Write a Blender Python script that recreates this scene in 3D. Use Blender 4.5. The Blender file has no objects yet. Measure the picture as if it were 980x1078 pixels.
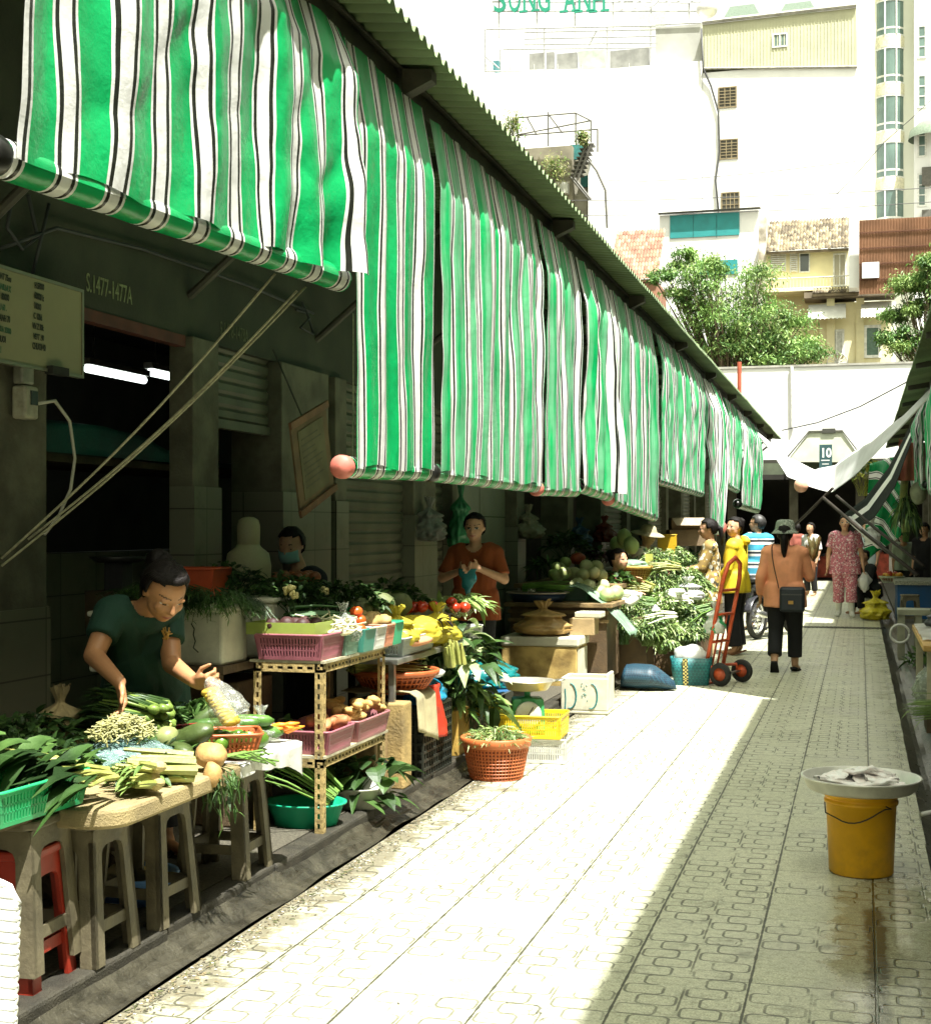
import bpy, bmesh, math, random
from math import sin, cos, pi, sqrt, atan2, radians, floor
from mathutils import Vector, Matrix, Euler, noise
random.seed(7)
scene = bpy.context.scene
COL = scene.collection
V = Vector
R = random.random
def U(a, b): return a + (b - a) * random.random()

# ------------------------------------------------------------------ camera
TH = atan2(415, 1500); S_, C_ = sin(TH), cos(TH)
F_, HZ, CH = 1500.0, 555.0, 1.5
def ray(px, py):
    xr, zr = (px - 490) / F_, (HZ - py) / F_
    return V((-S_ + C_ * xr, C_ + S_ * xr, zr))
def PD(px, py, d): return V((0, 0, CH)) + ray(px, py) * d          # at forward distance d
def G(px, py, z=0.0):                                               # on the level z
    r = ray(px, py); return V((0, 0, CH)) + r * ((z - CH) / r.z)
def XP(px, py, x):                                                  # on the plane x
    r = ray(px, py); return V((0, 0, CH)) + r * (x / r.x)
def YP(px, py, y):                                                  # on the plane y
    r = ray(px, py); return V((0, 0, CH)) + r * (y / r.y)

cam = bpy.data.cameras.new('camera'); co = bpy.data.objects.new('camera', cam); COL.objects.link(co)
co.location = (0, 0, CH); co.rotation_euler = (radians(90), 0, TH)
cam.sensor_fit = 'VERTICAL'; cam.sensor_height = 36; cam.sensor_width = 36
cam.lens = 36 * F_ / 1078; cam.shift_y = (HZ - 539) / 1078
cam.clip_start = 0.05; cam.clip_end = 2000
scene.camera = co

# ------------------------------------------------------------------ light
SUN = V((-1 / 3.4, 0.28, -1)).normalized()
w = bpy.data.worlds.new('World'); scene.world = w; w.use_nodes = True
nt = w.node_tree; bg = nt.nodes['Background']
sky = nt.nodes.new('ShaderNodeTexSky'); sky.sky_type = 'NISHITA'; sky.sun_disc = False
sky.sun_elevation = math.asin(-SUN.z); sky.sun_rotation = atan2(-SUN.x, -SUN.y)
sky.air_density = 1.0; sky.dust_density = 4.0; sky.ozone_density = 1.0
hs = nt.nodes.new('ShaderNodeHueSaturation'); hs.inputs['Saturation'].default_value = 0.12; hs.inputs['Value'].default_value = 1.0
mx = nt.nodes.new('ShaderNodeMix'); mx.data_type = 'RGBA'; mx.blend_type = 'MULTIPLY'; mx.inputs[0].default_value = 1
mx.inputs[7].default_value = (0.98, 1.0, 0.80, 1)
# a bright bank of thin cloud stands low over the far end of the alley
def mth0(op, a, b):
    n = nt.nodes.new('ShaderNodeMath'); n.operation = op
    for i, x in enumerate((a, b)):
        if isinstance(x, (int, float)): n.inputs[i].default_value = x
        else: nt.links.new(x, n.inputs[i])
    return n.outputs[0]
tc = nt.nodes.new('ShaderNodeTexCoord'); sx = nt.nodes.new('ShaderNodeSeparateXYZ'); nt.links.new(tc.outputs['Generated'], sx.inputs[0])
mr = nt.nodes.new('ShaderNodeMapRange'); mr.interpolation_type = 'SMOOTHSTEP'; mr.inputs[1].default_value = .80; mr.inputs[2].default_value = .87; nt.links.new(sx.outputs[1], mr.inputs[0])
cn = nt.nodes.new('ShaderNodeTexNoise'); cn.inputs['Scale'].default_value = 5; cn.inputs['Detail'].default_value = 6; nt.links.new(tc.outputs['Generated'], cn.inputs['Vector'])
cl = nt.nodes.new('ShaderNodeMix'); cl.data_type = 'RGBA'; cl.inputs[7].default_value = (3.4, 3.4, 3.2, 1)
nt.links.new(mth0('MULTIPLY', mr.outputs[0], mth0('ADD', .86, mth0('MULTIPLY', cn.outputs[0], .2))), cl.inputs[0]); nt.links.new(mx.outputs[2], cl.inputs[6]); nt.links.new(cl.outputs[2], bg.inputs[0])
nt.links.new(sky.outputs[0], hs.inputs['Color']); nt.links.new(hs.outputs[0], mx.inputs[6])
bg.inputs[1].default_value = 0.125
sl = bpy.data.lights.new('sun', 'SUN'); sl.energy = 5.0; sl.angle = radians(0.5); sl.color = (1.0, 0.985, 0.93)
so = bpy.data.objects.new('sun', sl); COL.objects.link(so); so.rotation_euler = SUN.to_track_quat('-Z', 'Y').to_euler(); so.location = (6, -6, 14)
scene.view_settings.view_transform = 'Standard'; scene.view_settings.look = 'None'
scene.view_settings.exposure = 1.62; scene.view_settings.gamma = 1.0; scene.view_settings.use_curve_mapping = False
scene.render.engine = 'CYCLES'
scene.cycles.use_denoising = True
scene.cycles.max_bounces = 7; scene.cycles.diffuse_bounces = 4; scene.cycles.glossy_bounces = 3; scene.cycles.transmission_bounces = 4; scene.cycles.transparent_max_bounces = 12
scene.cycles.caustics_reflective = False; scene.cycles.caustics_refractive = False
scene.cycles.sample_clamp_indirect = 6

# ------------------------------------------------------------------ materials
MATS = {}
def nd(t, typ, **kw):
    n = t.nodes.new(typ)
    for k, v in kw.items(): setattr(n, k, v)
    return n
def mth(t, op, a, b=None, c=None):
    n = t.nodes.new('ShaderNodeMath'); n.operation = op
    for i, x in enumerate((a, b, c)):
        if x is None: continue
        if isinstance(x, (int, float)): n.inputs[i].default_value = x
        else: t.links.new(x, n.inputs[i])
    return n.outputs[0]
def mixc(t, f, a, b, mode='MIX'):
    n = t.nodes.new('ShaderNodeMix'); n.data_type = 'RGBA'; n.blend_type = mode
    for i, x in ((0, f), (6, a), (7, b)):
        if isinstance(x, (int, float)): n.inputs[i].default_value = x
        elif isinstance(x, tuple): n.inputs[i].default_value = x if len(x) == 4 else (*x, 1)
        else: t.links.new(x, n.inputs[i])
    return n.outputs[2]
def noi(t, vec, scale, detail=3, rough=.55):
    n = t.nodes.new('ShaderNodeTexNoise'); n.inputs['Scale'].default_value = scale; n.inputs['Detail'].default_value = detail; n.inputs['Roughness'].default_value = rough
    if vec is not None: t.links.new(vec, n.inputs['Vector'])
    return n.outputs[0]
def ramp(t, f, a, b):
    return mth(t, 'SMOOTHSTEP', f, a, b) if False else _ss(t, f, a, b)
def _ss(t, f, a, b):
    n = t.nodes.new('ShaderNodeMapRange'); n.interpolation_type = 'SMOOTHSTEP'
    n.inputs[1].default_value = a; n.inputs[2].default_value = b
    t.links.new(f, n.inputs[0]); return n.outputs[0]
def bump(t, h, strength, dist, b):
    n = t.nodes.new('ShaderNodeBump'); n.inputs['Strength'].default_value = strength; n.inputs['Distance'].default_value = dist
    t.links.new(h, n.inputs['Height']); t.links.new(n.outputs[0], b.inputs['Normal'])
def base(name):
    m = bpy.data.materials.new(name); m.use_nodes = True; t = m.node_tree
    b = t.nodes['Principled BSDF']; MATS[name] = m
    return m, t, b
def M(name, col, rough=.55, var=.18, scale=9., bmp=0., metal=0., col2=None, dirt=0., spec=.4, trans=0., fine=60., emit=0., alpha=1.):
    if name in MATS: return MATS[name]
    m, t, b = base(name)
    vec = nd(t, 'ShaderNodeTexCoord').outputs['Object']
    n1 = noi(t, vec, scale, 4)
    a = tuple(max(0, c * (1 - var)) for c in col); c2 = tuple(min(1, c * (1 + var)) for c in (col2 or col))
    c = mixc(t, _ss(t, n1, .3, .7), a, c2)
    if dirt > 0:
        n2 = noi(t, vec, scale * .35, 6, .7)
        c = mixc(t, mth(t, 'MULTIPLY', _ss(t, n2, .48, .72), dirt), c, (.06, .05, .035))
    t.links.new(c, b.inputs['Base Color'])
    r2 = noi(t, vec, scale * 2, 2)
    rr = nd(t, 'ShaderNodeMapRange'); rr.inputs[3].default_value = max(.03, rough - .1); rr.inputs[4].default_value = min(1, rough + .12); t.links.new(r2, rr.inputs[0]); t.links.new(rr.outputs[0], b.inputs['Roughness'])
    b.inputs['Metallic'].default_value = metal; b.inputs['Specular IOR Level'].default_value = spec
    if bmp: bump(t, noi(t, vec, fine, 3), bmp, .01, b)
    if emit: t.links.new(c, b.inputs['Emission Color']); b.inputs['Emission Strength'].default_value = emit
    if alpha < 1: b.inputs['Alpha'].default_value = alpha
    if trans:
        tr = nd(t, 'ShaderNodeBsdfTranslucent'); t.links.new(c, tr.inputs[0]); ms = nd(t, 'ShaderNodeMixShader'); ms.inputs[0].default_value = trans
        t.links.new(b.outputs[0], ms.inputs[1]); t.links.new(tr.outputs[0], ms.inputs[2]); t.links.new(ms.outputs[0], t.nodes['Material Output'].inputs[0])
    return m
def leafm(name, col, col2, rough=.45, trans=.22, scale=5):
    return M(name, col, rough, .3, scale, .15, col2=col2, trans=trans, fine=120)

def film(name, col=(.6, .62, .56), clear=.62):
    if name in MATS: return MATS[name]
    m, t, b = base(name); vec = nd(t, 'ShaderNodeTexCoord').outputs['Object']
    b.inputs['Base Color'].default_value = (*col, 1); b.inputs['Roughness'].default_value = .15; b.inputs['Specular IOR Level'].default_value = .7
    bump(t, noi(t, vec, 24, 5, .7), .9, .02, b)
    tp = nd(t, 'ShaderNodeBsdfTransparent'); tp.inputs[0].default_value = (*[min(1, c + .3) for c in col], 1); ms = nd(t, 'ShaderNodeMixShader')
    f = mth(t, 'MULTIPLY', mth(t, 'SUBTRACT', 1, _ss(t, noi(t, vec, 30, 4, .7), .5, .72)), clear + .15)
    t.links.new(f, ms.inputs[0]); t.links.new(b.outputs[0], ms.inputs[1]); t.links.new(tp.outputs[0], ms.inputs[2]); t.links.new(ms.outputs[0], t.nodes['Material Output'].inputs[0]); return m
def pattern(name, cols, scale, basec, rough=.8, thr=(.28, .42, .52)):
    """printed cloth: blotches of the given colours on a base colour"""
    m, t, b = base(name); vec = nd(t, 'ShaderNodeTexCoord').outputs['Object']
    c = basec
    for i, (cc, th) in enumerate(zip(cols, thr)):
        vo = nd(t, 'ShaderNodeTexVoronoi'); vo.inputs['Scale'].default_value = scale * (1 + .37 * i)
        mp = nd(t, 'ShaderNodeMapping'); mp.inputs[1].default_value = (i * 3.3, i * 1.7, i * .9)
        ad = nd(t, 'ShaderNodeVectorMath', operation='ADD'); nz = nd(t, 'ShaderNodeTexNoise'); nz.inputs['Scale'].default_value = scale * 1.5
        sc = nd(t, 'ShaderNodeVectorMath', operation='SCALE'); sc.inputs['Scale'].default_value = .03
        t.links.new(vec, nz.inputs['Vector']); t.links.new(nz.outputs['Color'], sc.inputs[0]); t.links.new(vec, ad.inputs[0]); t.links.new(sc.outputs[0], ad.inputs[1])
        t.links.new(ad.outputs[0], mp.inputs[0]); t.links.new(mp.outputs[0], vo.inputs['Vector'])
        f = mth(t, 'LESS_THAN', vo.outputs[0], th)
        c = mixc(t, f, c, cc)
    t.links.new(c, b.inputs['Base Color']); b.inputs['Roughness'].default_value = rough
    return m

# ------------------------------------------------------------------ mesh building
RM = {}                                                              # world matrix of the thing an object belongs to
class MB:
    def __init__(s): s.v = []; s.f = []; s.m = []; s.uv = []; s.has_uv = False
    def add(s, vs, fs, mi=0, uvs=None):
        o = len(s.v); s.v.extend([tuple(x) for x in vs])
        for f in fs:
            s.f.append(tuple(i + o for i in f)); s.m.append(mi)
            if uvs is not None: s.uv.append([uvs[i] for i in f]); s.has_uv = True
            else: s.uv.append(None)
        return s
    def box(s, c, d, R=None, mi=0, taper=1.0):
        x, y, z = d[0] / 2, d[1] / 2, d[2] / 2; c = V(c)
        vs = [V((-x*taper, -y*taper, -z)), V((x*taper, -y*taper, -z)), V((x*taper, y*taper, -z)), V((-x*taper, y*taper, -z)), V((-x, -y, z)), V((x, -y, z)), V((x, y, z)), V((-x, y, z))]
        if R is not None: vs = [R @ p for p in vs]
        return s.add([c + p for p in vs], [(0, 3, 2, 1), (4, 5, 6, 7), (0, 1, 5, 4), (1, 2, 6, 5), (2, 3, 7, 6), (3, 0, 4, 7)], mi)
    def b2(s, lo, hi, mi=0):
        lo, hi = V(lo), V(hi); return s.box((lo + hi) / 2, hi - lo, None, mi)
    def tube(s, pts, r, n=8, mi=0, caps=True, flat=1.0):
        pts = [V(p) for p in pts]; k = len(pts); rs = r if isinstance(r, (list, tuple)) else [r] * k
        vs = []; up = None
        for i, p in enumerate(pts):
            d = (pts[min(i + 1, k - 1)] - pts[max(i - 1, 0)])
            d = d.normalized() if d.length > 1e-9 else V((0, 0, 1))
            if up is None: up = V((0, 0, 1)) if abs(d.z) < .9 else V((1, 0, 0))
            a = d.cross(up); a = a.normalized() if a.length > 1e-6 else d.orthogonal().normalized(); b = a.cross(d).normalized(); up = b
            for j in range(n):
                t = 2 * pi * j / n; vs.append(p + (a * cos(t) + b * sin(t) * flat) * rs[i])
        fs = [(i * n + j, i * n + (j + 1) % n, (i + 1) * n + (j + 1) % n, (i + 1) * n + j) for i in range(k - 1) for j in range(n)]
        if caps: fs += [tuple(range(n - 1, -1, -1)), tuple(range((k - 1) * n, k * n))]
        return s.add(vs, fs, mi)
    def lathe(s, prof, c=(0, 0, 0), n=20, mi=0, R=None, sx=1., sy=1., wob=0.):
        vs = []; c = V(c)
        for (r, z) in prof:
            for j in range(n):
                t = 2 * pi * j / n; q = 1 + wob * noise.noise(V((cos(t) * 1.5 + c.x * 7, sin(t) * 1.5 + c.y * 5, z * 6)))
                p = V((r * cos(t) * sx * q, r * sin(t) * sy * q, z)); vs.append(c + (R @ p if R is not None else p))
        k = len(prof)
        fs = [(i * n + j, i * n + (j + 1) % n, (i + 1) * n + (j + 1) % n, (i + 1) * n + j) for i in range(k - 1) for j in range(n)]
        return s.add(vs, fs, mi)
    def ell(s, c, r, R=None, n=12, mi=0, wob=0., seed=0.):
        m_ = max(5, n // 2 + 1); c = V(c); vs = []
        for i in range(m_ + 1):
            ph = pi * i / m_
            for j in range(n):
                t = 2 * pi * j / n; d = V((sin(ph) * cos(t), sin(ph) * sin(t), cos(ph)))
                q = 1 + (wob * noise.noise(d * 1.8 + V((seed, seed * 1.3, 0))) if wob else 0)
                p = V((d.x * r[0], d.y * r[1], d.z * r[2])) * q
                vs.append(c + (R @ p if R is not None else p))
        fs = [(i * n + j, (i + 1) * n + j, (i + 1) * n + (j + 1) % n, i * n + (j + 1) % n) for i in range(m_) for j in range(n)]
        return s.add(vs, fs, mi)
    def grid(s, fn, nu, nv, mi=0, uvf=None, wrap=False):
        vs = [fn(i / nu, j / nv) for i in range(nu + 1) for j in range(nv + 1)]
        fs = [(i * (nv + 1) + j, (i + 1) * (nv + 1) + j, (i + 1) * (nv + 1) + j + 1, i * (nv + 1) + j + 1) for i in range(nu) for j in range(nv)]
        uvs = [uvf(i / nu, j / nv) for i in range(nu + 1) for j in range(nv + 1)] if uvf else None
        return s.add(vs, fs, mi, uvs)
    def poly(s, pts, axis_vec, mi=0):
        """prism: outline pts extruded by axis_vec"""
        n = len(pts); a = [V(p) for p in pts]; b = [p + V(axis_vec) for p in a]
        return s.add(a + b, [tuple(range(n - 1, -1, -1)), tuple(range(n, 2 * n))] + [(i, (i + 1) % n, n + (i + 1) % n, n + i) for i in range(n)], mi)
    def leaf(s, p, d, L, W, droop=.3, up=None, mi=0, fold=.25, seg=3):
        p = V(p); d = V(d).normalized(); up = V(up) if up is not None else V((0, 0, 1))
        side = d.cross(up)
        side = side.normalized() if side.length > 1e-5 else d.orthogonal().normalized()
        nn = side.cross(d).normalized(); vs = []
        prof = {2: (.15, 1, .0), 3: (.25, 1, .75, .04), 4: (.2, .8, 1, .65, .03), 6: (.2, .55, .85, 1, .85, .5, .03)}[seg]
        for i in range(seg + 1):
            t = i / seg; c = p + d * (L * t) + V((0, 0, -1)) * (droop * L * t * t); h = W / 2 * prof[i]
            vs += [c - side * h + nn * h * fold, c, c + side * h + nn * h * fold]
        fs = []
        for i in range(seg): a = i * 3; fs += [(a, a + 1, a + 4, a + 3), (a + 1, a + 2, a + 5, a + 4)]
        return s.add(vs, fs, mi)
    def build(s, name, mats, parent=None, smooth=False, bevel=0., solid=0., world=True):
        me = bpy.data.meshes.new(name)
        vs = s.v
        if parent is not None and world and parent in RM:
            iv = RM[parent].inverted(); vs = [tuple(iv @ V(p)) for p in vs]
        me.from_pydata(vs, [], s.f)
        mats = mats if isinstance(mats, (list, tuple)) else [mats]
        for m in mats: me.materials.append(m)
        if len(mats) > 1: me.polygons.foreach_set('material_index', s.m)
        if s.has_uv:
            uvl = me.uv_layers.new(name='UVMap'); flat = []
            for f, u in zip(s.f, s.uv):
                for k in range(len(f)): flat.extend(u[k] if u else (0, 0))
            uvl.data.foreach_set('uv', flat)
        if smooth: me.polygons.foreach_set('use_smooth', [True] * len(s.f))
        me.update()
        o = bpy.data.objects.new(name, me); COL.objects.link(o)
        if parent is not None:
            o.parent = parent
            if parent in RM: RM[o] = RM[parent]
        if solid: md = o.modifiers.new('solid', 'SOLIDIFY'); md.thickness = solid; md.offset = 0
        if bevel: md = o.modifiers.new('bevel', 'BEVEL'); md.width = bevel; md.segments = 2; md.limit_method = 'ANGLE'; md.angle_limit = radians(40)
        return o
def tag(o, label, cat, group=None, kind=None):
    if label: o['label'] = label
    if cat: o['category'] = cat
    if group: o['group'] = group
    if kind: o['kind'] = kind
    return o
def thing(name, label, cat, loc=(0, 0, 0), rz=0., group=None):
    o = bpy.data.objects.new(name, None); COL.objects.link(o); o.empty_display_size = .1
    o.location = loc; o.rotation_euler = (0, 0, rz)
    RM[o] = Matrix.Translation(V(loc)) @ Matrix.Rotation(rz, 4, 'Z')
    return tag(o, label, cat, group)
def struct(o): o['kind'] = 'structure'; return o
def stuff(o): o['kind'] = 'stuff'; return o
def kids(o): return [c for c in bpy.data.objects if c.parent == o]
def copy_tree(o, loc=None, rz=None, label=None, parent=None, scale=None):
    c = o.copy(); COL.objects.link(c)
    if parent is not None: c.parent = parent
    for ch in kids(o): copy_tree(ch, parent=c)
    if loc is not None: c.location = loc
    if rz is not None: c.rotation_euler = (0, 0, rz)
    if scale is not None: c.scale = scale if isinstance(scale, (tuple, list)) else (scale,) * 3
    if label: c['label'] = label
    return c
def rotm(x=0, y=0, z=0): return Euler((x, y, z)).to_matrix()
def align(d):  # matrix whose z axis is d
    return V(d).normalized().to_track_quat('Z', 'Y').to_matrix()
DG = lambda: bpy.context.evaluated_depsgraph_get()
def text_mb(txt, size, o, ex, up, depth=.004, mi=0, font_scale_x=1., bold=0.):
    """flat raised lettering: origin o, ex = reading direction, up = upward direction"""
    cu = bpy.data.curves.new('t', 'FONT'); cu.body = txt; cu.size = size; cu.extrude = depth / 2; cu.offset = bold; cu.resolution_u = 3
    ob = bpy.data.objects.new('t', cu); COL.objects.link(ob)
    me = bpy.data.meshes.new_from_object(ob.evaluated_get(DG()))
    ex, up = V(ex).normalized(), V(up).normalized(); nz = ex.cross(up)
    mb = MB(); mb.add([V(o) + ex * (v.co.x * font_scale_x) + up * v.co.y + nz * v.co.z for v in me.vertices], [tuple(p.vertices) for p in me.polygons], mi)
    bpy.data.objects.remove(ob); bpy.data.curves.remove(cu); bpy.data.meshes.remove(me)
    return mb
# ------------------------------------------------------------------ people
def cap_mb(mb, p0, r0, p1, r1, flat0=False, flat1=False, n=14, sq=(1, 1), side=None):
    p0, p1 = V(p0), V(p1); d = p1 - p0; L = d.length; d = d.normalized() if L > 1e-6 else V((0, 0, 1))
    a = d.cross(V(side)) if side is not None else d.orthogonal()
    a = a.normalized() if a.length > 1e-5 else d.orthogonal().normalized(); b = d.cross(a).normalized()
    rings = []
    if flat0: rings.append((p0, r0 * .02)); rings.append((p0, r0))
    else:
        for k in range(5): t = pi / 2 * k / 4; rings.append((p0 - d * (r0 * cos(t)), max(r0 * sin(t), r0 * .02)))
    if flat1: rings.append((p1, r1)); rings.append((p1, r1 * .02))
    else:
        for k in range(5): t = pi / 2 * k / 4; rings.append((p1 + d * (r1 * sin(t)), max(r1 * cos(t), r1 * .02)))
    vs = [c + (a * cos(2 * pi * j / n) * sq[0] + b * sin(2 * pi * j / n) * sq[1]) * r for c, r in rings for j in range(n)]
    k = len(rings)
    fs = [(i * n + j, i * n + (j + 1) % n, (i + 1) * n + (j + 1) % n, (i + 1) * n + j) for i in range(k - 1) for j in range(n)]
    fs += [tuple(range(n - 1, -1, -1)), tuple(range((k - 1) * n, k * n))]
    mb.add(vs, fs)
def remesh(mb, name, voxel, smooth=4):
    o = mb.build('tmp', [], None)
    md = o.modifiers.new('r', 'REMESH'); md.mode = 'VOXEL'; md.voxel_size = voxel
    if smooth: sm = o.modifiers.new('s', 'SMOOTH'); sm.factor = .5; sm.iterations = smooth
    me = bpy.data.meshes.new_from_object(o.evaluated_get(DG())); me.name = name
    old = o.data; bpy.data.objects.remove(o); bpy.data.meshes.remove(old)
    me.polygons.foreach_set('use_smooth', [True] * len(me.polygons))
    return me
def meobj(me, name, mats, parent):
    me.materials.clear()
    for m in (mats if isinstance(mats, list) else [mats]): me.materials.append(m)
    o = bpy.data.objects.new(name, me); COL.objects.link(o); o.parent = parent
    if parent in RM: RM[o] = RM[parent]
    return o
def hand(mb, wr, d, side, H, curl=.5, thumb=1, sc=1.):
    """wr wrist, d direction of the hand, side = towards the thumb; palm, four fingers and a thumb"""
    d = V(d).normalized(); side = (V(side) - d * V(side).dot(d)).normalized(); pn = d.cross(side).normalized() * thumb
    k = H * sc; wr = V(wr)
    pe = wr + d * .052 * k
    for q in (-.014, -.005, .005, .014): cap_mb(mb, wr + side * q * k * .7 + d * .006 * k, .0105 * k, pe + side * q * k * 1.05, .0085 * k, n=10)
    for i, (q, L) in enumerate(((.0195, .043), (.0066, .049), (-.0066, .046), (-.0190, .036))):
        b0 = pe + side * q * k; d1 = (d * cos(curl * .8) + pn * sin(curl * .8) + side * q * 6).normalized(); m1 = b0 + d1 * L * .5 * k
        d2 = (d * cos(curl * 1.9) + pn * sin(curl * 1.9) + side * q * 4).normalized(); m2 = m1 + d2 * L * .52 * k
        cap_mb(mb, b0, .0058 * k, m1, .0054 * k, n=8); cap_mb(mb, m1, .0054 * k, m2, .0042 * k, n=8)
    t0 = wr + d * .016 * k + side * .016 * k; t1 = t0 + (d * .6 + side * .75 + pn * .25 * curl).normalized() * .024 * k
    t2 = t1 + (d * .9 + side * .25 + pn * .5 * curl).normalized() * .024 * k
    cap_mb(mb, t0, .0075 * k, t1, .0064 * k, n=8); cap_mb(mb, t1, .0062 * k, t2, .005 * k, n=8)

SKIN = lambda: M('skin', (.50, .28, .165), .5, .10, 14, .08, spec=.35, fine=220)
HAIR = lambda: M('black_hair', (.009, .007, .006), .5, .3, 40, .5, fine=160, spec=.15)
EYEW = lambda: M('eye', (.55, .5, .45), .3, .05)
EYED = lambda: M('eye_dark', (.015, .012, .01), .25, .1)
LIP = lambda: M('lips', (.36, .13, .10), .45, .08)
def person(label, loc, rz, H, pose=None, shirt=None, sleeve=.5, trousers=None, leg_to=.95, hem=.02, fit=1.0, build_=1.0, head_yaw=0, head_pitch=0, head_roll=0,
           hair='short', hat=None, shoes=None, shoe_kind='sandal', voxel=.011, curls=(.5, .5), hand_dirs=None, mask=None, collar=None, group=None, hair_m=None, skin_m=None):
    t = thing('person', label, 'person', loc, rz, group)
    J = dict(hl=(-.052, 0, .50), hr=(.052, 0, .50), kl=(-.056, .012, .275), kr=(.056, .012, .275), al=(-.06, -.015, .05), ar=(.06, -.015, .05),
             fl=(-.066, .075, .018), fr=(.066, .075, .018), pelvis=(0, 0, .53), chest=(0, .0, .715), neck=(0, -.008, .825), head=(0, .012, .925),
             sl=(-.108, -.005, .795), sr=(.108, -.005, .795), el=(-.135, -.02, .63), er=(.135, -.02, .63), wl=(-.13, .03, .485), wr=(.13, .03, .485))
    if pose: J.update(pose)
    J = {k: V(v) * H for k, v in J.items()}
    bw = build_
    hh = .142 * H
    HR = Euler((head_pitch, head_roll, head_yaw), 'ZXY').to_matrix() if False else (Matrix.Rotation(head_yaw, 3, 'Z') @ Matrix.Rotation(-head_pitch, 3, 'X') @ Matrix.Rotation(head_roll, 3, 'Y'))
    hc = J['head']
    fwd = V((0, 1, 0)); 
    def torso(mb, e, lo=None):
        pl, ch, nk = J['pelvis'], J['chest'], J['neck']
        for s in (-1, 1):
            sh = J['sl'] if s < 0 else J['sr']; hp = J['hl'] if s < 0 else J['hr']
            ax = (sh - nk); ax.z = 0
            cap_mb(mb, hp + V((0, -.006 * H, .03 * H)), .064 * H * bw + e, (pl * .45 + ch * .55) + (hp - pl) * .75 + V((0, 0, -.01 * H)), .054 * H * bw + e)
            cap_mb(mb, (pl * .5 + ch * .5) + (hp - pl) * .75, .056 * H * bw + e, ch + (sh - nk) * .42, .060 * H * bw + e)
            cap_mb(mb, ch + (sh - nk) * .45, .058 * H * bw + e, sh * .72 + nk * .28 + V((0, 0, -.012 * H)), .042 * H + e)
            cap_mb(mb, nk + V((0, 0, -.03 * H)), .042 * H + e * .6, sh + V((0, 0, -.006 * H)), .034 * H + e)
        cap_mb(mb, pl, .062 * H * bw + e, ch, .062 * H * bw + e)
    def arm(mb, e, frac, side, flat=True):
        s, el, wr = (J['sl'], J['el'], J['wl']) if side < 0 else (J['sr'], J['er'], J['wr'])
        if frac <= .5:
            f = frac / .5; cap_mb(mb, s, .033 * H + e * 1.1, s.lerp(el, f), (.033 - .008 * f) * H + e * 1.5, flat1=flat)
        else:
            cap_mb(mb, s, .033 * H + e * 1.1, el, .0255 * H + e); f = (frac - .5) / .5
            cap_mb(mb, el, .0255 * H + e, el.lerp(wr, f), (.0245 - .008 * f) * H + e * 1.2, flat1=flat)
    def leg(mb, e, frac, side, flat=True):
        h, k, a = (J['hl'], J['kl'], J['al']) if side < 0 else (J['hr'], J['kr'], J['ar'])
        if frac <= .5: f = frac / .5; cap_mb(mb, h, .056 * H * bw + e, h.lerp(k, f), (.056 - .02 * f) * H * bw + e * 1.4, flat1=flat)
        else:
            cap_mb(mb, h, .056 * H * bw + e, k, .037 * H + e * 1.1); f = (frac - .5) / .5
            cap_mb(mb, k, .037 * H + e * 1.1, k.lerp(a, f), (.036 - .012 * f) * H + e * 1.7, flat1=flat)
    # --- body
    mb = MB(); torso(mb, 0)
    for s in (-1, 1):
        arm(mb, 0, 1.0, s, False); leg(mb, 0, 1.0, s, False)
        a, f = (J['al'], J['fl']) if s < 0 else (J['ar'], J['fr'])
        cap_mb(mb, a + V((0, 0, 0)), .024 * H, a + (f - a) * .2 + V((0, 0, -.014 * H)), .022 * H); cap_mb(mb, a + (f - a) * .1 + V((0, 0, -.02 * H)), .019 * H, f, .015 * H)
        el, wr = (J['el'], J['wl']) if s < 0 else (J['er'], J['wr'])
        hd, sd = (hand_dirs or {}).get('l' if s < 0 else 'r', (wr - el, V((0, 1, .2)) if True else None))
        hand(mb, wr, hd, sd, H, curls[0 if s < 0 else 1], thumb=s)
    cap_mb(mb, J['neck'] + V((0, 0, -.02 * H)), .034 * H, hc + HR @ V((0, -.10 * hh, -.25 * hh)), .030 * H)
    def hp(x, y, z): return hc + HR @ (V((x, y, z)) * hh)
    mb.ell(hp(0, -.05, .06), (.345 * hh, .43 * hh, .43 * hh), HR, 18)
    mb.ell(hp(0, .10, -.16), (.29 * hh, .31 * hh, .33 * hh), HR, 16)
    mb.ell(hp(0, .20, -.36), (.15 * hh, .16 * hh, .12 * hh), HR, 12)
    for s in (-1, 1):
        mb.ell(hp(s * .15, .26, -.10), (.13 * hh, .12 * hh, .13 * hh), HR, 10); mb.ell(hp(s * .355, -.06, -.03), (.035 * hh, .075 * hh, .12 * hh), HR, 8)
        mb.ell(hp(s * .15, .325, .085), (.10 * hh, .05 * hh, .04 * hh), HR, 8)
    cap_mb(mb, hp(0, .37, .05), .035 * hh, hp(0, .455, -.10), .055 * hh, n=8); 
    for s in (-1, 1): mb.ell(hp(s * .05, .40, -.115), (.04 * hh, .045 * hh, .035 * hh), HR, 8)
    mb.ell(hp(0, .385, -.225), (.095 * hh, .05 * hh, .028 * hh), HR, 8); mb.ell(hp(0, .375, -.27), (.08 * hh, .05 * hh, .03 * hh), HR, 8)
    me = remesh(mb, 'person', voxel, 2)
    HRi = HR.transposed(); mi = []
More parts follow.
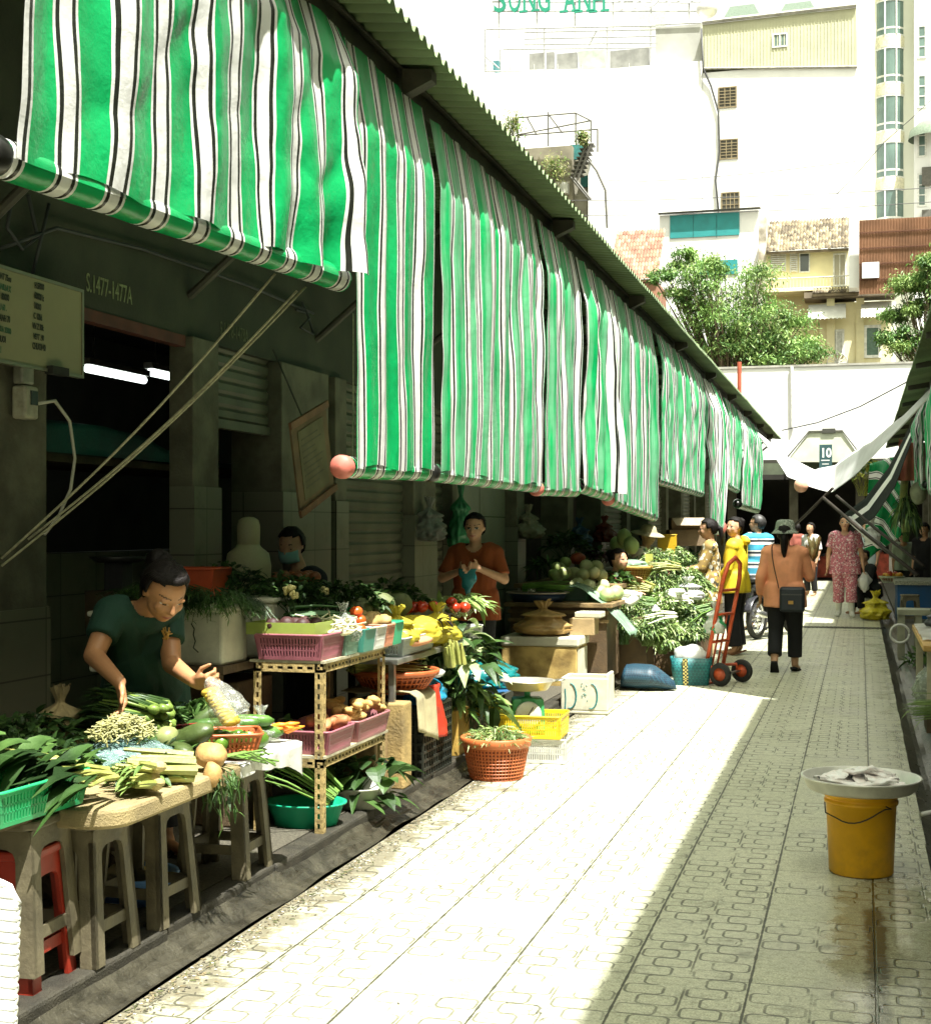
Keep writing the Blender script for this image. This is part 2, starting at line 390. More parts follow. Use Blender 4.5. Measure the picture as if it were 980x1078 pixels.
    for p in me.polygons:
        c = p.center; q = HRi @ (V(c) - hc); k = 0
        if abs(q.x) < .5 * hh and abs(q.z) < .6 * hh:
            x, y, z = q.x / hh, q.y / hh, q.z / hh; ax = abs(x)
            if y > .2:
                ex = (ax - .155) / .075; ez = (z - .015) / (.015 if head_pitch > .3 else .026)
                if ex * ex + ez * ez < 1: k = 2 if abs(ax - .155) < .034 else 1
                elif head_pitch < .3 and abs(z - .052 + .2 * (ax - .155) ** 2) < .012 and abs(ax - .155) < .09: k = 2
                elif abs(z - .155 + 1.2 * (ax - .19) ** 2) < .012 and abs(ax - .16) < .10: k = 4
                elif abs(z + .247) < .04 * (1 - (ax / .12) ** 2) and ax < .115: k = 3
        mi.append(k)
    body = meobj(me, 'body', [skin_m or SKIN(), EYEW(), EYED(), LIP(), M('brow', (.10, .055, .035), .7)], t)
    me.polygons.foreach_set('material_index', mi)
    # --- hair
    if hair:
        hm = MB(); n, m_ = 28, 18; idx = {}; vs = []; fs = []
        hl = -.12 if hair != 'long' else -.5
        for i in range(m_ + 1):
            ph = pi * i / m_ * .80
            for j in range(n):
                a = 2 * pi * j / n; d = V((sin(ph) * cos(a), sin(ph) * sin(a), cos(ph)))
                q = 1 + .05 * noise.noise(d * 5) + .02 * sin(a * 17 + ph * 3); vs.append(hp(d.x * .40 * q, -.085 + d.y * (.485 if d.y < 0 else .465) * q, .065 + d.z * .475 * q))
        for i in range(m_):
            for j in range(n):
                a = 2 * pi * (j + .5) / n; ph = pi * (i + .5) / m_ * .80; d = V((sin(ph) * cos(a), sin(ph) * sin(a), cos(ph)))
                z = d.z; 
                if d.y > .12 and z < .60 + .20 * max(0, d.y - .5): continue
                if abs(d.x) > .6 and z < -.1 and d.y > -.25: continue
                fs.append((i * n + j, (i + 1) * n + j, (i + 1) * n + (j + 1) % n, i * n + (j + 1) % n))
        hm.add(vs, fs)
        if hair == 'bun': hm.ell(hp(.02, -.50, .28), (.23 * hh, .19 * hh, .20 * hh), HR, 14, 0, .3)
        if hair == 'tail':
            hm.tube([hp(0, -.50, .05), hp(0, -.66, -.1), hp(.02, -.66, -.5), hp(.03, -.60, -.95)], [.09 * hh, .12 * hh, .10 * hh, .02 * hh], 9)
        if hair == 'long':
            hm.tube([hp(0, -.36, .0), hp(0, -.45, -.4), hp(0, -.46, -.9), hp(.02, -.42, -1.25)], [.30 * hh, .27 * hh, .2 * hh, .05 * hh], 12, flat=.6)
        if voxel < .01:                                                  # single strands combed back over the cap
            for k in range(230):
                a0 = U(-1.9, 1.9); pts = []
                for q in range(6):
                    f = q / 5; el_ = .62 + (U(1.15, 1.3) if q == 0 else 1.2) * f * 1.0; aa = a0 * (1 - .75 * f)
                    ph = (1.15 - .35 * cos(a0)) * (1 - f) + .25 * f; az = pi / 2 - a0 * (1 - .2 * f)
                    d = V((sin(ph) * cos(az), sin(ph) * sin(az), cos(ph))) if f < .6 else V((sin(.5 + f * .7) * cos(-pi / 2 - a0 * .15), sin(.5 + f * .7) * sin(-pi / 2 - a0 * .15), cos(.5 + f * .7)))
                    r_ = 1.01 + .02 * sin(k * 1.7); pts.append(hp(d.x * .40 * r_, -.085 + d.y * (.485 if d.y < 0 else .465) * r_, .065 + d.z * .475 * r_))
                hm.tube(pts, .0022, 4, 0, False)
        ho = hm.build('hair', hair_m or HAIR(), t, True, solid=.008, world=False)
    if mask:
        mm = MB()
        def fm(u, v):
            a = (u - .5) * 2.1; z = -.05 - .36 * v; rr = .50 + .08 * sin(pi * v) - .02 * v
            return hp(sin(a) * .36, cos(a) * rr - .06, z)
        mm.grid(fm, 10, 6); mm.build('face_mask', mask, t, True, solid=.004, world=False)
    # --- clothes
    e = .0095 * H * fit
    if trousers:
        mb = MB(); pl = J['pelvis']
        for s in (-1, 1):
            leg(mb, e, leg_to, s); hpj = J['hl'] if s < 0 else J['hr']
            cap_mb(mb, hpj + V((0, -.006 * H, .0)), .066 * H * bw + e * .6, pl + (hpj - pl) * .8 + V((0, 0, .06 * H)), .058 * H * bw + e * .6, flat1=True)
        meobj(remesh(mb, 'trousers', voxel, 3), 'trousers', trousers, t)
    if shirt:
        mb = MB(); torso(mb, e * 1.25)
        for s in (-1, 1):
            arm(mb, e * .8, sleeve, s)
            hpj = J['hl'] if s < 0 else J['hr']
            if hem: cap_mb(mb, hpj + V((0, -.004 * H, .06 * H)), .062 * H * bw + e * 1.5, hpj + V((0, -.004 * H, .0 - hem * H)), .066 * H * bw + e * 1.9, flat1=True)
        me = remesh(mb, 'shirt', voxel, 3)
        bm = bmesh.new(); bm.from_mesh(me)                              # cut the hem level, open the neck
        zc = min(J['hl'].z, J['hr'].z) - hem * H + .004
        dead = [f for f in bm.faces if (f.calc_center_median() - (J['neck'] + V((0, .026 * H, .010 * H)))).length < .046 * H]
        bmesh.ops.delete(bm, geom=dead, context='FACES')
        for v in bm.verts:
            n3 = noise.noise(v.co * (9 / H) + V((loc[0] * 3, 0, loc[1]))); v.co += v.normal * n3 * .006 * H
        bm.to_mesh(me); bm.free(); me.polygons.foreach_set('use_smooth', [True] * len(me.polygons))
        so_ = meobj(me, 'shirt', shirt, t)
    if shoes:
        for s in (-1, 1):
            a, f = (J['al'], J['fl']) if s < 0 else (J['ar'], J['fr'])
            mb = MB(); d = (f - a)
            if shoe_kind == 'boot':
                k = J['kl'] if s < 0 else J['kr']
                cap_mb(mb, a.lerp(k, .75), .036 * H, a, .029 * H, flat0=True); cap_mb(mb, a + V((0, 0, -.022 * H)), .027 * H, f + d * .12, .023 * H)
                meobj(remesh(mb, 'boot', voxel, 2), 'boot', shoes, t)
            else:
                dn = V((d.x, d.y, d.z)).normalized(); sd = dn.cross(V((0, 0, 1))).normalized(); up = sd.cross(dn)
                heel = a - dn * .035 * H + up * (-.030 * H)
                L = .165 * H; outl = [(0, .02), (.3, .026), (.7, .031), (.9, .024), (1, .008), (1, -.008), (.9, -.022), (.7, -.029), (.3, -.026), (0, -.02)]
                pts = [heel + dn * (L * u) + sd * (q * H) - up * .012 * H for u, q in outl]
                mb.poly(pts, up * .012 * H)
                mb.tube([heel + dn * L * .72 + sd * .028 * H, heel + dn * L * .66 + up * .034 * H, heel + dn * L * .72 - sd * .028 * H], .007 * H, 6)
                mb.build('sandal', shoes, t, world=False)
    if hat:
        mb = MB(); kind, hmats = hat
        if kind == 'bucket':
            prof = [(.001, .60), (.2, .60), (.36, .56), (.42, .45), (.46, .22), (.47, .14), (.56, .03), (.66, -.06), (.65, -.07), (.50, .05), (.44, .16)]
        else:
            prof = [(.001, .56), (.25, .53), (.38, .42), (.45, .24), (.48, .17), (.75, .10), (.90, .03), (.89, .01), (.5, .11)]
        mb.lathe([(r * hh, z * hh) for r, z in prof], hp(0, -.05, .02), 24, 0, HR)
        mb.build('hat', hmats, t, True, world=False)
    return t, J, hp
# ------------------------------------------------------------------ the people (built first, they need the depsgraph)
def solid_(n, c, r=.85, sc=6): return M(n, c, r, .12, sc, .25, fine=180)
def local(t_loc, rz, H, p): return (Matrix.Rotation(-rz, 3, 'Z') @ (V(p) - V(t_loc))) / H
# 1 the vendor bending over the counter
L1_, rz1, H1 = V((-2.93, 5.49, .10)), radians(-128), 1.56
def q1(px, py, d): return local(L1_, rz1, H1, PD(px, py, d - .20))
pose1 = dict(pelvis=q1(156, 722, 6.25), hl=q1(168, 738, 6.36), hr=q1(142, 738, 6.18), chest=q1(146, 678, 6.05), neck=q1(150, 637, 5.93), head=q1(174, 623, 5.80),
             sr=q1(119, 644, 5.86), sl=q1(176, 642, 6.12), er=q1(99, 690, 5.72), wr=q1(126, 718, 5.55), el=q1(181, 699, 5.98), wl=q1(206, 718, 5.72),
             kl=(-.06, -.02, .27), kr=(.06, -.02, .27))
wd = local(V((0, 0, 0)), rz1, 1, V((.25, -.05, -1))); wl_ = local(V((0, 0, 0)), rz1, 1, V((.9, -.45, .05)))
P1, J1, hp1 = person('woman in a dark green top bending over the vegetable counter, hand in a bag', L1_, rz1, H1, pose1, solid_('dark_green_cloth', (.008, .040, .024), .8), .30, solid_('dark_trousers', (.012, .012, .014)), .95, .03, 1.1, 1.12,
                     head_yaw=radians(4), head_pitch=radians(42), hair='bun', shoes=solid_('dark_sandal', (.02, .02, .02)), voxel=.0055, curls=(1.25, .7),
                     hand_dirs={'r': (wd, local(V((0, 0, 0)), rz1, 1, V((.6, -.7, 0)))), 'l': (wl_, local(V((0, 0, 0)), rz1, 1, V((-.1, -.3, 1))))}, skin_m=M('warm_skin', (.42, .205, .095), .45, .10, 14, .08, spec=.4, fine=220))
mb = MB(); c = RM[P1] @ (V(J1['chest']).lerp(V(J1['sl']), .42)); cc = PD(176, 668, 5.70)
for i in range(8): mb.tube([cc + V((U(-.02, .02), U(-.02, .02), U(-.02, .03))) for k in range(3)], .003, 5)
mb.build('shirt_emblem', M('gold_print', (.45, .25, .05), .5), P1)
hw = PD(219, 718, 5.46)
bgm = film('clear_plastic_film')
mb = MB(); pA, pB = hw, PD(246, 758, 5.4); dd = (pB - pA)
for i in range(10):
    f = .12 + .088 * i; p = pA + dd * f; mb.ell(p + V((0, 0, -.02)), (.042, .035, .018), align(dd) @ rotm(.5), 10, 0, .1, i)
tag(mb.build('corn_noodles', M('yellow_rolls', (.62, .42, .06), .5, .15, 10, trans=.1), None, True), 'yellow ridged rolls inside the clear bag in her hand', 'food')
mb = MB()
def bf(u, v):
    a = 2 * pi * u; r = .016 + .062 * min(1, v * 1.5) ** .8 * (1 if v < .92 else .75); p = pA + dd * (v * 1.12) + V((0, 0, .012)); sd = dd.normalized().cross(V((0, 0, 1))).normalized(); up = sd.cross(dd.normalized())
    q = 1 + .15 * noise.noise(V((cos(a) * 2, sin(a) * 2, v * 5))); return p + (sd * cos(a) * .9 + up * sin(a)) * r * q
mb.grid(bf, 22, 16); tag(mb.build('clear_bag', bgm, None, True), 'clear plastic bag of yellow rolls held by the bending woman', 'bag')
# 2 masked vendor behind the herbs
person('vendor with black hair and a pale teal face mask behind the dark herbs', PD(316, 576, 8.9) - V((0, 0, 1.36)), radians(150), 1.48, dict(head=(-.0, .05, .925), wl=(-.06, .17, .52), wr=(.06, .17, .52), el=(-.13, .03, .62), er=(.13, .03, .62)), solid_('navy_cloth', (.010, .012, .018)), .35, solid_('dark_trousers', (.012, .012, .014)), head_yaw=.5, head_pitch=.35, mask=M('mask_teal', (.22, .42, .40), .8, .05), voxel=.011)
# 3 man in orange
L3, rz3 = PD(500, 560, 11.3), radians(183); L3.z = .10
P3, J3, hp3 = person('man in a rust orange shirt and black trousers untangling a teal bag', L3, rz3, 1.51, dict(el=(-.165, .04, .655), er=(.165, .05, .66), wl=(-.055, .155, .715), wr=(.05, .15, .70)), solid_('rust_cloth', (.24, .055, .012)), .42, solid_('black_cloth', (.010, .010, .011)), .97, .06, 1.15, 1.0, head_pitch=.15, hair='short', shoes=solid_('dark_sandal', (.02, .02, .02)), voxel=.009, curls=(.8, .8),
             hand_dirs={'l': (V((.6, .5, .2)), V((0, .2, 1))), 'r': (V((-.6, .5, .2)), V((0, .2, 1)))})
p = RM[P3] @ ((V(J3['wl']) + V(J3['wr'])) / 2 + V((0, .05, -.01))); 
mb = MB()
def tbf(u, v): a = 2 * pi * u; r = .02 + .035 * sin(pi * v) ; q = 1 + .3 * noise.noise(V((cos(a), sin(a), v * 4))); return p + V((.07 * (1 - v) * cos(a) + r * .3 * cos(a), r * .5 * sin(a), .02 - .20 * v)) * q
mb.grid(tbf, 18, 14); tag(mb.build('teal_bag', M('small_teal_film', (.04, .26, .28), .3, .15, 6, .4, trans=.25), None, True), 'small crumpled teal bag in the hands of the man in orange', 'bag')
for s in ('el',): pass
# 4 seated vendor among cabbages
person('vendor with black hair half hidden by the gourds, hand at the chin', PD(647, 590, 14.5) - V((0, 0, 1.09)), radians(-120), 1.5, dict(hl=(-.06, 0, .30), hr=(.06, 0, .30), kl=(-.08, .22, .30), kr=(.08, .22, .30), al=(-.08, .22, .05), ar=(.08, .22, .05), fl=(-.08, .31, .02), fr=(.08, .31, .02), pelvis=(0, 0, .33), chest=(0, .02, .52), neck=(0, .01, .63), head=(0, .04, .73), sl=(-.108, 0, .595), sr=(.108, 0, .595), el=(-.13, .1, .46), er=(.13, .1, .46), wl=(-.05, .17, .57), wr=(.06, .2, .5)), solid_('dull_red_cloth', (.16, .04, .03)), .9, solid_('dark_trousers', (.012, .012, .014)), hair='bun', voxel=.012)
# 5 vendor in pale hat
person('vendor in a pale brimmed sun hat and floral blouse behind the heap of greens', PD(681, 566, 15.95) - V((0, 0, 1.36)), radians(-120), 1.5, None, pattern('pale_floral_cloth', [(.45, .10, .08), (.1, .2, .12)], 16, (.55, .50, .42)), .9, solid_('dark_trousers', (.012, .012, .014)), hat=('sun', M('straw_beige', (.34, .30, .19), .8, .15, 20, .3)), head_pitch=.2, voxel=.012)
# 6 woman in floral blouse
L6, rz6 = G(746, 690), radians(95)
fl6 = pattern('ochre_floral_cloth', [(.04, .035, .02), (.60, .56, .44), (.45, .30, .06)], 11, (.26, .17, .05), .8, (.36, .40, .30))
P6, J6, hp6 = person('woman in an ochre and white floral suit reaching over the greens', L6, rz6, 1.60, dict(el=(-.14, .05, .64), wl=(-.10, .22, .60), er=(.13, .05, .63), wr=(.09, .24, .62)), fl6, .75, fl6, .75, .12, 1.5, 1.05, hair='tail', head_pitch=.15, shoes=solid_('cream_rubber', (.48, .40, .22), .5), shoe_kind='boot', voxel=.011)
# 7 woman in yellow jacket
L7, rz7 = G(774, 689), radians(80)
P7, J7, hp7 = person('woman in a bright yellow hooded jacket looking back over her shoulder', L7, rz7, 1.62, dict(el=(-.14, .02, .63), wl=(-.09, .10, .52), wr=(.10, .10, .52)), solid_('yellow_cloth', (.62, .46, .02), .6), 1.0, solid_('black_cloth', (.010, .010, .011)), .97, .05, 1.6, 1.0, hair='bun', head_yaw=radians(62), shoes=solid_('brown_sandal', (.16, .08, .04)), voxel=.011)
mb = MB(); mb.tube([hp7(-.55, -.35, -.75), hp7(-.2, -.62, -.62), hp7(.2, -.62, -.62), hp7(.55, -.35, -.75)], .045, 8); mb.build('hood', solid_('yellow_cloth', (.62, .46, .02)), P7, True, world=False)
# 8 man in striped shirt behind the scooter
def band_mat(name, cols, per):
    m, t, b = base(name); sp = nd(t, 'ShaderNodeSeparateXYZ'); t.links.new(nd(t, 'ShaderNodeTexCoord').outputs['Object'], sp.inputs[0]); f = mth(t, 'FRACT', mth(t, 'DIVIDE', sp.outputs[2], per)); c = cols[0][1]
    for th, cc in cols[1:]: c = mixc(t, mth(t, 'GREATER_THAN', f, th), c, cc)
    t.links.new(c, b.inputs['Base Color']); b.inputs['Roughness'].default_value = .8; return m
L8 = PD(797, 555, 20.8); L8.z = 0
P8, J8, hp8 = person('man in a blue, white and black striped polo shirt behind the scooter', L8, radians(35), 1.68, dict(el=(-.15, .07, .64), wl=(-.06, .19, .62), wr=(.12, .17, .56), er=(.15, .03, .62)), band_mat('striped_polo', [(0, (.03, .24, .36)), (.35, (.62, .62, .58)), (.55, (.015, .02, .025)), (.75, (.62, .62, .58)), (.85, (.03, .24, .36))], .17), .42, solid_('grey_cloth', (.05, .05, .055)), .97, .05, 1.4, 1.05, head_yaw=radians(40), hair_m=M('grey_black_hair', (.03, .028, .026), .5, .4, 40), shoes=solid_('dark_sandal', (.02, .02, .02)), voxel=.012)
# 9 woman walking away
L9, rz9 = G(826, 707), radians(-3)
or9 = solid_('salmon_cloth', (.72, .29, .15), .75)
P9, J9, hp9 = person('woman in a salmon shirt and black trousers walking away with a bucket hat', L9, rz9, 1.56, dict(hl=(-.056, 0, .49), hr=(.056, 0, .49), kl=(-.062, .01, .27), al=(-.060, -.09, .075), fl=(-.064, -.035, .016), kr=(.06, .05, .275), ar=(.058, .06, .048), fr=(.072, .155, .016),
              el=(-.155, -.03, .63), wl=(-.165, .02, .50), er=(.155, .045, .63), wr=(.155, .19, .72)), or9, .95, solid_('black_cloth', (.010, .010, .011)), .90, .06, 1.3, 1.0, hair='long', hat=('bucket', pattern('grey_print_cloth', [(.07, .09, .07), (.40, .42, .36)], 30, (.20, .23, .18), .8, (.3, .3))), shoes=solid_('black_sandal', (.012, .012, .012)), voxel=.010, curls=(.5, 1.0))
sh9 = thing('shoulder_bag', 'black shoulder bag hanging across the back of the woman in salmon', 'bag', RM[P9] @ V((.06, -.17, .86)), rz9)
mb = MB(); mb.box((.03, -.012, -.10), (.255, .065, .26)); mb.build('body', M('black_nylon', (.014, .018, .024), .45, .2, 8, .2), sh9, world=False, bevel=.03)
MB().box((.03, -.049, -.05), (.21, .008, .012)).build('zip', M('dark_zip', (.05, .05, .05), .4), sh9, world=False); MB().box((.02, -.049, -.13), (.05, .006, .035)).build('badge', M('gold_print', (.45, .25, .05)), sh9, world=False)
mb = MB(); rl = lambda p: sh9.matrix_basis.inverted() @ (RM[P9] @ V(p)) if False else (V(p) - V((.06, -.17, .86)))
s_ = [(.155, -.165, .86), (.08, -.165, .95), (-.02, -.165, 1.08), (-.10, -.150, 1.19), (-.125, -.10, 1.285), (-.115, .0, 1.325), (-.08, .09, 1.27)]
s_ = [(-.045, -.163, .87), (-.07, -.168, .98), (-.095, -.165, 1.09), (-.115, -.145, 1.20), (-.125, -.09, 1.285), (-.115, .0, 1.322), (-.08, .09, 1.27)]
mb.tube([rl(p) for p in s_], .021, 8, flat=.25); mb.build('strap', M('dark_strap', (.05, .03, .015), .6), sh9, True, world=False)
hd = RM[P9] @ (V(J9['wr']) + V((.02, .03, .10)))
mb = MB()
for i in range(16):
    a = U(0, 6.3); p = hd + V((.07 * cos(a) * U(.2, 1), .07 * sin(a), U(-.03, .12))); d = V((cos(a) * .4, sin(a) * .4, 1)).normalized(); mb.tube([hd + V((0, 0, -.08)), p, p + d * .07], [.008, .022, .008], 7, i % 2)
tag(mb.build('dried_bunch', [M('cream_stems', (.58, .48, .25), .6, .2, 10), M('brown_stems', (.28, .17, .06), .7, .3, 10)], None, True), 'bunch of cream and brown roots carried on her raised right hand', 'bunch')
# 10 woman in pink print and white boots
L10 = G(889, 649); pk10 = pattern('pink_print_cloth', [(.58, .44, .42), (.10, .03, .05), (.50, .14, .18)], 26, (.40, .12, .15), .8, (.40, .30, .34))
P10, J10, hp10 = person('woman in a pink printed suit and white rubber boots walking towards us', L10, radians(178), 1.70, dict(el=(-.155, -.01, .63), wl=(-.175, .03, .49), er=(.155, -.01, .63), wr=(.165, .03, .485), kl=(-.062, .04, .275), kr=(.06, .0, .275), al=(-.066, .03, .055), ar=(.062, -.05, .055), fr=(.07, .03, .018), fl=(-.075, .115, .02)), pk10, .35, pk10, .80, .08, 1.7, 1.10, hair='bun', shoes=solid_('white_rubber', (.60, .60, .52), .45), shoe_kind='boot', voxel=.013)
bgp = RM[P10] @ (V(J10['wl']) + V((-.02, .02, -.42)))
o = MB()
def wbf(u, v): a = 2 * pi * u; r = (.02 + .085 * sin(pi * min(1, (1 - v) * 1.05 + .02)) ** .7 * (1.15 - .5 * v)) * (1 + .5 * noise.noise(V((cos(a) * 2, sin(a) * 2, v * 4))) + .12 * sin(6 * a) * v); return bgp + V((r * cos(a), r * .8 * sin(a), .34 * v))
o.grid(wbf, 20, 14); tag(o.build('white_bag', M('white_plastic_film', (.72, .72, .68), .3, .1, 6, .5, trans=.35, fine=18), None, True), 'white plastic bag hanging from the left hand of the woman in pink', 'bag')
# seated and far people
SIT = dict(hl=(-.06, 0, .22), hr=(.06, 0, .22), kl=(-.08, .2, .30), kr=(.08, .2, .30), al=(-.08, .18, .05), ar=(.08, .18, .05), fl=(-.08, .27, .02), fr=(.08, .27, .02), pelvis=(0, 0, .25), chest=(0, .05, .44), neck=(0, .07, .55), head=(0, .11, .64), sl=(-.108, .06, .515), sr=(.108, .06, .515), el=(-.14, .12, .38), er=(.14, .12, .38), wl=(-.06, .22, .36), wr=(.06, .22, .36))
person('woman in black crouching on a low white stool, chin on hand', V((.20, 25.5, 0)), radians(120), 1.55, dict(SIT, wr=(.03, .19, .56), er=(.1, .2, .40)), solid_('black_green_cloth', (.010, .014, .013)), .95, solid_('black_cloth', (.010, .010, .011)), hair='bun', head_yaw=.5, voxel=.014)
person('vendor in black behind the blue table at the right edge', V((1.05, 25.3, .07)), radians(150), 1.5, dict(), solid_('black_cloth', (.010, .010, .011)), .5, solid_('black_cloth', (.010, .010, .011)), hair='short', head_pitch=.4, voxel=.015)
person('vendor in a pale green shirt bent behind the fruit basket on the right', V((.75, 26.2, .07)), radians(170), 1.4, dict(head=(0, .1, .89), neck=(0, .05, .81)), solid_('pale_green_cloth', (.35, .42, .32)), .5, solid_('black_cloth', (.010, .010, .011)), hair='short', head_pitch=.5, voxel=.015)
person('person in a pale blue top and navy skirt behind the slanting poles', V((.12, 28.6, 0)), radians(160), 1.62, dict(), solid_('pale_blue_cloth', (.40, .48, .50)), .4, solid_('navy_cloth', (.010, .012, .018)), .6, hair='bun', voxel=.015)
for i, (px, d, sm, lab, rz) in list(enumerate(((853, 31, (.55, .53, .5), 'distant person in a white shirt at the end of the alley', 2.5), (838, 34, (.22, .06, .04), 'distant person in a brown-red top by the raised bunch', .6), (869, 38, (.45, .45, .45), 'distant person in a grey-white shirt among scooters', 3.3), (861, 43, (.25, .03, .03), 'distant person in a red vest deep in the market', 3.0))))[:2]:
    p = PD(px, 560, d); p.z = 0; person(lab, p, rz, 1.6, dict(), solid_('far_cloth_%s' % 'abcd'[i], sm), .5, solid_('black_cloth', (.010, .010, .011)), hair='short', voxel=.02)
# scooter
sc = thing('scooter', 'dark parked scooter with spoked wheels beyond the woman in salmon', 'scooter', (-1.13, 19.97, 0), radians(-20))
tyre = M('tyre_rubber', (.02, .02, .018), .75, .3, 20, .3, dirt=.3); bdy = M('scooter_paint', (.03, .03, .035), .25, .1, 5, spec=.6); mtl = M('scooter_steel', (.5, .5, .47), .3, .1, 9, metal=.9)
for y in (-.6, .6):
    mb = MB(); Rw = rotm(0, pi / 2, 0); mb.lathe([(.225, -.03), (.265, -.035), (.285, 0), (.265, .035), (.225, .03)], (0, y, .286), 30, 0, Rw); wh = mb.build('wheel', tyre, sc, True, world=False)
    mb = MB(); mb.lathe([(.205, -.02), (.228, -.024), (.228, .024), (.205, .02), (.205, -.02)], (0, y, .286), 30, 0, Rw); mb.lathe([(.001, -.05), (.04, -.05), (.04, .05), (.001, .05)], (0, y, .286), 14, 0, Rw)
    for k in range(14): a = 2 * pi * k / 14; mb.tube([(U(-.03, .03), y + .035 * cos(a), .286 + .035 * sin(a)), (0, y + .21 * cos(a + .2), .286 + .21 * sin(a + .2))], .004, 4)
    mb.build('rim', mtl, wh, True, world=False)
    mb = MB(); mb.grid(lambda u, v: V(((v - .5) * .11, y + .31 * cos(.25 + 2.6 * u), .286 + (.31 - .02 * abs(v - .5)) * sin(.25 + 2.6 * u))), 18, 4); mb.build('mudguard', bdy, sc, True, world=False, solid=.006)
mb = MB(); mb.tube([(0, -.75, .72), (0, -.35, .62), (0, -.05, .38), (0, .25, .36), (0, .42, .70), (0, .48, .95)], [.05, .14, .15, .13, .12, .06], 12); mb.build('body', bdy, sc, True, world=False)
mb = MB(); mb.tube([(0, -.78, .80), (0, -.5, .80), (0, -.15, .77), (0, .05, .74)], [.06, .13, .13, .06], 12, flat=.5); mb.build('seat', M('black_vinyl', (.015, .015, .015), .45), sc, True, world=False)
mb = MB(); mb.tube([(-.32, .42, 1.0), (-.15, .48, 1.02), (0, .5, 1.0), (.15, .48, 1.02), (.32, .42, 1.0)], .016, 8); mb.build('handlebar', mtl, sc, True, world=False)
for s in (-1, 1): MB().tube([(s * .06, .5, .95), (s * .07, .6, .29)], .02, 8).build('fork', mtl, sc, True, world=False); MB().tube([(s * .2, .45, 1.02), (s * .3, .46, 1.2)], .006, 5).build('mirror_arm', mtl, sc, world=False); MB().ell((s * .31, .46, 1.22), (.055, .012, .035), None, 10).build('mirror', M('dark_window', (.03, .03, .03), .2), sc, True, world=False)
MB().tube([(.13, -.2, .28), (.14, -.7, .34), (.14, -.9, .38)], [.03, .045, .04], 10).build('exhaust', mtl, sc, True, world=False)
mb = MB(); mb.ell((0, .58, .82), (.08, .06, .08), None, 12); mb.build('headlight', M('lamp_glass', (.5, .5, .45), .15), sc, True, world=False)
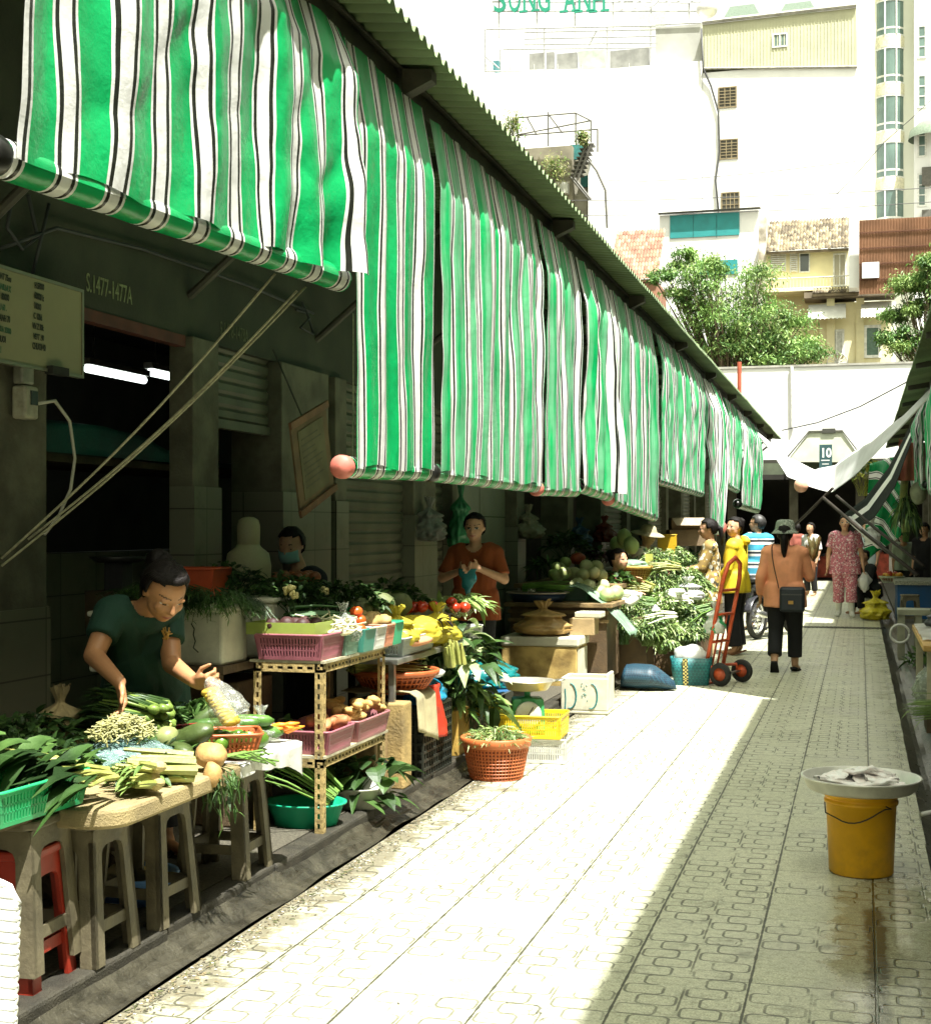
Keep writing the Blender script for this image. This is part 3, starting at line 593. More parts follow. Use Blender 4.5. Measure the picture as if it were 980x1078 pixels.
# ------------------------------------------------------------------ paving
def tile_material():
    m, t, b = base('paving_tiles')
    vec = nd(t, 'ShaderNodeTexCoord').outputs['Object']; sp = nd(t, 'ShaderNodeSeparateXYZ'); t.links.new(vec, sp.inputs[0])
    x = mth(t, 'ADD', sp.outputs[0], 0.749 + 4.0); y = mth(t, 'ADD', sp.outputs[1], 4.03)
    u = mth(t, 'FRACT', mth(t, 'DIVIDE', x, .4)); v = mth(t, 'FRACT', mth(t, 'DIVIDE', y, .4))
    iu = mth(t, 'FLOOR', mth(t, 'DIVIDE', x, .4)); iv = mth(t, 'FLOOR', mth(t, 'DIVIDE', y, .4))
    def edge(q): return mth(t, 'MULTIPLY', mth(t, 'SUBTRACT', .5, mth(t, 'ABSOLUTE', mth(t, 'SUBTRACT', q, .5))), .4)
    wig = mth(t, 'MULTIPLY', mth(t, 'SUBTRACT', noi(t, vec, 16, 5), .5), .011)
    ju = mth(t, 'SUBTRACT', 1, _ss(t, mth(t, 'ADD', edge(u), wig), .0025, .006))
    jv = mth(t, 'SUBTRACT', 1, _ss(t, mth(t, 'ADD', edge(v), wig), .001, .0035))
    # long loops pressed into each half of a tile, alternately hung left and right
    w2 = mth(t, 'FRACT', mth(t, 'MULTIPLY', u, 2)); k = mth(t, 'MULTIPLY', v, 4); kf = mth(t, 'FRACT', k); ki = mth(t, 'FLOOR', k)
    sg = mth(t, 'SUBTRACT', mth(t, 'MULTIPLY', mth(t, 'MODULO', ki, 2), 2), 1)
    px = mth(t, 'MULTIPLY', mth(t, 'SUBTRACT', mth(t, 'SUBTRACT', w2, .5), mth(t, 'MULTIPLY', sg, .13)), .2)
    py = mth(t, 'MULTIPLY', mth(t, 'SUBTRACT', kf, .5), .4 / 4)
    qx = mth(t, 'SUBTRACT', mth(t, 'ABSOLUTE', px), .062 - .024); qy = mth(t, 'SUBTRACT', mth(t, 'ABSOLUTE', py), .047 - .024)
    lx = mth(t, 'MAXIMUM', qx, 0); ly = mth(t, 'MAXIMUM', qy, 0)
    sd = mth(t, 'SUBTRACT', mth(t, 'ADD', mth(t, 'SQRT', mth(t, 'ADD', mth(t, 'MULTIPLY', lx, lx), mth(t, 'MULTIPLY', ly, ly))), mth(t, 'MINIMUM', mth(t, 'MAXIMUM', qx, qy), 0)), .024)
    gl = mth(t, 'SUBTRACT', 1, _ss(t, mth(t, 'ABSOLUTE', mth(t, 'ADD', sd, mth(t, 'MULTIPLY', wig, .4))), .0024, .0064))
    mid = mth(t, 'SUBTRACT', 1, _ss(t, mth(t, 'ADD', mth(t, 'MULTIPLY', mth(t, 'ABSOLUTE', mth(t, 'SUBTRACT', u, .5)), .4), mth(t, 'ABSOLUTE', wig)), .0024, .006))
    gl = mth(t, 'MAXIMUM', gl, mth(t, 'MULTIPLY', mid, _ss(t, mth(t, 'ABSOLUTE', mth(t, 'SUBTRACT', v, .5)), .36, .34)))
    # only about three tiles of four still show the pressed pattern, and it is worn through in patches
    wn = nd(t, 'ShaderNodeTexWhiteNoise', noise_dimensions='2D'); cb = nd(t, 'ShaderNodeCombineXYZ'); t.links.new(iu, cb.inputs[0]); t.links.new(iv, cb.inputs[1]); t.links.new(cb.outputs[0], wn.inputs['Vector'])
    keep = mth(t, 'MULTIPLY', _ss(t, wn.outputs[0], .10, .20), _ss(t, noi(t, vec, 3.1, 5), .36, .50))
    gl = mth(t, 'MULTIPLY', gl, keep)
    spk = noi(t, vec, 130, 4, .85); pat = noi(t, vec, 1.3, 5, .65); pat2 = noi(t, vec, 6, 5, .7)
    col = mixc(t, _ss(t, spk, .36, .64), (.25, .25, .155), (.68, .68, .49))
    col = mixc(t, mth(t, 'MULTIPLY', _ss(t, pat, .35, .72), .42), col, (.38, .38, .27))
    col = mixc(t, mth(t, 'MULTIPLY', wn.outputs[0], .35), col, (.66, .65, .52))
    mot = noi(t, vec, 34, 5, .75); col = mixc(t, mth(t, 'MULTIPLY', _ss(t, mot, .42, .68), .55), col, mixc(t, 1.0, col, (.42, .41, .36), 'MULTIPLY'))
    cr1 = nd(t, 'ShaderNodeTexVoronoi'); cr1.feature = 'DISTANCE_TO_EDGE'; cr1.inputs['Scale'].default_value = 1.1; dv = nd(t, 'ShaderNodeVectorMath', operation='ADD'); nz = nd(t, 'ShaderNodeTexNoise'); nz.inputs['Scale'].default_value = 4; nz.inputs['Detail'].default_value = 5; t.links.new(vec, nz.inputs['Vector']); sv = nd(t, 'ShaderNodeVectorMath', operation='SCALE'); sv.inputs['Scale'].default_value = .5; t.links.new(nz.outputs['Color'], sv.inputs[0]); t.links.new(vec, dv.inputs[0]); t.links.new(sv.outputs[0], dv.inputs[1]); t.links.new(dv.outputs[0], cr1.inputs['Vector'])
    crk = mth(t, 'MULTIPLY', mth(t, 'SUBTRACT', 1, _ss(t, cr1.outputs[0], .0015, .005)), _ss(t, pat, .52, .6)); col = mixc(t, mth(t, 'MULTIPLY', crk, .7), col, (.05, .045, .03))
    # dirt along the stalls on the left
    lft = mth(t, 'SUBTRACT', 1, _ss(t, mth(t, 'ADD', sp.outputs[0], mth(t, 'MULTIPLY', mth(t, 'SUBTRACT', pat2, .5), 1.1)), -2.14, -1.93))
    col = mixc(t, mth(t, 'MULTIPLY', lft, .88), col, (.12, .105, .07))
    col = mixc(t, mth(t, 'MULTIPLY', _ss(t, pat2, .54, .70), .5), col, (.11, .10, .07))
    # wet side of the alley and the spill by the bucket
    wet1 = _ss(t, mth(t, 'ADD', sp.outputs[0], mth(t, 'MULTIPLY', mth(t, 'SUBTRACT', pat, .5), 1.6)), -.35, .35)
    ex = mth(t, 'DIVIDE', mth(t, 'SUBTRACT', sp.outputs[0], .12), .25); ey = mth(t, 'DIVIDE', mth(t, 'SUBTRACT', sp.outputs[1], 5.35), 1.15)
    rr = mth(t, 'ADD', mth(t, 'MULTIPLY', ex, ex), mth(t, 'MULTIPLY', ey, ey))
    wet2 = mth(t, 'SUBTRACT', 1, _ss(t, mth(t, 'ADD', rr, mth(t, 'MULTIPLY', mth(t, 'SUBTRACT', pat2, .5), 2.4)), .5, 1.25))
    far = _ss(t, mth(t, 'ADD', sp.outputs[1], mth(t, 'MULTIPLY', mth(t, 'SUBTRACT', pat2, .5), 8)), 14.5, 17)
    wet = mth(t, 'MAXIMUM', mth(t, 'MAXIMUM', mth(t, 'MULTIPLY', wet1, .55), wet2), mth(t, 'MULTIPLY', far, mth(t, 'MULTIPLY', _ss(t, pat2, .42, .6), .5)))
    jx = mth(t, 'DIVIDE', mth(t, 'ADD', mth(t, 'SUBTRACT', sp.outputs[0], .055), mth(t, 'MULTIPLY', mth(t, 'SUBTRACT', pat2, .5), .10)), .045)
    run = mth(t, 'MULTIPLY', mth(t, 'SUBTRACT', 1, _ss(t, mth(t, 'ABSOLUTE', jx), .45, 1.2)), mth(t, 'SUBTRACT', 1, _ss(t, sp.outputs[1], 5.75, 5.9)))
    wet2 = mth(t, 'MAXIMUM', wet2, run); wet = mth(t, 'MAXIMUM', wet, run); col = mixc(t, mth(t, 'MULTIPLY', run, .8), col, (.05, .035, .015))
    col = mixc(t, mth(t, 'MULTIPLY', wet, .62), col, mixc(t, 1.0, col, (.34, .31, .23), 'MULTIPLY'))
    gr = mth(t, 'MAXIMUM', mth(t, 'MULTIPLY', gl, .72), mth(t, 'MAXIMUM', mth(t, 'MULTIPLY', ju, .92), mth(t, 'MULTIPLY', jv, .8)))
    col = mixc(t, gr, col, (.020, .021, .012))
    t.links.new(col, b.inputs['Base Color'])
    ro = mth(t, 'SUBTRACT', mth(t, 'ADD', .40, mth(t, 'MULTIPLY', spk, .2)), mth(t, 'MULTIPLY', wet, mth(t, 'ADD', .30, mth(t, 'MULTIPLY', pat2, .22))))
    t.links.new(ro, b.inputs['Roughness']); b.inputs['Specular IOR Level'].default_value = .45
    h = mth(t, 'SUBTRACT', mth(t, 'MULTIPLY', spk, mth(t, 'MULTIPLY', mth(t, 'SUBTRACT', 1, wet2), .18)), gr)
    h = mth(t, 'ADD', h, mth(t, 'MULTIPLY', pat2, .8))
    bump(t, h, .55, .004, b)
    return m
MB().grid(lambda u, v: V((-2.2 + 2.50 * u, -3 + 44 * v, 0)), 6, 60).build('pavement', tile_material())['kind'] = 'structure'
mg = M('earth', (.10, .09, .065), .9, .3, 3, .5)
struct(MB().grid(lambda u, v: V((-300 + 600 * u, -60 + 700 * v, -.06)), 4, 4).build('ground', mg))
mk = M('kerb_concrete', (.030, .027, .018), .6, .35, 12, .8, dirt=.7, fine=150)
terr = M('platform_terrazzo', (.075, .068, .048), .7, .45, 70, .5, dirt=.6, fine=200)
struct(MB().b2((-7.2, -3, -.05), (-2.44, 40, .10)).build('stall_floor', terr))
kb = MB(); y = -3.0
while y < 40:
    L = U(.9, 1.3); kb.b2((-2.437, y, -.05), (-2.33 + U(-.006, .006), y + L - .012, .103 + U(-.006, .004))); y += L
struct(kb.build('kerb', mk, bevel=.012))
gut = M('wet_gutter', (.035, .032, .022), .30, .5, 9, .8, fine=50)
struct(MB().grid(lambda u, v: V((-2.345 + .13 * u + .03 * noise.noise(V((v * 90, 2, 0))), -3 + 43 * v, .003 + .072 * (1 - u) ** 1.6 + .022 * noise.noise(V((u * 4, v * 160, 1))) * u * (1 - u) * 4)), 8, 500).build('gutter', gut))
struct(MB().grid(lambda u, v: V((.295 + .28 * u, -3 + 43 * v, .002 - .05 * sin(pi * min(1, u * 1.3)) + .015 * noise.noise(V((u * 3, v * 60, 1))))), 8, 300).build('drain_channel', gut))
struct(MB().b2((.568, -3, -.05), (6, 40, .07)).build('stall_floor', terr))
# drain covers set across the alley
gm = M('drain_iron', (.03, .03, .025), .5, .3, 20, .4, metal=.4)
for (a, b_) in (((822, 660), (930, 661)),):
    p, q = G(*a), G(*b_); mb = MB()
    for k in range(26):
        f = k / 26; xx = p.x + (q.x - p.x) * f; mb.b2((xx, p.y - .1, .004), (xx + .014, p.y + .1, .012))
    mb.b2((p.x - .02, p.y - .12, .004), (q.x + .02, p.y - .101, .013)); mb.b2((p.x - .02, p.y + .101, .004), (q.x + .02, p.y + .12, .013))
    tag(mb.build('drain_grate', gm), 'dark iron drain grate let into the wet paving across the alley', 'drain grate')

# litter: trodden leaf scraps and grit along the gutter
lit = MB(); lm = [M('leaf_scrap', (.06, .07, .02), .8, .4, 30), M('straw_scrap', (.16, .13, .07), .85, .3, 30), M('grit', (.10, .09, .065), .9, .3, 40), M('pale_scrap', (.40, .38, .32), .8, .2, 30)]
for i in range(2600):
    yy = 3.2 + 11 * R() ** 1.2; xx = -2.19 + abs(random.gauss(0, .05)); s = U(.0018, .0062)
    if R() < .02: xx = U(-2.2, -1.2)
    a = U(0, pi); k = random.choice((0, 1, 1, 2, 2, 2, 3)); ex = V((cos(a), sin(a), 0)) * s * (2.2 if k < 2 else 1); ey = V((-sin(a), cos(a), 0)) * s * (.5 if k < 2 else .8); h = U(.001, .004)
    c = V((xx, yy, .003)); lit.add([c - ex - ey, c + ex - ey, c + ex * .8 + ey, c - ex + ey, c + V((0, 0, h)) - ex * .5, c + V((0, 0, h)) + ex * .5], [(0, 1, 5, 4), (1, 2, 5), (2, 3, 4, 5), (3, 0, 4)], k)
tag(lit.build('litter', lm), 'scatter of trodden leaf scraps and grit along the left gutter', 'litter', kind='stuff')

# ------------------------------------------------------------------ left market building
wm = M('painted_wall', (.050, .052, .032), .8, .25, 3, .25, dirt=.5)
bld = thing('market_building', 'long low market hall with roller shutters behind the left row of stalls', 'market building', (-3.5, 18, .1))
XW = -3.5
def part(name, mb, mats, parent=bld, **k): return mb.build(name, mats, parent, **k)
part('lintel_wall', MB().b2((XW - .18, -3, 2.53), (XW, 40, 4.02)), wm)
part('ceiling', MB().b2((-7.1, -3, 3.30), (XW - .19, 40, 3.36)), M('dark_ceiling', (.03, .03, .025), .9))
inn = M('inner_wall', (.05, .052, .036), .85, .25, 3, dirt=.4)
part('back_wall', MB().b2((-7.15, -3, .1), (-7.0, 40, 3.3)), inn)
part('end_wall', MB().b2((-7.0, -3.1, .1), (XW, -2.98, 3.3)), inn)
pm = M('pillar_plaster', (.12, .112, .075), .8, .3, 5, .4, dirt=.75)
tm_, tt, tb = base('wall_tile')
tv = nd(tt, 'ShaderNodeTexCoord').outputs['Object']; mp = nd(tt, 'ShaderNodeMapping'); mp.inputs['Rotation'].default_value = (0, radians(90), 0); tt.links.new(tv, mp.inputs[0])
br = nd(tt, 'ShaderNodeTexBrick'); br.offset = 0; br.inputs['Scale'].default_value = 1; br.inputs['Brick Width'].default_value = .40; br.inputs['Row Height'].default_value = .25; br.inputs['Mortar Size'].default_value = .004
for i, c in (('Color1', (.17, .168, .115, 1)), ('Color2', (.14, .138, .095, 1)), ('Mortar', (.05, .045, .03, 1))): br.inputs[i].default_value = c
sp_ = nd(tt, 'ShaderNodeSeparateXYZ'); cb_ = nd(tt, 'ShaderNodeCombineXYZ'); tt.links.new(tv, sp_.inputs[0]); tt.links.new(mth(tt, 'ADD', sp_.outputs[0], sp_.outputs[1]), cb_.inputs[0]); tt.links.new(sp_.outputs[2], cb_.inputs[1]); tt.links.new(cb_.outputs[0], br.inputs['Vector'])
dn = noi(tt, tv, 4, 6, .7); tt.links.new(mixc(tt, mth(tt, 'MULTIPLY', _ss(tt, dn, .5, .75), .6), br.outputs[0], (.06, .05, .03)), tb.inputs['Base Color']); tb.inputs['Roughness'].default_value = .35
tilem = tm_
pil = [(5.12, 5.57, 1.15), (7.0, 7.32, 1.72), (8.22, 9.03, 1.72), (9.16, 9.38, 1.68), (10.93, 11.55, 1.6), (12.05, 12.38, 1.5), (14.5, 14.85, 1.5)]
yy = 17.2
while yy < 39: pil.append((yy, yy + .34, 1.4)); yy += 2.3
for (a, b_, ht) in pil:
    dp = .1 if a == 7.0 else .3
    p = part('pillar', MB().b2((XW - dp, a, .1), (XW + .045, b_, 2.53)), pm, bevel=.008)
    part('tile_cladding', MB().b2((XW - dp + .01, a - .010, .1), (XW + .057, b_ + .010, ht)), tilem, p)
shm = M('shutter_steel', (.14, .135, .09), .5, .2, 4, .1, metal=.35, dirt=.6)
def shutter(y0, y1, z0, x=XW - .06):
    mb = MB(); z = z0; prof = []
    while z < 2.53: prof += [(0, z), (.016, z + .018), (.018, z + .055), (.004, z + .068)]; z += .078
    n = len(prof); vs = [V((x + dx, yy_, zz)) for yy_ in (y0, y1) for dx, zz in prof]
    mb.add(vs, [(i, i + n, i + n + 1, i + 1) for i in range(n - 1)]); mb.b2((x - .02, y0, z0 - .05), (x + .03, y1, z0))
    part('roller_shutter', mb, shm, solid=.002)
shutter(7.33, 8.21, 2.12); shutter(9.04, 9.155, .3); shutter(9.39, 10.92, .3); shutter(11.56, 12.04, .3)
for k in range(4): shutter(19.86 + 4.6 * k, 21.79 + 4.6 * k, .3)
part('tiled_wall', MB().b2((XW - .2, 12.39, .1), (XW - .08, 14.49, 2.53)), M('pale_panel', (.19, .19, .135), .45, .12, 3, dirt=.3))
jb = MB()
for zz in (.85, 1.6): jb.b2((XW - .081, 12.39, zz), (XW - .077, 14.49, zz + .008))
jb.b2((XW - .081, 13.45, .1), (XW - .077, 13.457, 2.53)); part('panel_joint', jb, M('joint_dark', (.03, .03, .02), .8))
part('half_wall', MB().b2((-4.62, 5.6, .1), (-4.5, 9.2, 1.35)), tilem)
part('door_frame', MB().b2((XW - .05, 5.575, 2.47), (XW + .01, 6.98, 2.528)), M('old_red_frame', (.10, .03, .02), .6, .3))
# roof: corrugated sheet on rafters
def corrugated(y0, y1, pts, per=.125, amp=.02, n=8):
    mb = MB(); k = int((y1 - y0) / per * n)
    vs = []
    for i in range(k + 1):
        yy = y0 + (y1 - y0) * i / k; a = 2 * pi * i / n; q = amp * max(-1, min(1, 1.4 * sin(a))); sag = .012 * noise.noise(V((yy * .6, 0, 3)))
        for j, (x, z) in enumerate(pts): vs.append(V((x + (.012 * noise.noise(V((floor(yy / .8) * 3.1, 1, j))) if j == 0 else 0), yy, z + q + sag)))
    m_ = len(pts); fs = [(i * m_ + j, i * m_ + j + 1, (i + 1) * m_ + j + 1, (i + 1) * m_ + j) for i in range(k) for j in range(m_ - 1)]
    mb.add(vs, fs); return mb
rm = M('roof_sheet', (.15, .205, .10), .5, .22, 1.6, 0, metal=.0, dirt=.45)  # grey-green paint, with green bounce light from the blinds put into the colour
part('roof', corrugated(-3, 39.3, [(-2.045, 3.88), (-2.6, 3.94), (-3.6, 4.05), (-7.2, 4.43)]), rm, smooth=True)
bmm = M('beam_steel', (.055, .05, .033), .6, .35, 6, .4, dirt=.7)
bm_ = MB(); bm_.b2((-2.36, -3, 3.722), (-2.28, 39.2, 3.735)); bm_.b2((-2.325, -3, 3.735), (-2.315, 39.2, 3.870)); bm_.b2((-2.36, -3, 3.870), (-2.28, 39.2, 3.883)); part('beam', bm_, bmm)
yy = 1.4; k_ = 0
while yy < 39:
    mb = MB(); mb.poly([(-2.361, yy, 3.80), (-2.361, yy, 3.885), (-3.5, yy, 4.0), (-3.5, yy, 3.9)], (0, .055, 0)); part('rafter', mb, bmm)
    if k_ % 2 == 1: mb = MB(); mb.poly([(-2.12, yy, 3.80), (-2.12, yy, 3.855), (-2.279, yy, 3.87), (-2.279, yy, 3.73)], (0, .09, 0)); part('bracket', mb, bmm)
    k_ += 1
    mb = MB(); mb.tube([(XW, yy + .03, 2.75), (-2.33, yy + .03, 3.70)], .024, 8); part('strut', mb, bmm)
    yy += 1.87
ink = M('faded_stencil', (.24, .26, .13), .8, .3, 30)
o = XP(91, 306, XW + .003); part('lettering', text_mb('S.1477-1477A', .125, o, (0, 1, 0), (0, 0, 1), .002, 0, .62), ink)
o = XP(232, 352, XW + .003); part('lettering', text_mb('S.1478-1478A', .11, o, (0, 1, 0), (0, 0, 1), .002, 0, .62), M('very_faded_stencil', (.13, .14, .075), .8, .3, 30))
# electricity meter, cable
mtr = thing('electricity_meter', 'small pale electricity meter box with a white cable on the front pillar', 'meter', (XW + .05, 5.44, 1.95))
c = XP(27, 424, XW + .09); mb = MB(); mb.box(c, (.07, .10, .14)); mb.build('meter_case', M('old_white_plastic', (.36, .34, .24), .5, .15, 20, dirt=.4), mtr, bevel=.012)
MB().box(c + V((.037, .01, .02)), (.006, .05, .06)).build('meter_window', M('dark_window', (.03, .03, .03), .2), mtr)
mb = MB(); mb.box(c + V((.005, -.02, .12)), (.05, .09, .09)); mb.build('fuse_box', M('old_grey_plastic', (.2, .2, .15), .5, .15, 20, dirt=.5), mtr, bevel=.01)
mb = MB(); s = c + V((.03, .05, .0)); mb.tube([s, s + V((.02, .10, .02)), s + V((.02, .22, -.06)), s + V((.01, .28, -.22)), s + V((0, .26, -.36)), s + V((-.01, .18, -.48)), s + V((-.02, .08, -.56))], .008, 6); mb.build('cable', M('white_cable', (.5, .48, .38), .5), mtr, smooth=True)

# price board
brd = thing('price_board', 'cream whiteboard with a handwritten price list hanging on the front pillar', 'board', XP(40, 350, XW + .12))
xb = XW + .12; y0b, y1b = 4.45, XP(86, 350, xb).y; zt, zb_ = XP(86, 308, xb).z, XP(86, 395, xb).z
MB().b2((xb - .02, y0b, zb_), (xb, y1b, zt)).build('panel', M('board_cream', (.27, .245, .13), .45, .1, 2, dirt=.2), brd)
fr = MB(); alu = M('aluminium_edge', (.25, .24, .17), .4, .1, 9, metal=.6)
fr.b2((xb - .024, y0b, zt), (xb + .006, y1b + .014, zt + .014)); fr.b2((xb - .024, y0b, zb_ - .014), (xb + .006, y1b + .014, zb_)); fr.b2((xb - .024, y1b, zb_), (xb + .006, y1b + .014, zt)); fr.build('frame', alu, brd)
hand_ink = M('marker_ink', (.03, .035, .025), .7); green_ink = M('green_marker', (.06, .13, .07), .7)
yl = XP(0, 340, xb).y; rowh = (zt - zb_) / 8.6
L1 = ['HANT 75ou', 'VANILLA X', 'U  80000', 'XU 60 .', 'HANH 70', 'CUA 35000', 'CHUOI', 'L1']; L2 = ['H 55000', '60000 k', '10000', 'C 120d', 'VN Z 30k', 'VETT . 90', 'CHUOI 40', '']
for i in range(8):
    z = zt - rowh * (i + .95)
    for txt, q, mm in ((L1[i], -.02, hand_ink if i % 2 == 0 else green_ink), (L2[i], .24, hand_ink)):
        if txt: text_mb(txt, rowh * U(.72, .9), (xb + .004, yl + q + U(-.01, .01), z), (0, 1, U(-.05, .03)), (0, U(-.1, .12), 1), .001, 0, .58, .0012).build('writing', mm, brd)
MB().box((xb + .012, y1b - .22, zb_ - .005), (.04, .13, .035)).build('eraser', M('black_felt', (.02, .02, .015), .8), brd)

# ------------------------------------------------------------------ striped blinds
def stripe_material(name='striped_tarpaulin', green=(.008, .40, .115), per=.28, off=0., tr=.30, w=(.062, .029, .048), glare=0., rough=.27):
    m, t, b = base(name); uv = nd(t, 'ShaderNodeUVMap'); sp = nd(t, 'ShaderNodeSeparateXYZ'); t.links.new(uv.outputs[0], sp.inputs[0])
    q = mth(t, 'MULTIPLY', mth(t, 'FRACT', mth(t, 'DIVIDE', mth(t, 'ADD', sp.outputs[0], off), per)), per)
    d = mth(t, 'ABSOLUTE', mth(t, 'SUBTRACT', q, per / 2))           # distance from the middle of the white band
    white = mth(t, 'LESS_THAN', d, w[0]); black = mth(t, 'MULTIPLY', mth(t, 'GREATER_THAN', d, w[1]), mth(t, 'LESS_THAN', d, w[2]))
    oc = nd(t, 'ShaderNodeTexCoord').outputs['Object']; n1 = noi(t, oc, 2.2, 4)
    g = mixc(t, _ss(t, n1, .3, .7), tuple(c * .8 for c in green), tuple(c * 1.25 for c in green))
    if glare:
        mpf = nd(t, 'ShaderNodeMapping'); mpf.inputs['Scale'].default_value = (1, 9, .8); t.links.new(oc, mpf.inputs[0]); g = mixc(t, mth(t, 'MULTIPLY', _ss(t, noi(t, mpf.outputs[0], 1.2, 4, .6), .35, .62), glare), g, (.30, .60, .40))  # pale streaks paint the glare on the plastic into its green
    col = mixc(t, white, g, (.82, .82, .78)); col = mixc(t, black, col, (.022, .024, .018))
    dn = noi(t, oc, 5, 6, .75); col = mixc(t, mth(t, 'MULTIPLY', _ss(t, dn, .55, .8), .35), col, (.16, .14, .09))
    t.links.new(col, b.inputs['Base Color']); b.inputs['Roughness'].default_value = rough; b.inputs['Specular IOR Level'].default_value = .5
    bump(t, noi(t, oc, 11, 5, .6), .35, .02, b)
    tl = nd(t, 'ShaderNodeBsdfTranslucent'); t.links.new(col, tl.inputs[0]); ms = nd(t, 'ShaderNodeMixShader'); ms.inputs[0].default_value = tr
    t.links.new(b.outputs[0], ms.inputs[1]); t.links.new(tl.outputs[0], ms.inputs[2]); t.links.new(ms.outputs[0], t.nodes['Material Output'].inputs[0])
    return m
stm = stripe_material(); stg = stripe_material('glare_striped_tarpaulin', glare=.6)  # second cloth, for the far blinds, has the glare painted in
capm = M('pink_plastic_cap', (.52, .15, .11), .5, .12, 20, dirt=.25); blackp = M('black_pipe', (.012, .012, .01), .35)
XB = -2.25
def blind(label, y0, y1, zb0, zb1, amp=.02, rr=.05, cap0=None, cap1=None, seed=0, bunch=None, ztop=3.725, shift=0., x=XB, group='striped blinds along the left eave', gather=0., face=1, wave=.42, mat=None):
    t = thing('striped_blind', label, 'blind', (x, (y0 + y1) / 2, min(zb0, zb1)), 0, group)
    amp *= .5; stm_ = mat or (stg if y0 > 7.3 else stm); L = y1 - y0; nu = max(26, int(L / .022)); nv = 64; NR = 22
    def fold(u, v):
        yy = u * L; a = amp * (.35 + .65 * sin(pi * min(1, v * .96 + .04)) ** .7)
        f = sin(2 * pi * yy / wave + seed * 1.7 + 2.2 * noise.noise(V((yy * .8, v * .9, seed))) + 1.1 * v) + .6 * sin(2 * pi * yy / (wave * .47) + seed)
        f += 1.6 * noise.noise(V((yy * 2.2, v * 1.6, seed * 3))) + 1.5 * abs(noise.noise(V((yy * 1.9 + v * 2.3, v * 2.1 - yy, seed)))) + .6 * noise.noise(V((yy * 6 + v * 4, v * 7, seed + 2)))
        return a * f
    def pos(u, v):
        zb = zb0 + (zb1 - zb0) * u
        yy = y0 + L * u
        if gather: yy = (y0 + y1) / 2 + (yy - (y0 + y1) / 2) * (1 - gather * v ** 1.5)
        b = 0.
        if bunch: u0, a_ = bunch; k = max(0, (u - u0) / (1 - u0)); b = a_ * k * v
        z = ztop + (zb - ztop) * v - .012 * v * sin(u * L * 9 + seed) 
        return V((x + fold(u, v) * face + (rr + .012) * min(1, v * 5) * face + b * .30 * sin(u * 40) , yy + .03 * noise.noise(V((u * L * 1.5, v * 2.5, seed + 9))) * v, z))
    def uvf(u, v): return (shift + u * L + .035 * noise.noise(V((u * L * 1.3, v * 2.3, seed + 4))) * (.3 + v), v * (ztop - zb0))
    mb = MB(); mb.grid(pos, nu, nv, 0, uvf)
    mb.build('cloth', stm_, t, smooth=True)
    # the rolled-up end: cloth wound on the tube
    mb = MB()
    def rollp(u, v):
        zb = zb0 + (zb1 - zb0) * u; yy = pos(u, 1).y; a = v * 2 * pi * 1.02
        q = rr * (1 + .05 * noise.noise(V((u * L * 4, v * 3, seed))) + .02 * v)
        return V((x + face * (rr * .2 + q * cos(a)), yy, zb - .004 - q * sin(a)))
    mb.grid(rollp, nu, NR, 0, lambda u, v: (uvf(u, 1)[0], 3 + v * .3)); mb.build('rolled_end', stm_, t, smooth=True)
    mb = MB(); mb.tube([V((x + face * rr * .2, y0 - .03, zb0 - .004)), V((x + face * rr * .2, y1 + .03, zb1 - .004))], rr * .55, 12); tb_ = mb.build('roller', blackp, t, smooth=True)
    for cc, yy, zz in ((cap0, y0 - .035, zb0), (cap1, y1 + .035, zb1)):
        if cc is None: continue
        mb = MB(); s = -1 if yy < (y0 + y1) / 2 else 1; mb.lathe([(.001, -.03), (rr * 1.02, -.03), (rr * 1.08, -.02), (rr * 1.08, .02), (rr * .9, .035), (.001, .04)], (x + face * rr * .2, yy, zz - .004), 18, 0, rotm(-s * pi / 2))
        mb.build('end_cap', cc, t, smooth=True)
    return t
bl1 = blind('nearest striped blind, rolled half way up so its green roll hangs above the stall', 3.36, 5.98, 2.50, 2.61, .036, .055, blackp, None, 1.0, (.72, .34), shift=.14, wave=.62)
blind('narrow striped blind with a pink end cap, right after the half-rolled blind', 6.06, 7.24, 1.775, 1.80, .018, .05, capm, None, 2.0, shift=.05)
blind('wide striped blind with a black pipe end, above the man in the orange shirt', 7.42, 9.95, 1.80, 1.80, .026, .05, blackp, None, 3.3, shift=.2)
blind('short striped blind between two pink caps, just past the wide one', 10.04, 11.45, 1.78, 1.80, .03, .05, capm, None, 4.1, shift=.02)
blind('striped blind with a crumpled diagonal fold, above the gourd stall', 11.52, 13.0, 1.85, 1.80, .05, .06, None, None, 5.7, (.3, .35), shift=.1)
blind('striped blind with a pink cap hanging lower than those before it', 13.06, 16.0, 1.76, 1.62, .03, .055, capm, None, 6.2, shift=.25)
blind('pale striped blind hanging shorter, above the person in a pale brimmed hat', 16.1, 20.9, 2.05, 2.0, .045, .06, None, None, 7.9, shift=.0)
blind('longest striped blind, gathered and twisted, hanging behind the women buying', 20.95, 23.5, 1.52, 1.5, .09, .12, None, capm, 8.8, shift=.12, gather=.35, wave=.7)
blind('short striped blind before the last one, past a dark gap', 24.6, 27.2, 2.25, 2.2, .05, .06, None, None, 9.4, shift=.2)
blind('last striped blind of the row, rolled unevenly at the far end', 27.3, 32.4, 1.95, 1.9, .06, .09, None, None, 10.6, shift=.07)

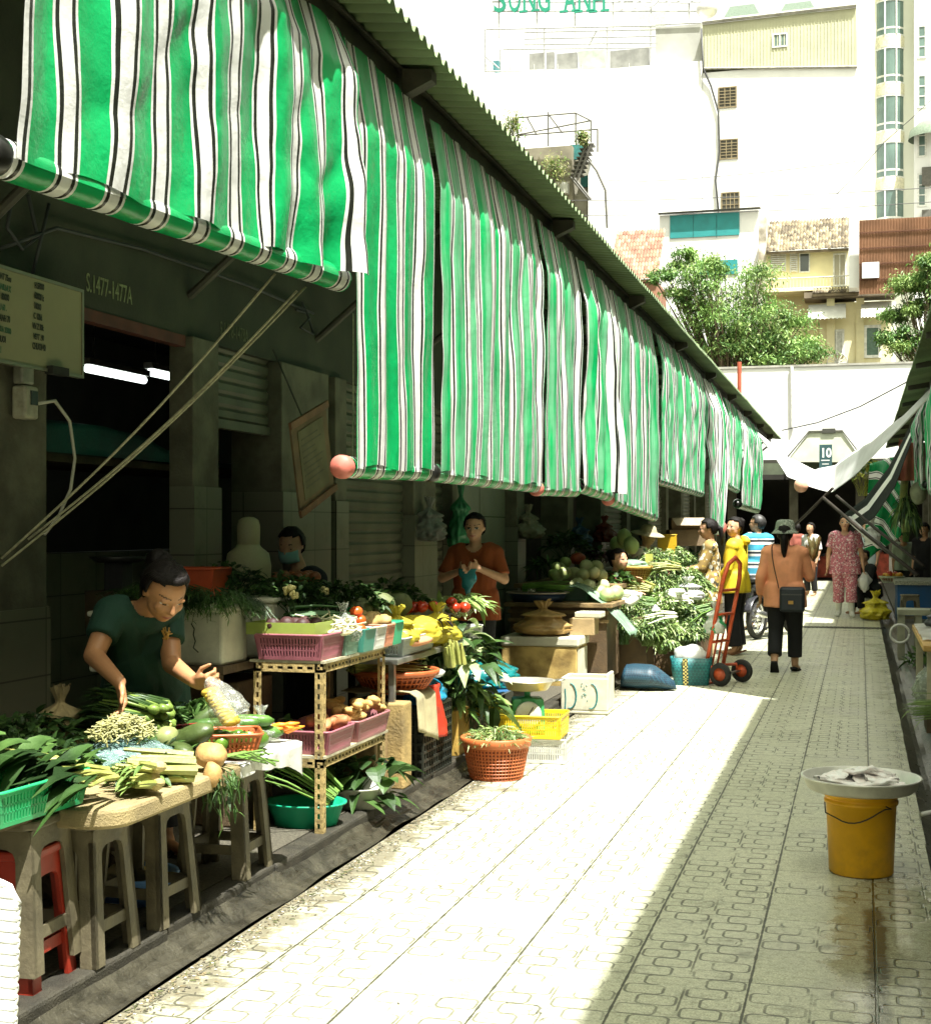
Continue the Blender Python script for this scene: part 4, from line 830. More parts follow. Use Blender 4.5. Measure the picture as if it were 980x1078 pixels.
# ------------------------------------------------------------------ right side of the alley
rb = thing('market_building', 'right hand market hall, mostly hidden, with a green sheet roof', 'market building', (2, 18, 0))
MB().b2((1.75, -3, .07), (1.9, 40, 3.6)).build('wall', wm, rb)
corrugated(-3, 39.3, [(.65, 3.60), (1.3, 3.72), (1.8, 3.8), (6, 4.35)]).build('roof', rm, rb, smooth=True)
b_ = MB(); b_.b2((.98, -3, 3.55), (1.05, 39.2, 3.64)); b_.build('beam', bmm, rb)
for yy in range(4, 40, 3):
    MB().poly([(.68, yy, 3.52), (.68, yy, 3.585), (1.75, yy, 3.77), (1.75, yy, 3.66)], (0, .05, 0)).build('rafter', bmm, rb)
    MB().b2((1.5, yy, .07), (1.76, yy + .3, 3.6)).build('pillar', pm, rb)
up = thing('unseen_shade_wall', 'plain wall blocks added out of sight above the right hand roof to shade the alley', 'shade block', (1.5, 8, 3.8))  # unseen blocks, added to set the shade edge along the alley
MB().b2((1.10, -6, 3.71), (4.5, 10.85, 6.56)).build('wall', M('concrete', (.35, .34, .3), .85, .15, 2, .3, dirt=.4), up); MB().b2((2.6, 21.3, 4.0), (5.5, 38, 11.7)).build('wall', M('concrete', (.35, .34, .3)), up); MB().b2((1.10, 15.0, 3.71), (4.5, 21.2, 6.56)).build('wall', M('concrete', (.35, .34, .3)), up)
st = thing('unseen_shade_tower', 'plain concrete block added out of sight over the right hand roof to shade the paving', 'tower', (2.2, 13.2, 0))  # unseen tower, added and sized to cast the shade band across the paving
MB().b2((1.22, 10.87, 3.75), (3.6, 14.9, 9.6)).build('wall', M('concrete', (.35, .34, .3), .85, .15, 2, .3, dirt=.4), st)
MB().b2((1.25, 10.9, 9.6), (3.6, 14.85, 9.7)).build('roof', M('concrete', (.35, .34, .3)), st)
# blinds on the right
for (lab, a, b2_, zz, sd) in (('striped blind on the right side hanging over the shutter, gathered narrow', 22.6, 26.2, 2.15, 21.), ('striped blind on the right side, cut by the edge of the photo', 18.6, 20.6, 2.0, 22.)):
    blind(lab, a, b2_, zz, zz, .06, .07, None, None, sd, x=.98, face=-1, ztop=3.5, group='striped blinds along the right eave')
rp = MB(); rp.b2((1.12, 24.4, .07), (1.24, 24.55, 3.5)); tag(rp.build('post', M('pale_post', (.33, .30, .2), .7, .2, 6, dirt=.4)), 'pale square post beside the roller shutter on the right', 'post')
rs = thing('roller_shutter', 'tan closed roller shutter at the right edge behind the pale post', 'shutter', (1.35, 25, .07)); mb = MB(); z = .2; prof = []
while z < 3.2: prof += [(0, z), (.016, z + .02), (.018, z + .06), (.004, z + .072)]; z += .085
n = len(prof); mb.add([V((xx, 25.2 - dx, zz)) for xx in (1.2, 1.74) for dx, zz in prof], [(i, i + n, i + n + 1, i + 1) for i in range(n - 1)]); mb.build('slats', M('tan_shutter', (.42, .38, .24), .5, .12, 4, dirt=.4), rs, solid=.003)
MB().b2((1.2, 25.15, 3.2), (1.74, 25.4, 3.45)).build('shutter_box', bmm, rs)
# ------------------------------------------------------------------ makers
GREEN_D = leafm('dark_leaf', (.018, .045, .011), (.036, .080, .018)); GREEN_M = leafm('mid_leaf', (.035, .085, .018), (.075, .145, .032)); GREEN_L = leafm('light_leaf', (.10, .19, .04), (.22, .31, .085))
GREEN_P = leafm('pale_leaf', (.26, .36, .13), (.48, .54, .28)); STALK = M('pale_stalk', (.27, .31, .07), .4, .2, 12, .1, col2=(.38, .38, .11), trans=.15); STALK_G = M('green_stalk', (.14, .26, .05), .4, .25, 12, .1, trans=.12)
WOOD = M('old_timber', (.20, .135, .06), .75, .35, 6, .5, dirt=.6, fine=90); DWOOD = M('dark_timber', (.09, .06, .03), .75, .35, 6, .5, dirt=.6)
def herb(name, label, cat, c, r, n, L, W, mats, group=None, flat=.6, up=.5, droop=.5, seg=3, seed=None, stalk=None, dirv=None, parent=None):
    """a bunch of leaves on thin stems spreading from its tie"""
    mb = MB(); c = V(c); mats = mats if isinstance(mats, list) else [mats]
    base_ = c + V((0, 0, -r * flat))
    for i in range(n):
        a = U(0, 2 * pi); rr = r * sqrt(R()); h = flat * r * (1 - (rr / r) ** 2) * U(.5, 1.15)
        p = c + V((rr * cos(a), rr * sin(a), h))
        d = V((cos(a) * U(.2, 1), sin(a) * U(.2, 1), up * U(-.2, 1.3)))
        if dirv is not None: d = d * .5 + V(dirv)
        if random.random() < .7: d += V((U(-.6, .6), U(-.6, .6), U(-.3, .3)))
        mb.leaf(p, d, L * U(.6, 1.25), W * U(.6, 1.25), droop * U(.3, 1.3), (U(-.5, .5), U(-.5, .5), 1), random.randrange(len(mats)), seg=seg)
        if i % 5 == 0: mb.tube([base_ + V((U(-.3, .3) * r, U(-.3, .3) * r, 0)), p], .0025, 4, 0, False)
    o = mb.build(name, mats, parent)
    if parent is None: tag(o, label, cat, group)
    return o
def bundle(name, label, cat, p0, d, L, n, rad, mats, spread=.3, leafn=0, leafL=.2, leafW=.04, group=None, width=.06, bend=.15, bulb=None, end=None):
    """a bundle of stalks from the tied end p0 along d; leaves at the far end"""
    mb = MB(); p0 = V(p0); d = V(d).normalized(); sd = d.cross(V((0, 0, 1))).normalized(); up = sd.cross(d)
    for i in range(n):
        a, b = random.gauss(0, .5), random.gauss(0, .35); q = p0 + sd * (a * width) + up * (abs(b) * width) + d * U(-.02, .02) * L
        e = q + d * L * U(.8, 1.05) + sd * (a * spread * L) + up * (abs(b) * spread * L * .5) - V((0, 0, bend * L * U(.2, 1)))
        m_ = q.lerp(e, .5) + V((0, 0, bend * L * .25)); rr = rad * U(.75, 1.2)
        mb.tube([q, m_, e], [rr, rr * .8, rr * .45], 6, 0)
        if bulb: mb.ell(q - d * rr, (rr * bulb, rr * bulb, rr * bulb * 1.3), align(d), 8, 2 if len(mats) > 2 else 0)
        for k in range(leafn):
            f = U(.5, 1); p = q.lerp(e, f); mb.leaf(p, d + V((U(-.6, .6), U(-.6, .6), U(-.3, .5))), leafL * U(.6, 1.2), leafW * U(.7, 1.2), U(.2, .7), None, 1)
    return tag(mb.build(name, mats, None, False), label, cat, group)
def rect_basket(label, c, L, W, H, rz, mat, group=None, cat='basket', name='plastic_basket', flare=1.12, slit=True, solidfloor=True):
    t = thing(name, label, cat, c, rz, group); mb = MB(); l0, w0, l1, w1 = L / 2, W / 2, L / 2 * flare, W / 2 * flare
    def wall(x0, y0, x1, y1, X0, Y0, X1, Y1):
        a, b, A, B = V((x0, y0, 0)), V((x1, y1, 0)), V((X0, Y0, H)), V((X1, Y1, H)); nn = max(6, int((b - a).length / .014))
        nrm = (b - a).cross(A - a).normalized() * .0022
        def q(u0, v0, u1, v1):
            P = lambda u, v: (a.lerp(b, u)).lerp(A.lerp(B, u), v)
            p = [P(u0, v0), P(u1, v0), P(u1, v1), P(u0, v1)]; mb.add([x - nrm for x in p] + [x + nrm for x in p], [(0, 1, 2, 3), (7, 6, 5, 4), (0, 4, 5, 1), (1, 5, 6, 2), (2, 6, 7, 3), (3, 7, 4, 0)])
        q(0, 0, 1, .14); q(0, .86, 1, 1)
        if slit:
            for i in range(nn): q((i + .0) / nn, .139, (i + .56) / nn, .861)
            for v in (.37, .6): q(0, v, 1, v + .05)
            q(0, .139, .06, .861); q(.94, .139, 1, .861)
        else: q(0, .139, 1, .861)
    for (x0, y0, x1, y1) in ((-1, -1, 1, -1), (1, -1, 1, 1), (1, 1, -1, 1), (-1, 1, -1, -1)): wall(x0 * l0, y0 * w0, x1 * l0, y1 * w0, x0 * l1, y0 * w1, x1 * l1, y1 * w1)
    mb.box((0, 0, .004), (L, W, .006)); mb.build('body', mat, t, world=False)
    rb_ = MB(); rr = .006; l2, w2 = l1 + .004, w1 + .004; k = .03; pts = []
    for (sx, sy, a0) in ((1, 1, 0), (-1, 1, pi / 2), (-1, -1, pi), (1, -1, 3 * pi / 2)):
        for j in range(4): a = a0 + pi / 2 * j / 3; pts.append(V((sx * (l2 - k) + k * cos(a), sy * (w2 - k) + k * sin(a), H)))
    pts.append(pts[0]); rb_.tube(pts, rr, 6, 0, False); rb_.build('rim', mat, t, True, world=False)
    return t
def round_basket(label, c, r0, r1, H, mat, group=None, name='round_basket', cat='basket', holes=40, rows=7, handles=False):
    t = thing(name, label, cat, c, U(0, 1), group); mb = MB(); k = holes
    for i in range(k):
        a = 2 * pi * i / k; mb.tube([(r0 * cos(a), r0 * sin(a), .0), ((r0 * .45 + r1 * .55) * cos(a), (r0 * .45 + r1 * .55) * sin(a), H * .5), (r1 * cos(a), r1 * sin(a), H * .93)], .0045, 4, 0, False)
    for j in range(rows):
        f = j / (rows - 1) * .93; r = r0 + (r1 - r0) * f ** .85
        mb.tube([(r * cos(2 * pi * i / 36), r * sin(2 * pi * i / 36), H * f) for i in range(37)], .0042, 4, 0, False)
    mb.lathe([(.001, .0), (r0, .0), (r0, .006), (.001, .006)], n=24); mb.lathe([(r0 * .985, .02), (r1 * .985, H * .9)], n=24, mi=1); mb.build('body', [mat, M('basket_lining', (.16, .035, .015), .7)], t, world=False)
    rr = MB(); rr.lathe([(r1 - .004, H * .78), (r1 + .008, H * .80), (r1 + .016, H), (r1 + .006, H + .006), (r1 - .006, H - .002), (r1 - .006, H * .8)], n=32); rr.build('rim', mat, t, True, world=False)
    return t
def fruit(name, label, cat, c, r, mat, group, sq=(1, 1, 1), wob=.08, stem=None, rot=None):
    t = MB(); t.ell((0, 0, 0), (r * sq[0], r * sq[1], r * sq[2]), None, 14, 0, wob, U(0, 20))
    mats = [mat]
    if stem: t.tube([(0, 0, r * sq[2] * .9), (r * .05, 0, r * sq[2] * 1.25)], [r * .12, r * .08], 6, 1); mats.append(stem)
    o = t.build(name, mats, None, True); o.location = c; o.rotation_euler = rot or (U(-.5, .5), U(-.5, .5), U(0, 6)); return tag(o, label, cat, group)
def heap(proto, pts, scale=(.85, 1.12), label=None):
    out = [proto]; proto.location = pts[0]
    for p in pts[1:]:
        o = proto.copy(); COL.objects.link(o); o.location = p; o.rotation_euler = (U(-.6, .6), U(-.6, .6), U(0, 6)); s = U(*scale); o.scale = (s, s, s); out.append(o)
    return out
def pile(c, r, n, size, h=2.0):
    """n spots of a small heap: a wide bottom layer, then a smaller one on it"""
    pts = []; c = V(c); lay = 0; left = n; rr = r
    while left > 0:
        m_ = max(1, min(left, int(pi * rr * rr / (size * size * 3.0)) or 1))
        for i in range(m_):
            a = 2.4 * i + lay; q = rr * sqrt((i + .4) / m_); pts.append(c + V((q * cos(a), q * sin(a), size * (1 + lay * 1.35) + U(-.1, .1) * size)))
        left -= m_; lay += 1; rr *= .68
        if lay > 6: break
    return pts[:n]
def bag(name, label, cat, c, s, mat, seed=0, tie=True, rz=0, group=None, flat=1.0, cr=1.0):
    """a soft plastic bag with a gathered neck"""
    mb = MB(); c = V(c)
    def f(u, v):
        a = 2 * pi * u; ph = v
        if not tie:
            if ph < .25: r = .78 + .22 * sin(pi / 2 * ph / .25); z = ph * .8
            else: t_ = (ph - .25) / .75 * pi / 2; r = max(.02, cos(t_) ** .8); z = .2 + .72 * sin(t_)
            pl = 0
        elif ph < .62: t_ = ph / .62; r = .80 + .2 * sin(pi * min(1, t_ * 1.3)) - .22 * max(0, t_ - .55) / .45; z = .02 + .56 * t_; pl = .03 * t_; r *= min(1, .5 + ph * 14)
        elif ph < .82: t_ = (ph - .62) / .2; r = .78 - .66 * (t_ * t_ * (3 - 2 * t_)); z = .58 + .22 * t_; pl = .06 + .16 * t_
        else: t_ = (ph - .82) / .18; r = .12 + .14 * t_; z = .80 + .22 * t_; pl = .25 + .2 * t_
        d = V((cos(a), sin(a), ph * 2)); q = 1 + cr * .18 * noise.noise(d * 2.0 + V((seed, 0, 0))) + cr * .14 * abs(noise.noise(d * 4 + V((seed, 3, 0)))) + cr * .12 * noise.noise(d * 5 + V((0, seed, 0))) + pl * sin(7 * a + 2 * noise.noise(d * 2) * 2 + seed)
        z += (.10 * noise.noise(V((cos(a) * 2, sin(a) * 2, seed))) * max(0, ph - .8) * 5 if tie else .05 * noise.noise(d * 4) * (1 - ph))
        p = V((r * q * s[0] * cos(a), r * q * s[1] * sin(a), z * s[2])); return c + rotm(0, 0, rz) @ p
    mb.grid(f, 44, 30); return tag(mb.build(name, mat, None, True), label, cat, group)
def sheet_bag(mb, fn, nu=14, nv=14, mi=0): mb.grid(fn, nu, nv, mi)
PL = lambda n, c, r=.28, tr=.35: M(n, c, r, .1, 6, .5, trans=tr, fine=18)
CLEARBAG = film('clear_plastic_film'); WHITEBAG = PL('white_plastic_film', (.72, .72, .68), .3, .35)
FOAM = M('polystyrene', (.55, .53, .40), .8, .12, 6, .25, dirt=.35, fine=300)
MET = M('galvanised_steel', (.40, .40, .36), .35, .2, 8, .1, metal=.85, dirt=.3)
# ------------------------------------------------------------------ stools that carry the front counter
stm_ = M('worn_grey_plastic', (.10, .085, .05), .55, .35, 8, .25, dirt=.55)
def make_stool(mat, label, H=.46):
    t = thing('plastic_stool', label, 'stool'); top, bot = .118, .15
    sl_ = MB(); k = .03
    pr = [(-.13 + k, -.13), (.13 - k, -.13), (.13, -.13 + k), (.13, .13 - k), (.13 - k, .13), (-.13 + k, .13), (-.13, .13 - k), (-.13, -.13 + k)]
    sl_.poly([(x, y, H - .03) for x, y in pr], (0, 0, .03)); sl_.build('seat', mat, t, world=False, bevel=.008)
    z1 = H - .031
    def half(mb, rot):
        """half of one arched side: the leg blade and its half of the arch"""
        outer, inner = [], []
        for i in range(15):
            f = i / 14
            if f < .7: z = z1 * f / .7; xo = -(bot + (top - bot) * f / .7)
            else: z = z1; xo = -top * (1 - (f - .7) / .3)
            outer.append(V((xo, z, 0)))
            zi = z1 - .055; lw = .058
            if f < .62: zz = (zi - .05) * f / .62; xi = -(bot - lw + (top - .046 - bot + lw) * (f / .62))
            else: a = (f - .62) / .38 * pi / 2; xx = top - .046; xi = -xx + (.05 * (1 - cos(a))) if a < pi / 2 * .6 else -xx * (1 - (a - pi / 2 * .6) / (pi / 2 * .4)) * .62; zz = zi - .05 + .05 * sin(min(pi / 2, a * 1.3))
            inner.append(V((xi, zz, 0)))
        outer[-1].x = inner[-1].x = 0
        vs = []; Rm = rotm(0, 0, rot)
        for q in range(15):
            for p in (outer[q], inner[q]):
                off = bot + (top - bot) * p.y / z1
                for dy in (0, .016): vs.append(Rm @ V((p.x, -off + dy, p.y)))
        fs = []
        for q in range(14):
            a = q * 4; b = a + 4; fs += [(a, a + 2, b + 2, b), (a + 1, b + 1, b + 3, a + 3), (a, b, b + 1, a + 1), (a + 2, a + 3, b + 3, b + 2)]
        fs += [(0, 1, 3, 2)]; mb.add(vs, fs)
    def mirror_half(mb, rot):
        m2 = MB(); half(m2, 0); Rm = rotm(0, 0, rot)
        mb.add([Rm @ V((-x, y, z)) for x, y, z in m2.v], [f[::-1] for f in m2.f])
    for q in range(4):
        mb = MB(); half(mb, q * pi / 2); mirror_half(mb, q * pi / 2 - pi / 2); mb.build('leg', mat, t, world=False)
        s = MB(); off = bot - .012; Rm = rotm(0, 0, q * pi / 2); zz = .115
        s.box(Rm @ V((0, -off + .016, zz)), (.2 if q % 2 == 0 else .012, .012 if q % 2 == 0 else .2, .038)); s.build('stretcher', mat, t, world=False)
    return t
stool = make_stool(stm_, 'grey plastic stool stacked on a red one, nearest under the vegetable counter')
copy_tree(stool, (-2.475, 4.175, .10), .02, 'grey plastic stool under the rounded cream end of the foam counter')
copy_tree(stool, (-2.475, 4.63, .10), -.03, 'grey plastic stool below the hanging herb roots, blue basin behind it')
copy_tree(stool, (-2.49, 5.335, .10), .03, 'grey plastic stool under the white plastic sheet, last of the front row')
copy_tree(stool, (-2.93, 4.15, .10), .1, 'grey plastic stool in the shade behind the second front stool'); copy_tree(stool, (-2.95, 5.1, .10), -.1, 'grey plastic stool in the shade near the feet of the bending woman')
stool.location = (-2.52, 3.885, .155); stool.rotation_euler = (0, 0, .05)
for o in [o for o in bpy.data.objects if o.name.startswith('plastic_stool')]: o['group'] = 'stools carrying the front counter'
redp = M('red_plastic', (.26, .022, .010), .42, .15, 9, .1, dirt=.3)
rstool = make_stool(redp, 'red plastic stool nested under the nearest grey stool', .42); rstool.location = (-2.52, 3.885, .10); rstool.rotation_euler = (0, 0, .05); rstool.scale = (.9, .9, 1)
# counter boards
fo = M('cream_foam_board', (.27, .21, .10), .8, .2, 7, .5, dirt=.5, fine=140)
def rboard(x0, x1, y0, y1, z0, z1, rad):
    pts = []
    for (cx, cy, a0) in ((x1 - rad, y1 - .02, 0), (x0 + .02, y1 - .02, pi / 2), (x0 + .02, y0 + .02, pi), (x1 - rad, y0 + rad, 3 * pi / 2)):
        r = rad if cx == x1 - rad and a0 > 4 else .02
        cx_ = x1 - r if cx == x1 - rad else cx; cy_ = y0 + r if a0 > 4 else cy
        for j in range(7): a = a0 + pi / 2 * j / 6; pts.append(V((cx_ + r * cos(a), cy_ + r * sin(a), z0)))
    return MB().poly(pts, (0, 0, z1 - z0))
tag(rboard(-2.84, -2.20, 3.93, 4.86, .562, .625, .12).build('counter_board', fo, bevel=.012), 'thick cream foam counter board with a rounded corner resting on stools', 'board')
tag(rboard(-2.84, -2.24, 4.87, 5.5, .562, .612, .03).build('counter_board', M('pale_board', (.46, .43, .32), .7, .15, 6, .3, dirt=.4), bevel=.008), 'pale counter board under the cucumbers, past the foam one', 'board')
tag(MB().b2((-2.9, 3.4, .615), (-2.40, 3.925, .632)).build('counter_board', DWOOD), 'thin dark board under the green basket, nearest end of the counter', 'board')
# white plastic sheet hanging over the corner
mb = MB()
def sh(u, v):
    y = 4.86 + .66 * u; q = v
    x = -2.55 + .32 * min(1, q / .6); z = .618 + .012 * noise.noise(V((u * 6, v * 5, 1)))
    if q > .6: dz = (q - .6) / .4; z -= dz * (.05 + .10 * u ** 3); x += .012 * sin(u * 17) + .012 + .02 * dz * noise.noise(V((u * 7, 0, 4)))
    return V((x, y, z))
mb.grid(sh, 30, 16); tag(mb.build('plastic_sheet', WHITEBAG, None, True), 'crumpled white plastic sheet hanging over the counter edge by the carrots', 'sheet')
# --- things on the counter (z .63)
ZC = .632
gb = rect_basket('bright green slotted basket of broad leaves at the near end of the counter', (-2.50, 3.80, .632), .42, .26, .105, 1.52, M('green_plastic', (.02, .36, .13), .38, .12, 8, .08, dirt=.15))
bundle('mustard_bundle', 'bundle of broad dark mustard leaves lying over the green basket with pale roots', 'vegetables', (-2.34, 4.11, .69), (-.38, -.75, .10), .2, 16, .010, [STALK, GREEN_D], .9, 2, .18, .07, group=None, width=.08)
mb = MB()
for i in range(64):
    a = U(0, 1); p = V((min(-2.36, -2.40 - .30 * a + U(-.12, .1)), 4.12 - .56 * a + U(-.08, .08), .71 + .09 * sin(a * 3) + U(0, .06)))
    mb.leaf(p, (-.55 + U(-.5, .35), -.75 + U(-.35, .5), U(-.1, .35)), U(.15, .24), U(.045, .075), U(.5, 1.1), (U(-.4, .5), U(-.3, .3), 1), i % 3, .16, 6)
tag(mb.build('mustard_leaves', [GREEN_D, GREEN_M, GREEN_D], None, True), 'heap of long broad glossy green leaves lying over the green basket', 'leaves')
bundle('root_bunch', 'bunch of pale knobbly rooted greens between the broad leaves and the celery', 'vegetables', (-2.26, 4.24, .655), (-.6, -.7, .12), .085, 34, .011, [STALK, GREEN_L, M('pale_root', (.42, .34, .14), .6, .2, 20, .3, trans=.1)], .5, 1, .06, .02, width=.085, bulb=1.5, bend=.05)
bundle('celery_bunch', 'thick pale yellow-green celery stalks, cut ends towards the alley', 'vegetables', (-2.225, 4.505, .645), (-.86, -.5, .05), .24, 20, .0165, [STALK, GREEN_M], .22, 0, width=.085, bend=.02)
tag(MB().ell((0, 0, 0), (.058, .052, .05), None, 16, 0, .2, 3).build('turnip', M('tan_root', (.40, .24, .085), .6, .25, 16, .3, dirt=.2), None, True), 'round tan root vegetable beside the cut celery', 'root vegetable').location = (-2.24, 4.68, .68)
tag(MB().ell((0, 0, 0), (.035, .032, .045), None, 12, 0, .2, 6).build('turnip', M('tan_root', (.40, .24, .085)), None, True), 'small tan root hanging below the bigger round root', 'root vegetable').location = (-2.205, 4.62, .625)
mb = MB()
for i in range(130):
    p = V((-2.21 + U(-.035, .05), 4.66 + U(-.06, .14), .62 - abs(random.gauss(0, .06)))); mb.leaf(p, (U(-.3, .6), U(-.5, .5), U(-1, .2)), U(.02, .05), U(.006, .013), .5, None, i % 2)
    if i % 6 == 0: mb.tube([V((-2.23, 4.7, .645)), p], .0018, 4, 0, False)
tag(mb.build('herb_sprigs', [GREEN_M, GREEN_D]), 'thin herb sprigs dangling over the counter edge below the round root', 'herbs')
mb = MB()
for i in range(12): mb.tube([(-2.24 + U(-.05, .0), 4.70 + U(-.03, .06), .65 + U(0, .03)), (-2.20 + U(-.08, .05), 4.86 + U(-.03, .1), .64 + U(0, .03)), (-2.17 + U(-.04, .03), 5.02 + U(-.05, .1), .61 + U(-.02, .03))], .004, 5)
tag(mb.build('scallion_tips', STALK_G), 'loose dark scallion tips lying across the counter edge', 'scallions')
# bag of shredded vegetable
mb = MB(); c = V((-2.55, 4.60, .70))
for i in range(420):
    a = U(0, 6.3); r = .12 * sqrt(R()); p = c + V((r * cos(a) * .8, r * sin(a) * 1.25, .05 + .055 * (1 - (r / .12) ** 2) + U(-.01, .02))); d = V((U(-1, 1), U(-1, 1), U(-.4, .6))).normalized() * U(.015, .03)
    mb.tube([p - d, p + V((0, 0, .006)), p + d], .0028, 4, 0)
tag(mb.build('shredded_vegetable', M('pale_shreds', (.34, .33, .13), .55, .15, 30, trans=.2)), 'mound of pale shredded vegetable in a clear bag', 'vegetables')
bag('clear_bag', 'low clear blue-tinted bag rolled down around the pale shreds', 'bag', (-2.55, 4.60, ZC), (.16, .21, .115), film('teal_film', (.34, .52, .48), .5), 3, False)
herb('dark_greens', 'spread of dark small-leafed greens behind the broad leaves', 'greens', (-2.80, 4.32, .68), .27, 420, .07, .03, [GREEN_D, GREEN_D, GREEN_M], flat=.35)
herb('dark_greens', 'dark wilting greens at the foot of the tiled pillar', 'greens', (-2.96, 4.62, .72), .20, 260, .07, .03, [GREEN_D, GREEN_M], flat=.45)
mb = MB(); cols = [M('choy_leaf', (.04, .085, .02), .4, .25, 7, .1, trans=.15), M('choy_base', (.17, .25, .05), .38, .2, 10, .1, trans=.15)]
for i in range(20):
    p = V((-2.60 + U(-.03, .05), 4.98 + (i % 5 - 2) * .042 + U(-.01, .01), .70 + (i // 5) * .036)); d = V((-.80, -.42 + U(-.1, .1), .16)).normalized()
    mb.ell(p, (.019, .019, .024), align(d), 10, 1, .25, i)
    for k in range(5):
        q = p + V((U(-.012, .012), U(-.012, .012), U(-.008, .014))); e_ = q + d * U(.16, .22) + V((U(-.02, .02), U(-.03, .03), U(-.01, .03))); mb.tube([q, q.lerp(e_, .5) + V((0, 0, .01)), e_], [.009, .007, .004], 5, 1 if k % 2 else 0); mb.leaf(e_ - d * .03, d + V((U(-.4, .4), U(-.4, .4), U(-.2, .5))), U(.09, .15), U(.03, .05), .4, None, 0)
tag(mb.build('choy_bunch', cols, None, True), 'stacked bunches of small green choy with round pale ends facing the alley', 'vegetables')
tag(MB().b2((-2.9, 4.80, ZC), (-2.53, 5.17, ZC + .045)).build('tray', M('dark_blue_plastic', (.015, .03, .06), .35), None, bevel=.01), 'dark blue tray under the bunched choy', 'tray')
o = bag('tan_sack', 'limp tan bag of greens leaning near the tiled pillar', 'bag', (-2.92, 4.80, ZC), (.11, .12, .26), M('tan_cloth', (.22, .17, .08), .8, .3, 8, .4), 8)
herb('dark_greens', 'dark curly greens tucked behind the green choy', 'greens', (-2.78, 5.12, .70), .15, 190, .06, .028, [GREEN_D, GREEN_M], flat=.6)
herb('dark_greens', 'low tuft of dark greens between the pale shreds and the celery', 'greens', (-2.36, 4.40, .655), .11, 130, .055, .024, [GREEN_D, GREEN_M, GREEN_L], flat=.4)
herb('dark_greens', 'dark leafy tuft between the squashes and the bag of shreds', 'greens', (-2.50, 4.80, .66), .11, 120, .06, .026, [GREEN_D, GREEN_M], flat=.4)
herb('dark_greens', 'dark leafy heap behind the cucumbers', 'greens', (-2.68, 5.42, .70), .13, 140, .07, .03, [GREEN_D, GREEN_M], flat=.5)
# red plate with herbs and a head of cabbage
rt = thing('red_tray', 'shallow dark red tray of chopped greens in front of the bending woman', 'tray', (-2.70, 5.30, ZC + .02), 2.0)
MB().lathe([(.001, 0), (.16, 0), (.2, .06), (.212, .062), (.21, .068), (.195, .064), (.155, .008), (.001, .008)], n=8, sx=1.0, sy=.72).build('body', M('dark_red_plastic', (.26, .012, .01), .35, .12, 9), rt, world=False, bevel=.004)
herb('chopped_herbs', 'dark chopped herbs heaped in the dark red tray', 'herbs', (-2.74, 5.24, .70), .14, 300, .045, .02, [GREEN_D, GREEN_M], flat=.5)
mb = MB(); cc = V((-2.60, 5.38, .73))
for i in range(26):
    a = U(0, 6.3); el_ = U(.1, 1.4); d = V((cos(a) * sin(el_), sin(a) * sin(el_), cos(el_))); mb.leaf(cc + d * .055 - V((0, 0, .03)), V((-sin(a) * .3 + d.x * .4, cos(a) * .3 + d.y * .4, 1 - d.z * .5)), .09, .09, .5, d, i % 2, .3)
mb.ell(cc, (.062, .062, .055), None, 14, 0, .1)
tag(mb.build('lettuce', [GREEN_M, GREEN_L], None, True), 'round green lettuce lying on the dark red tray', 'lettuce')
fruit('garlic_eggplant', 'pale green eggplant with a curled stalk beside the bag of shreds', 'vegetable', (-2.53, 4.90, .70), .045, M('pale_green_skin', (.24, .27, .10), .35, .2, 8), None, (1, 1, 1.1), .15, STALK)
limem = M('lime_skin', (.06, .15, .016), .3, .3, 10, .1, col2=(.11, .20, .024)); 
orc = rect_basket('small orange slotted basket of limes at the counter edge', (-2.34, 5.03, .63), .2, .17, .085, .5, M('orange_plastic', (.42, .10, .03), .4, .15, 9, dirt=.15), flare=1.25)
heap(fruit('lime', 'small green lime in the orange basket at the counter edge', 'lime', (0, 0, 0), .030, limem, 'limes in the orange basket'), pile((-2.36, 5.02, .66), .10, 12, .027))
heap(fruit('chayote', 'ridged dark green squash beside the basket of limes', 'squash', (0, 0, 0), .042, M('dark_squash', (.05, .075, .018), .45, .3, 9, .2), 'green squashes behind the limes', (1, 1.9, .9), .2), [(-2.42, 4.80, .67), (-2.47, 4.90, .68), (-2.40, 4.87, .72), (-2.50, 5.02, .68)], (.9, 1.1))
cuc = MB(); 
for k in range(1): cuc.tube([(-.15, 0, 0), (-.13, 0, .003), (-.06, 0, .008), (.05, 0, .008), (.12, 0, 0), (.145, 0, -.004)], [.006, .022, .027, .028, .023, .007], 12)
cu = cuc.build('cucumber', M('cucumber_skin', (.028, .075, .014), .35, .4, 14, .2, col2=(.065, .14, .025)), None, True); tag(cu, 'long green cucumber on the pile at the far end of the counter', 'cucumber', 'cucumbers on the counter')
for i, (p, a) in enumerate((((-2.44, 5.28, .66), .5), ((-2.40, 5.36, .665), .62), ((-2.47, 5.20, .665), .42), ((-2.43, 5.33, .71), .55), ((-2.46, 5.25, .71), .35), ((-2.50, 5.40, .70), .7))):
    o = cu if i == 0 else cu.copy()
    if i: COL.objects.link(o)
    o.location = p; o.rotation_euler = (U(0, 6), U(-.05, .05), a)
g1 = MB(); g1.tube([(0, 0, 0), (.03, .0, .06), (.10, .0, .10), (.19, 0, .11)], [.012, .028, .033, .02], 12); o = g1.build('gourd', M('gourd_skin', (.06, .095, .028), .4, .25, 9), None, True); o.location = (-2.58, 5.22, .66); o.rotation_euler = (0, 0, .8); tag(o, 'long curved green gourd leaning up behind the cucumbers', 'gourd')
o = fruit('green_mango', 'smooth light green mango on the white plastic sheet', 'mango', (-2.31, 5.20, .665), .048, M('mango_skin', (.08, .17, .022), .3, .2, 6), None, (1, 1.5, .9), .05)
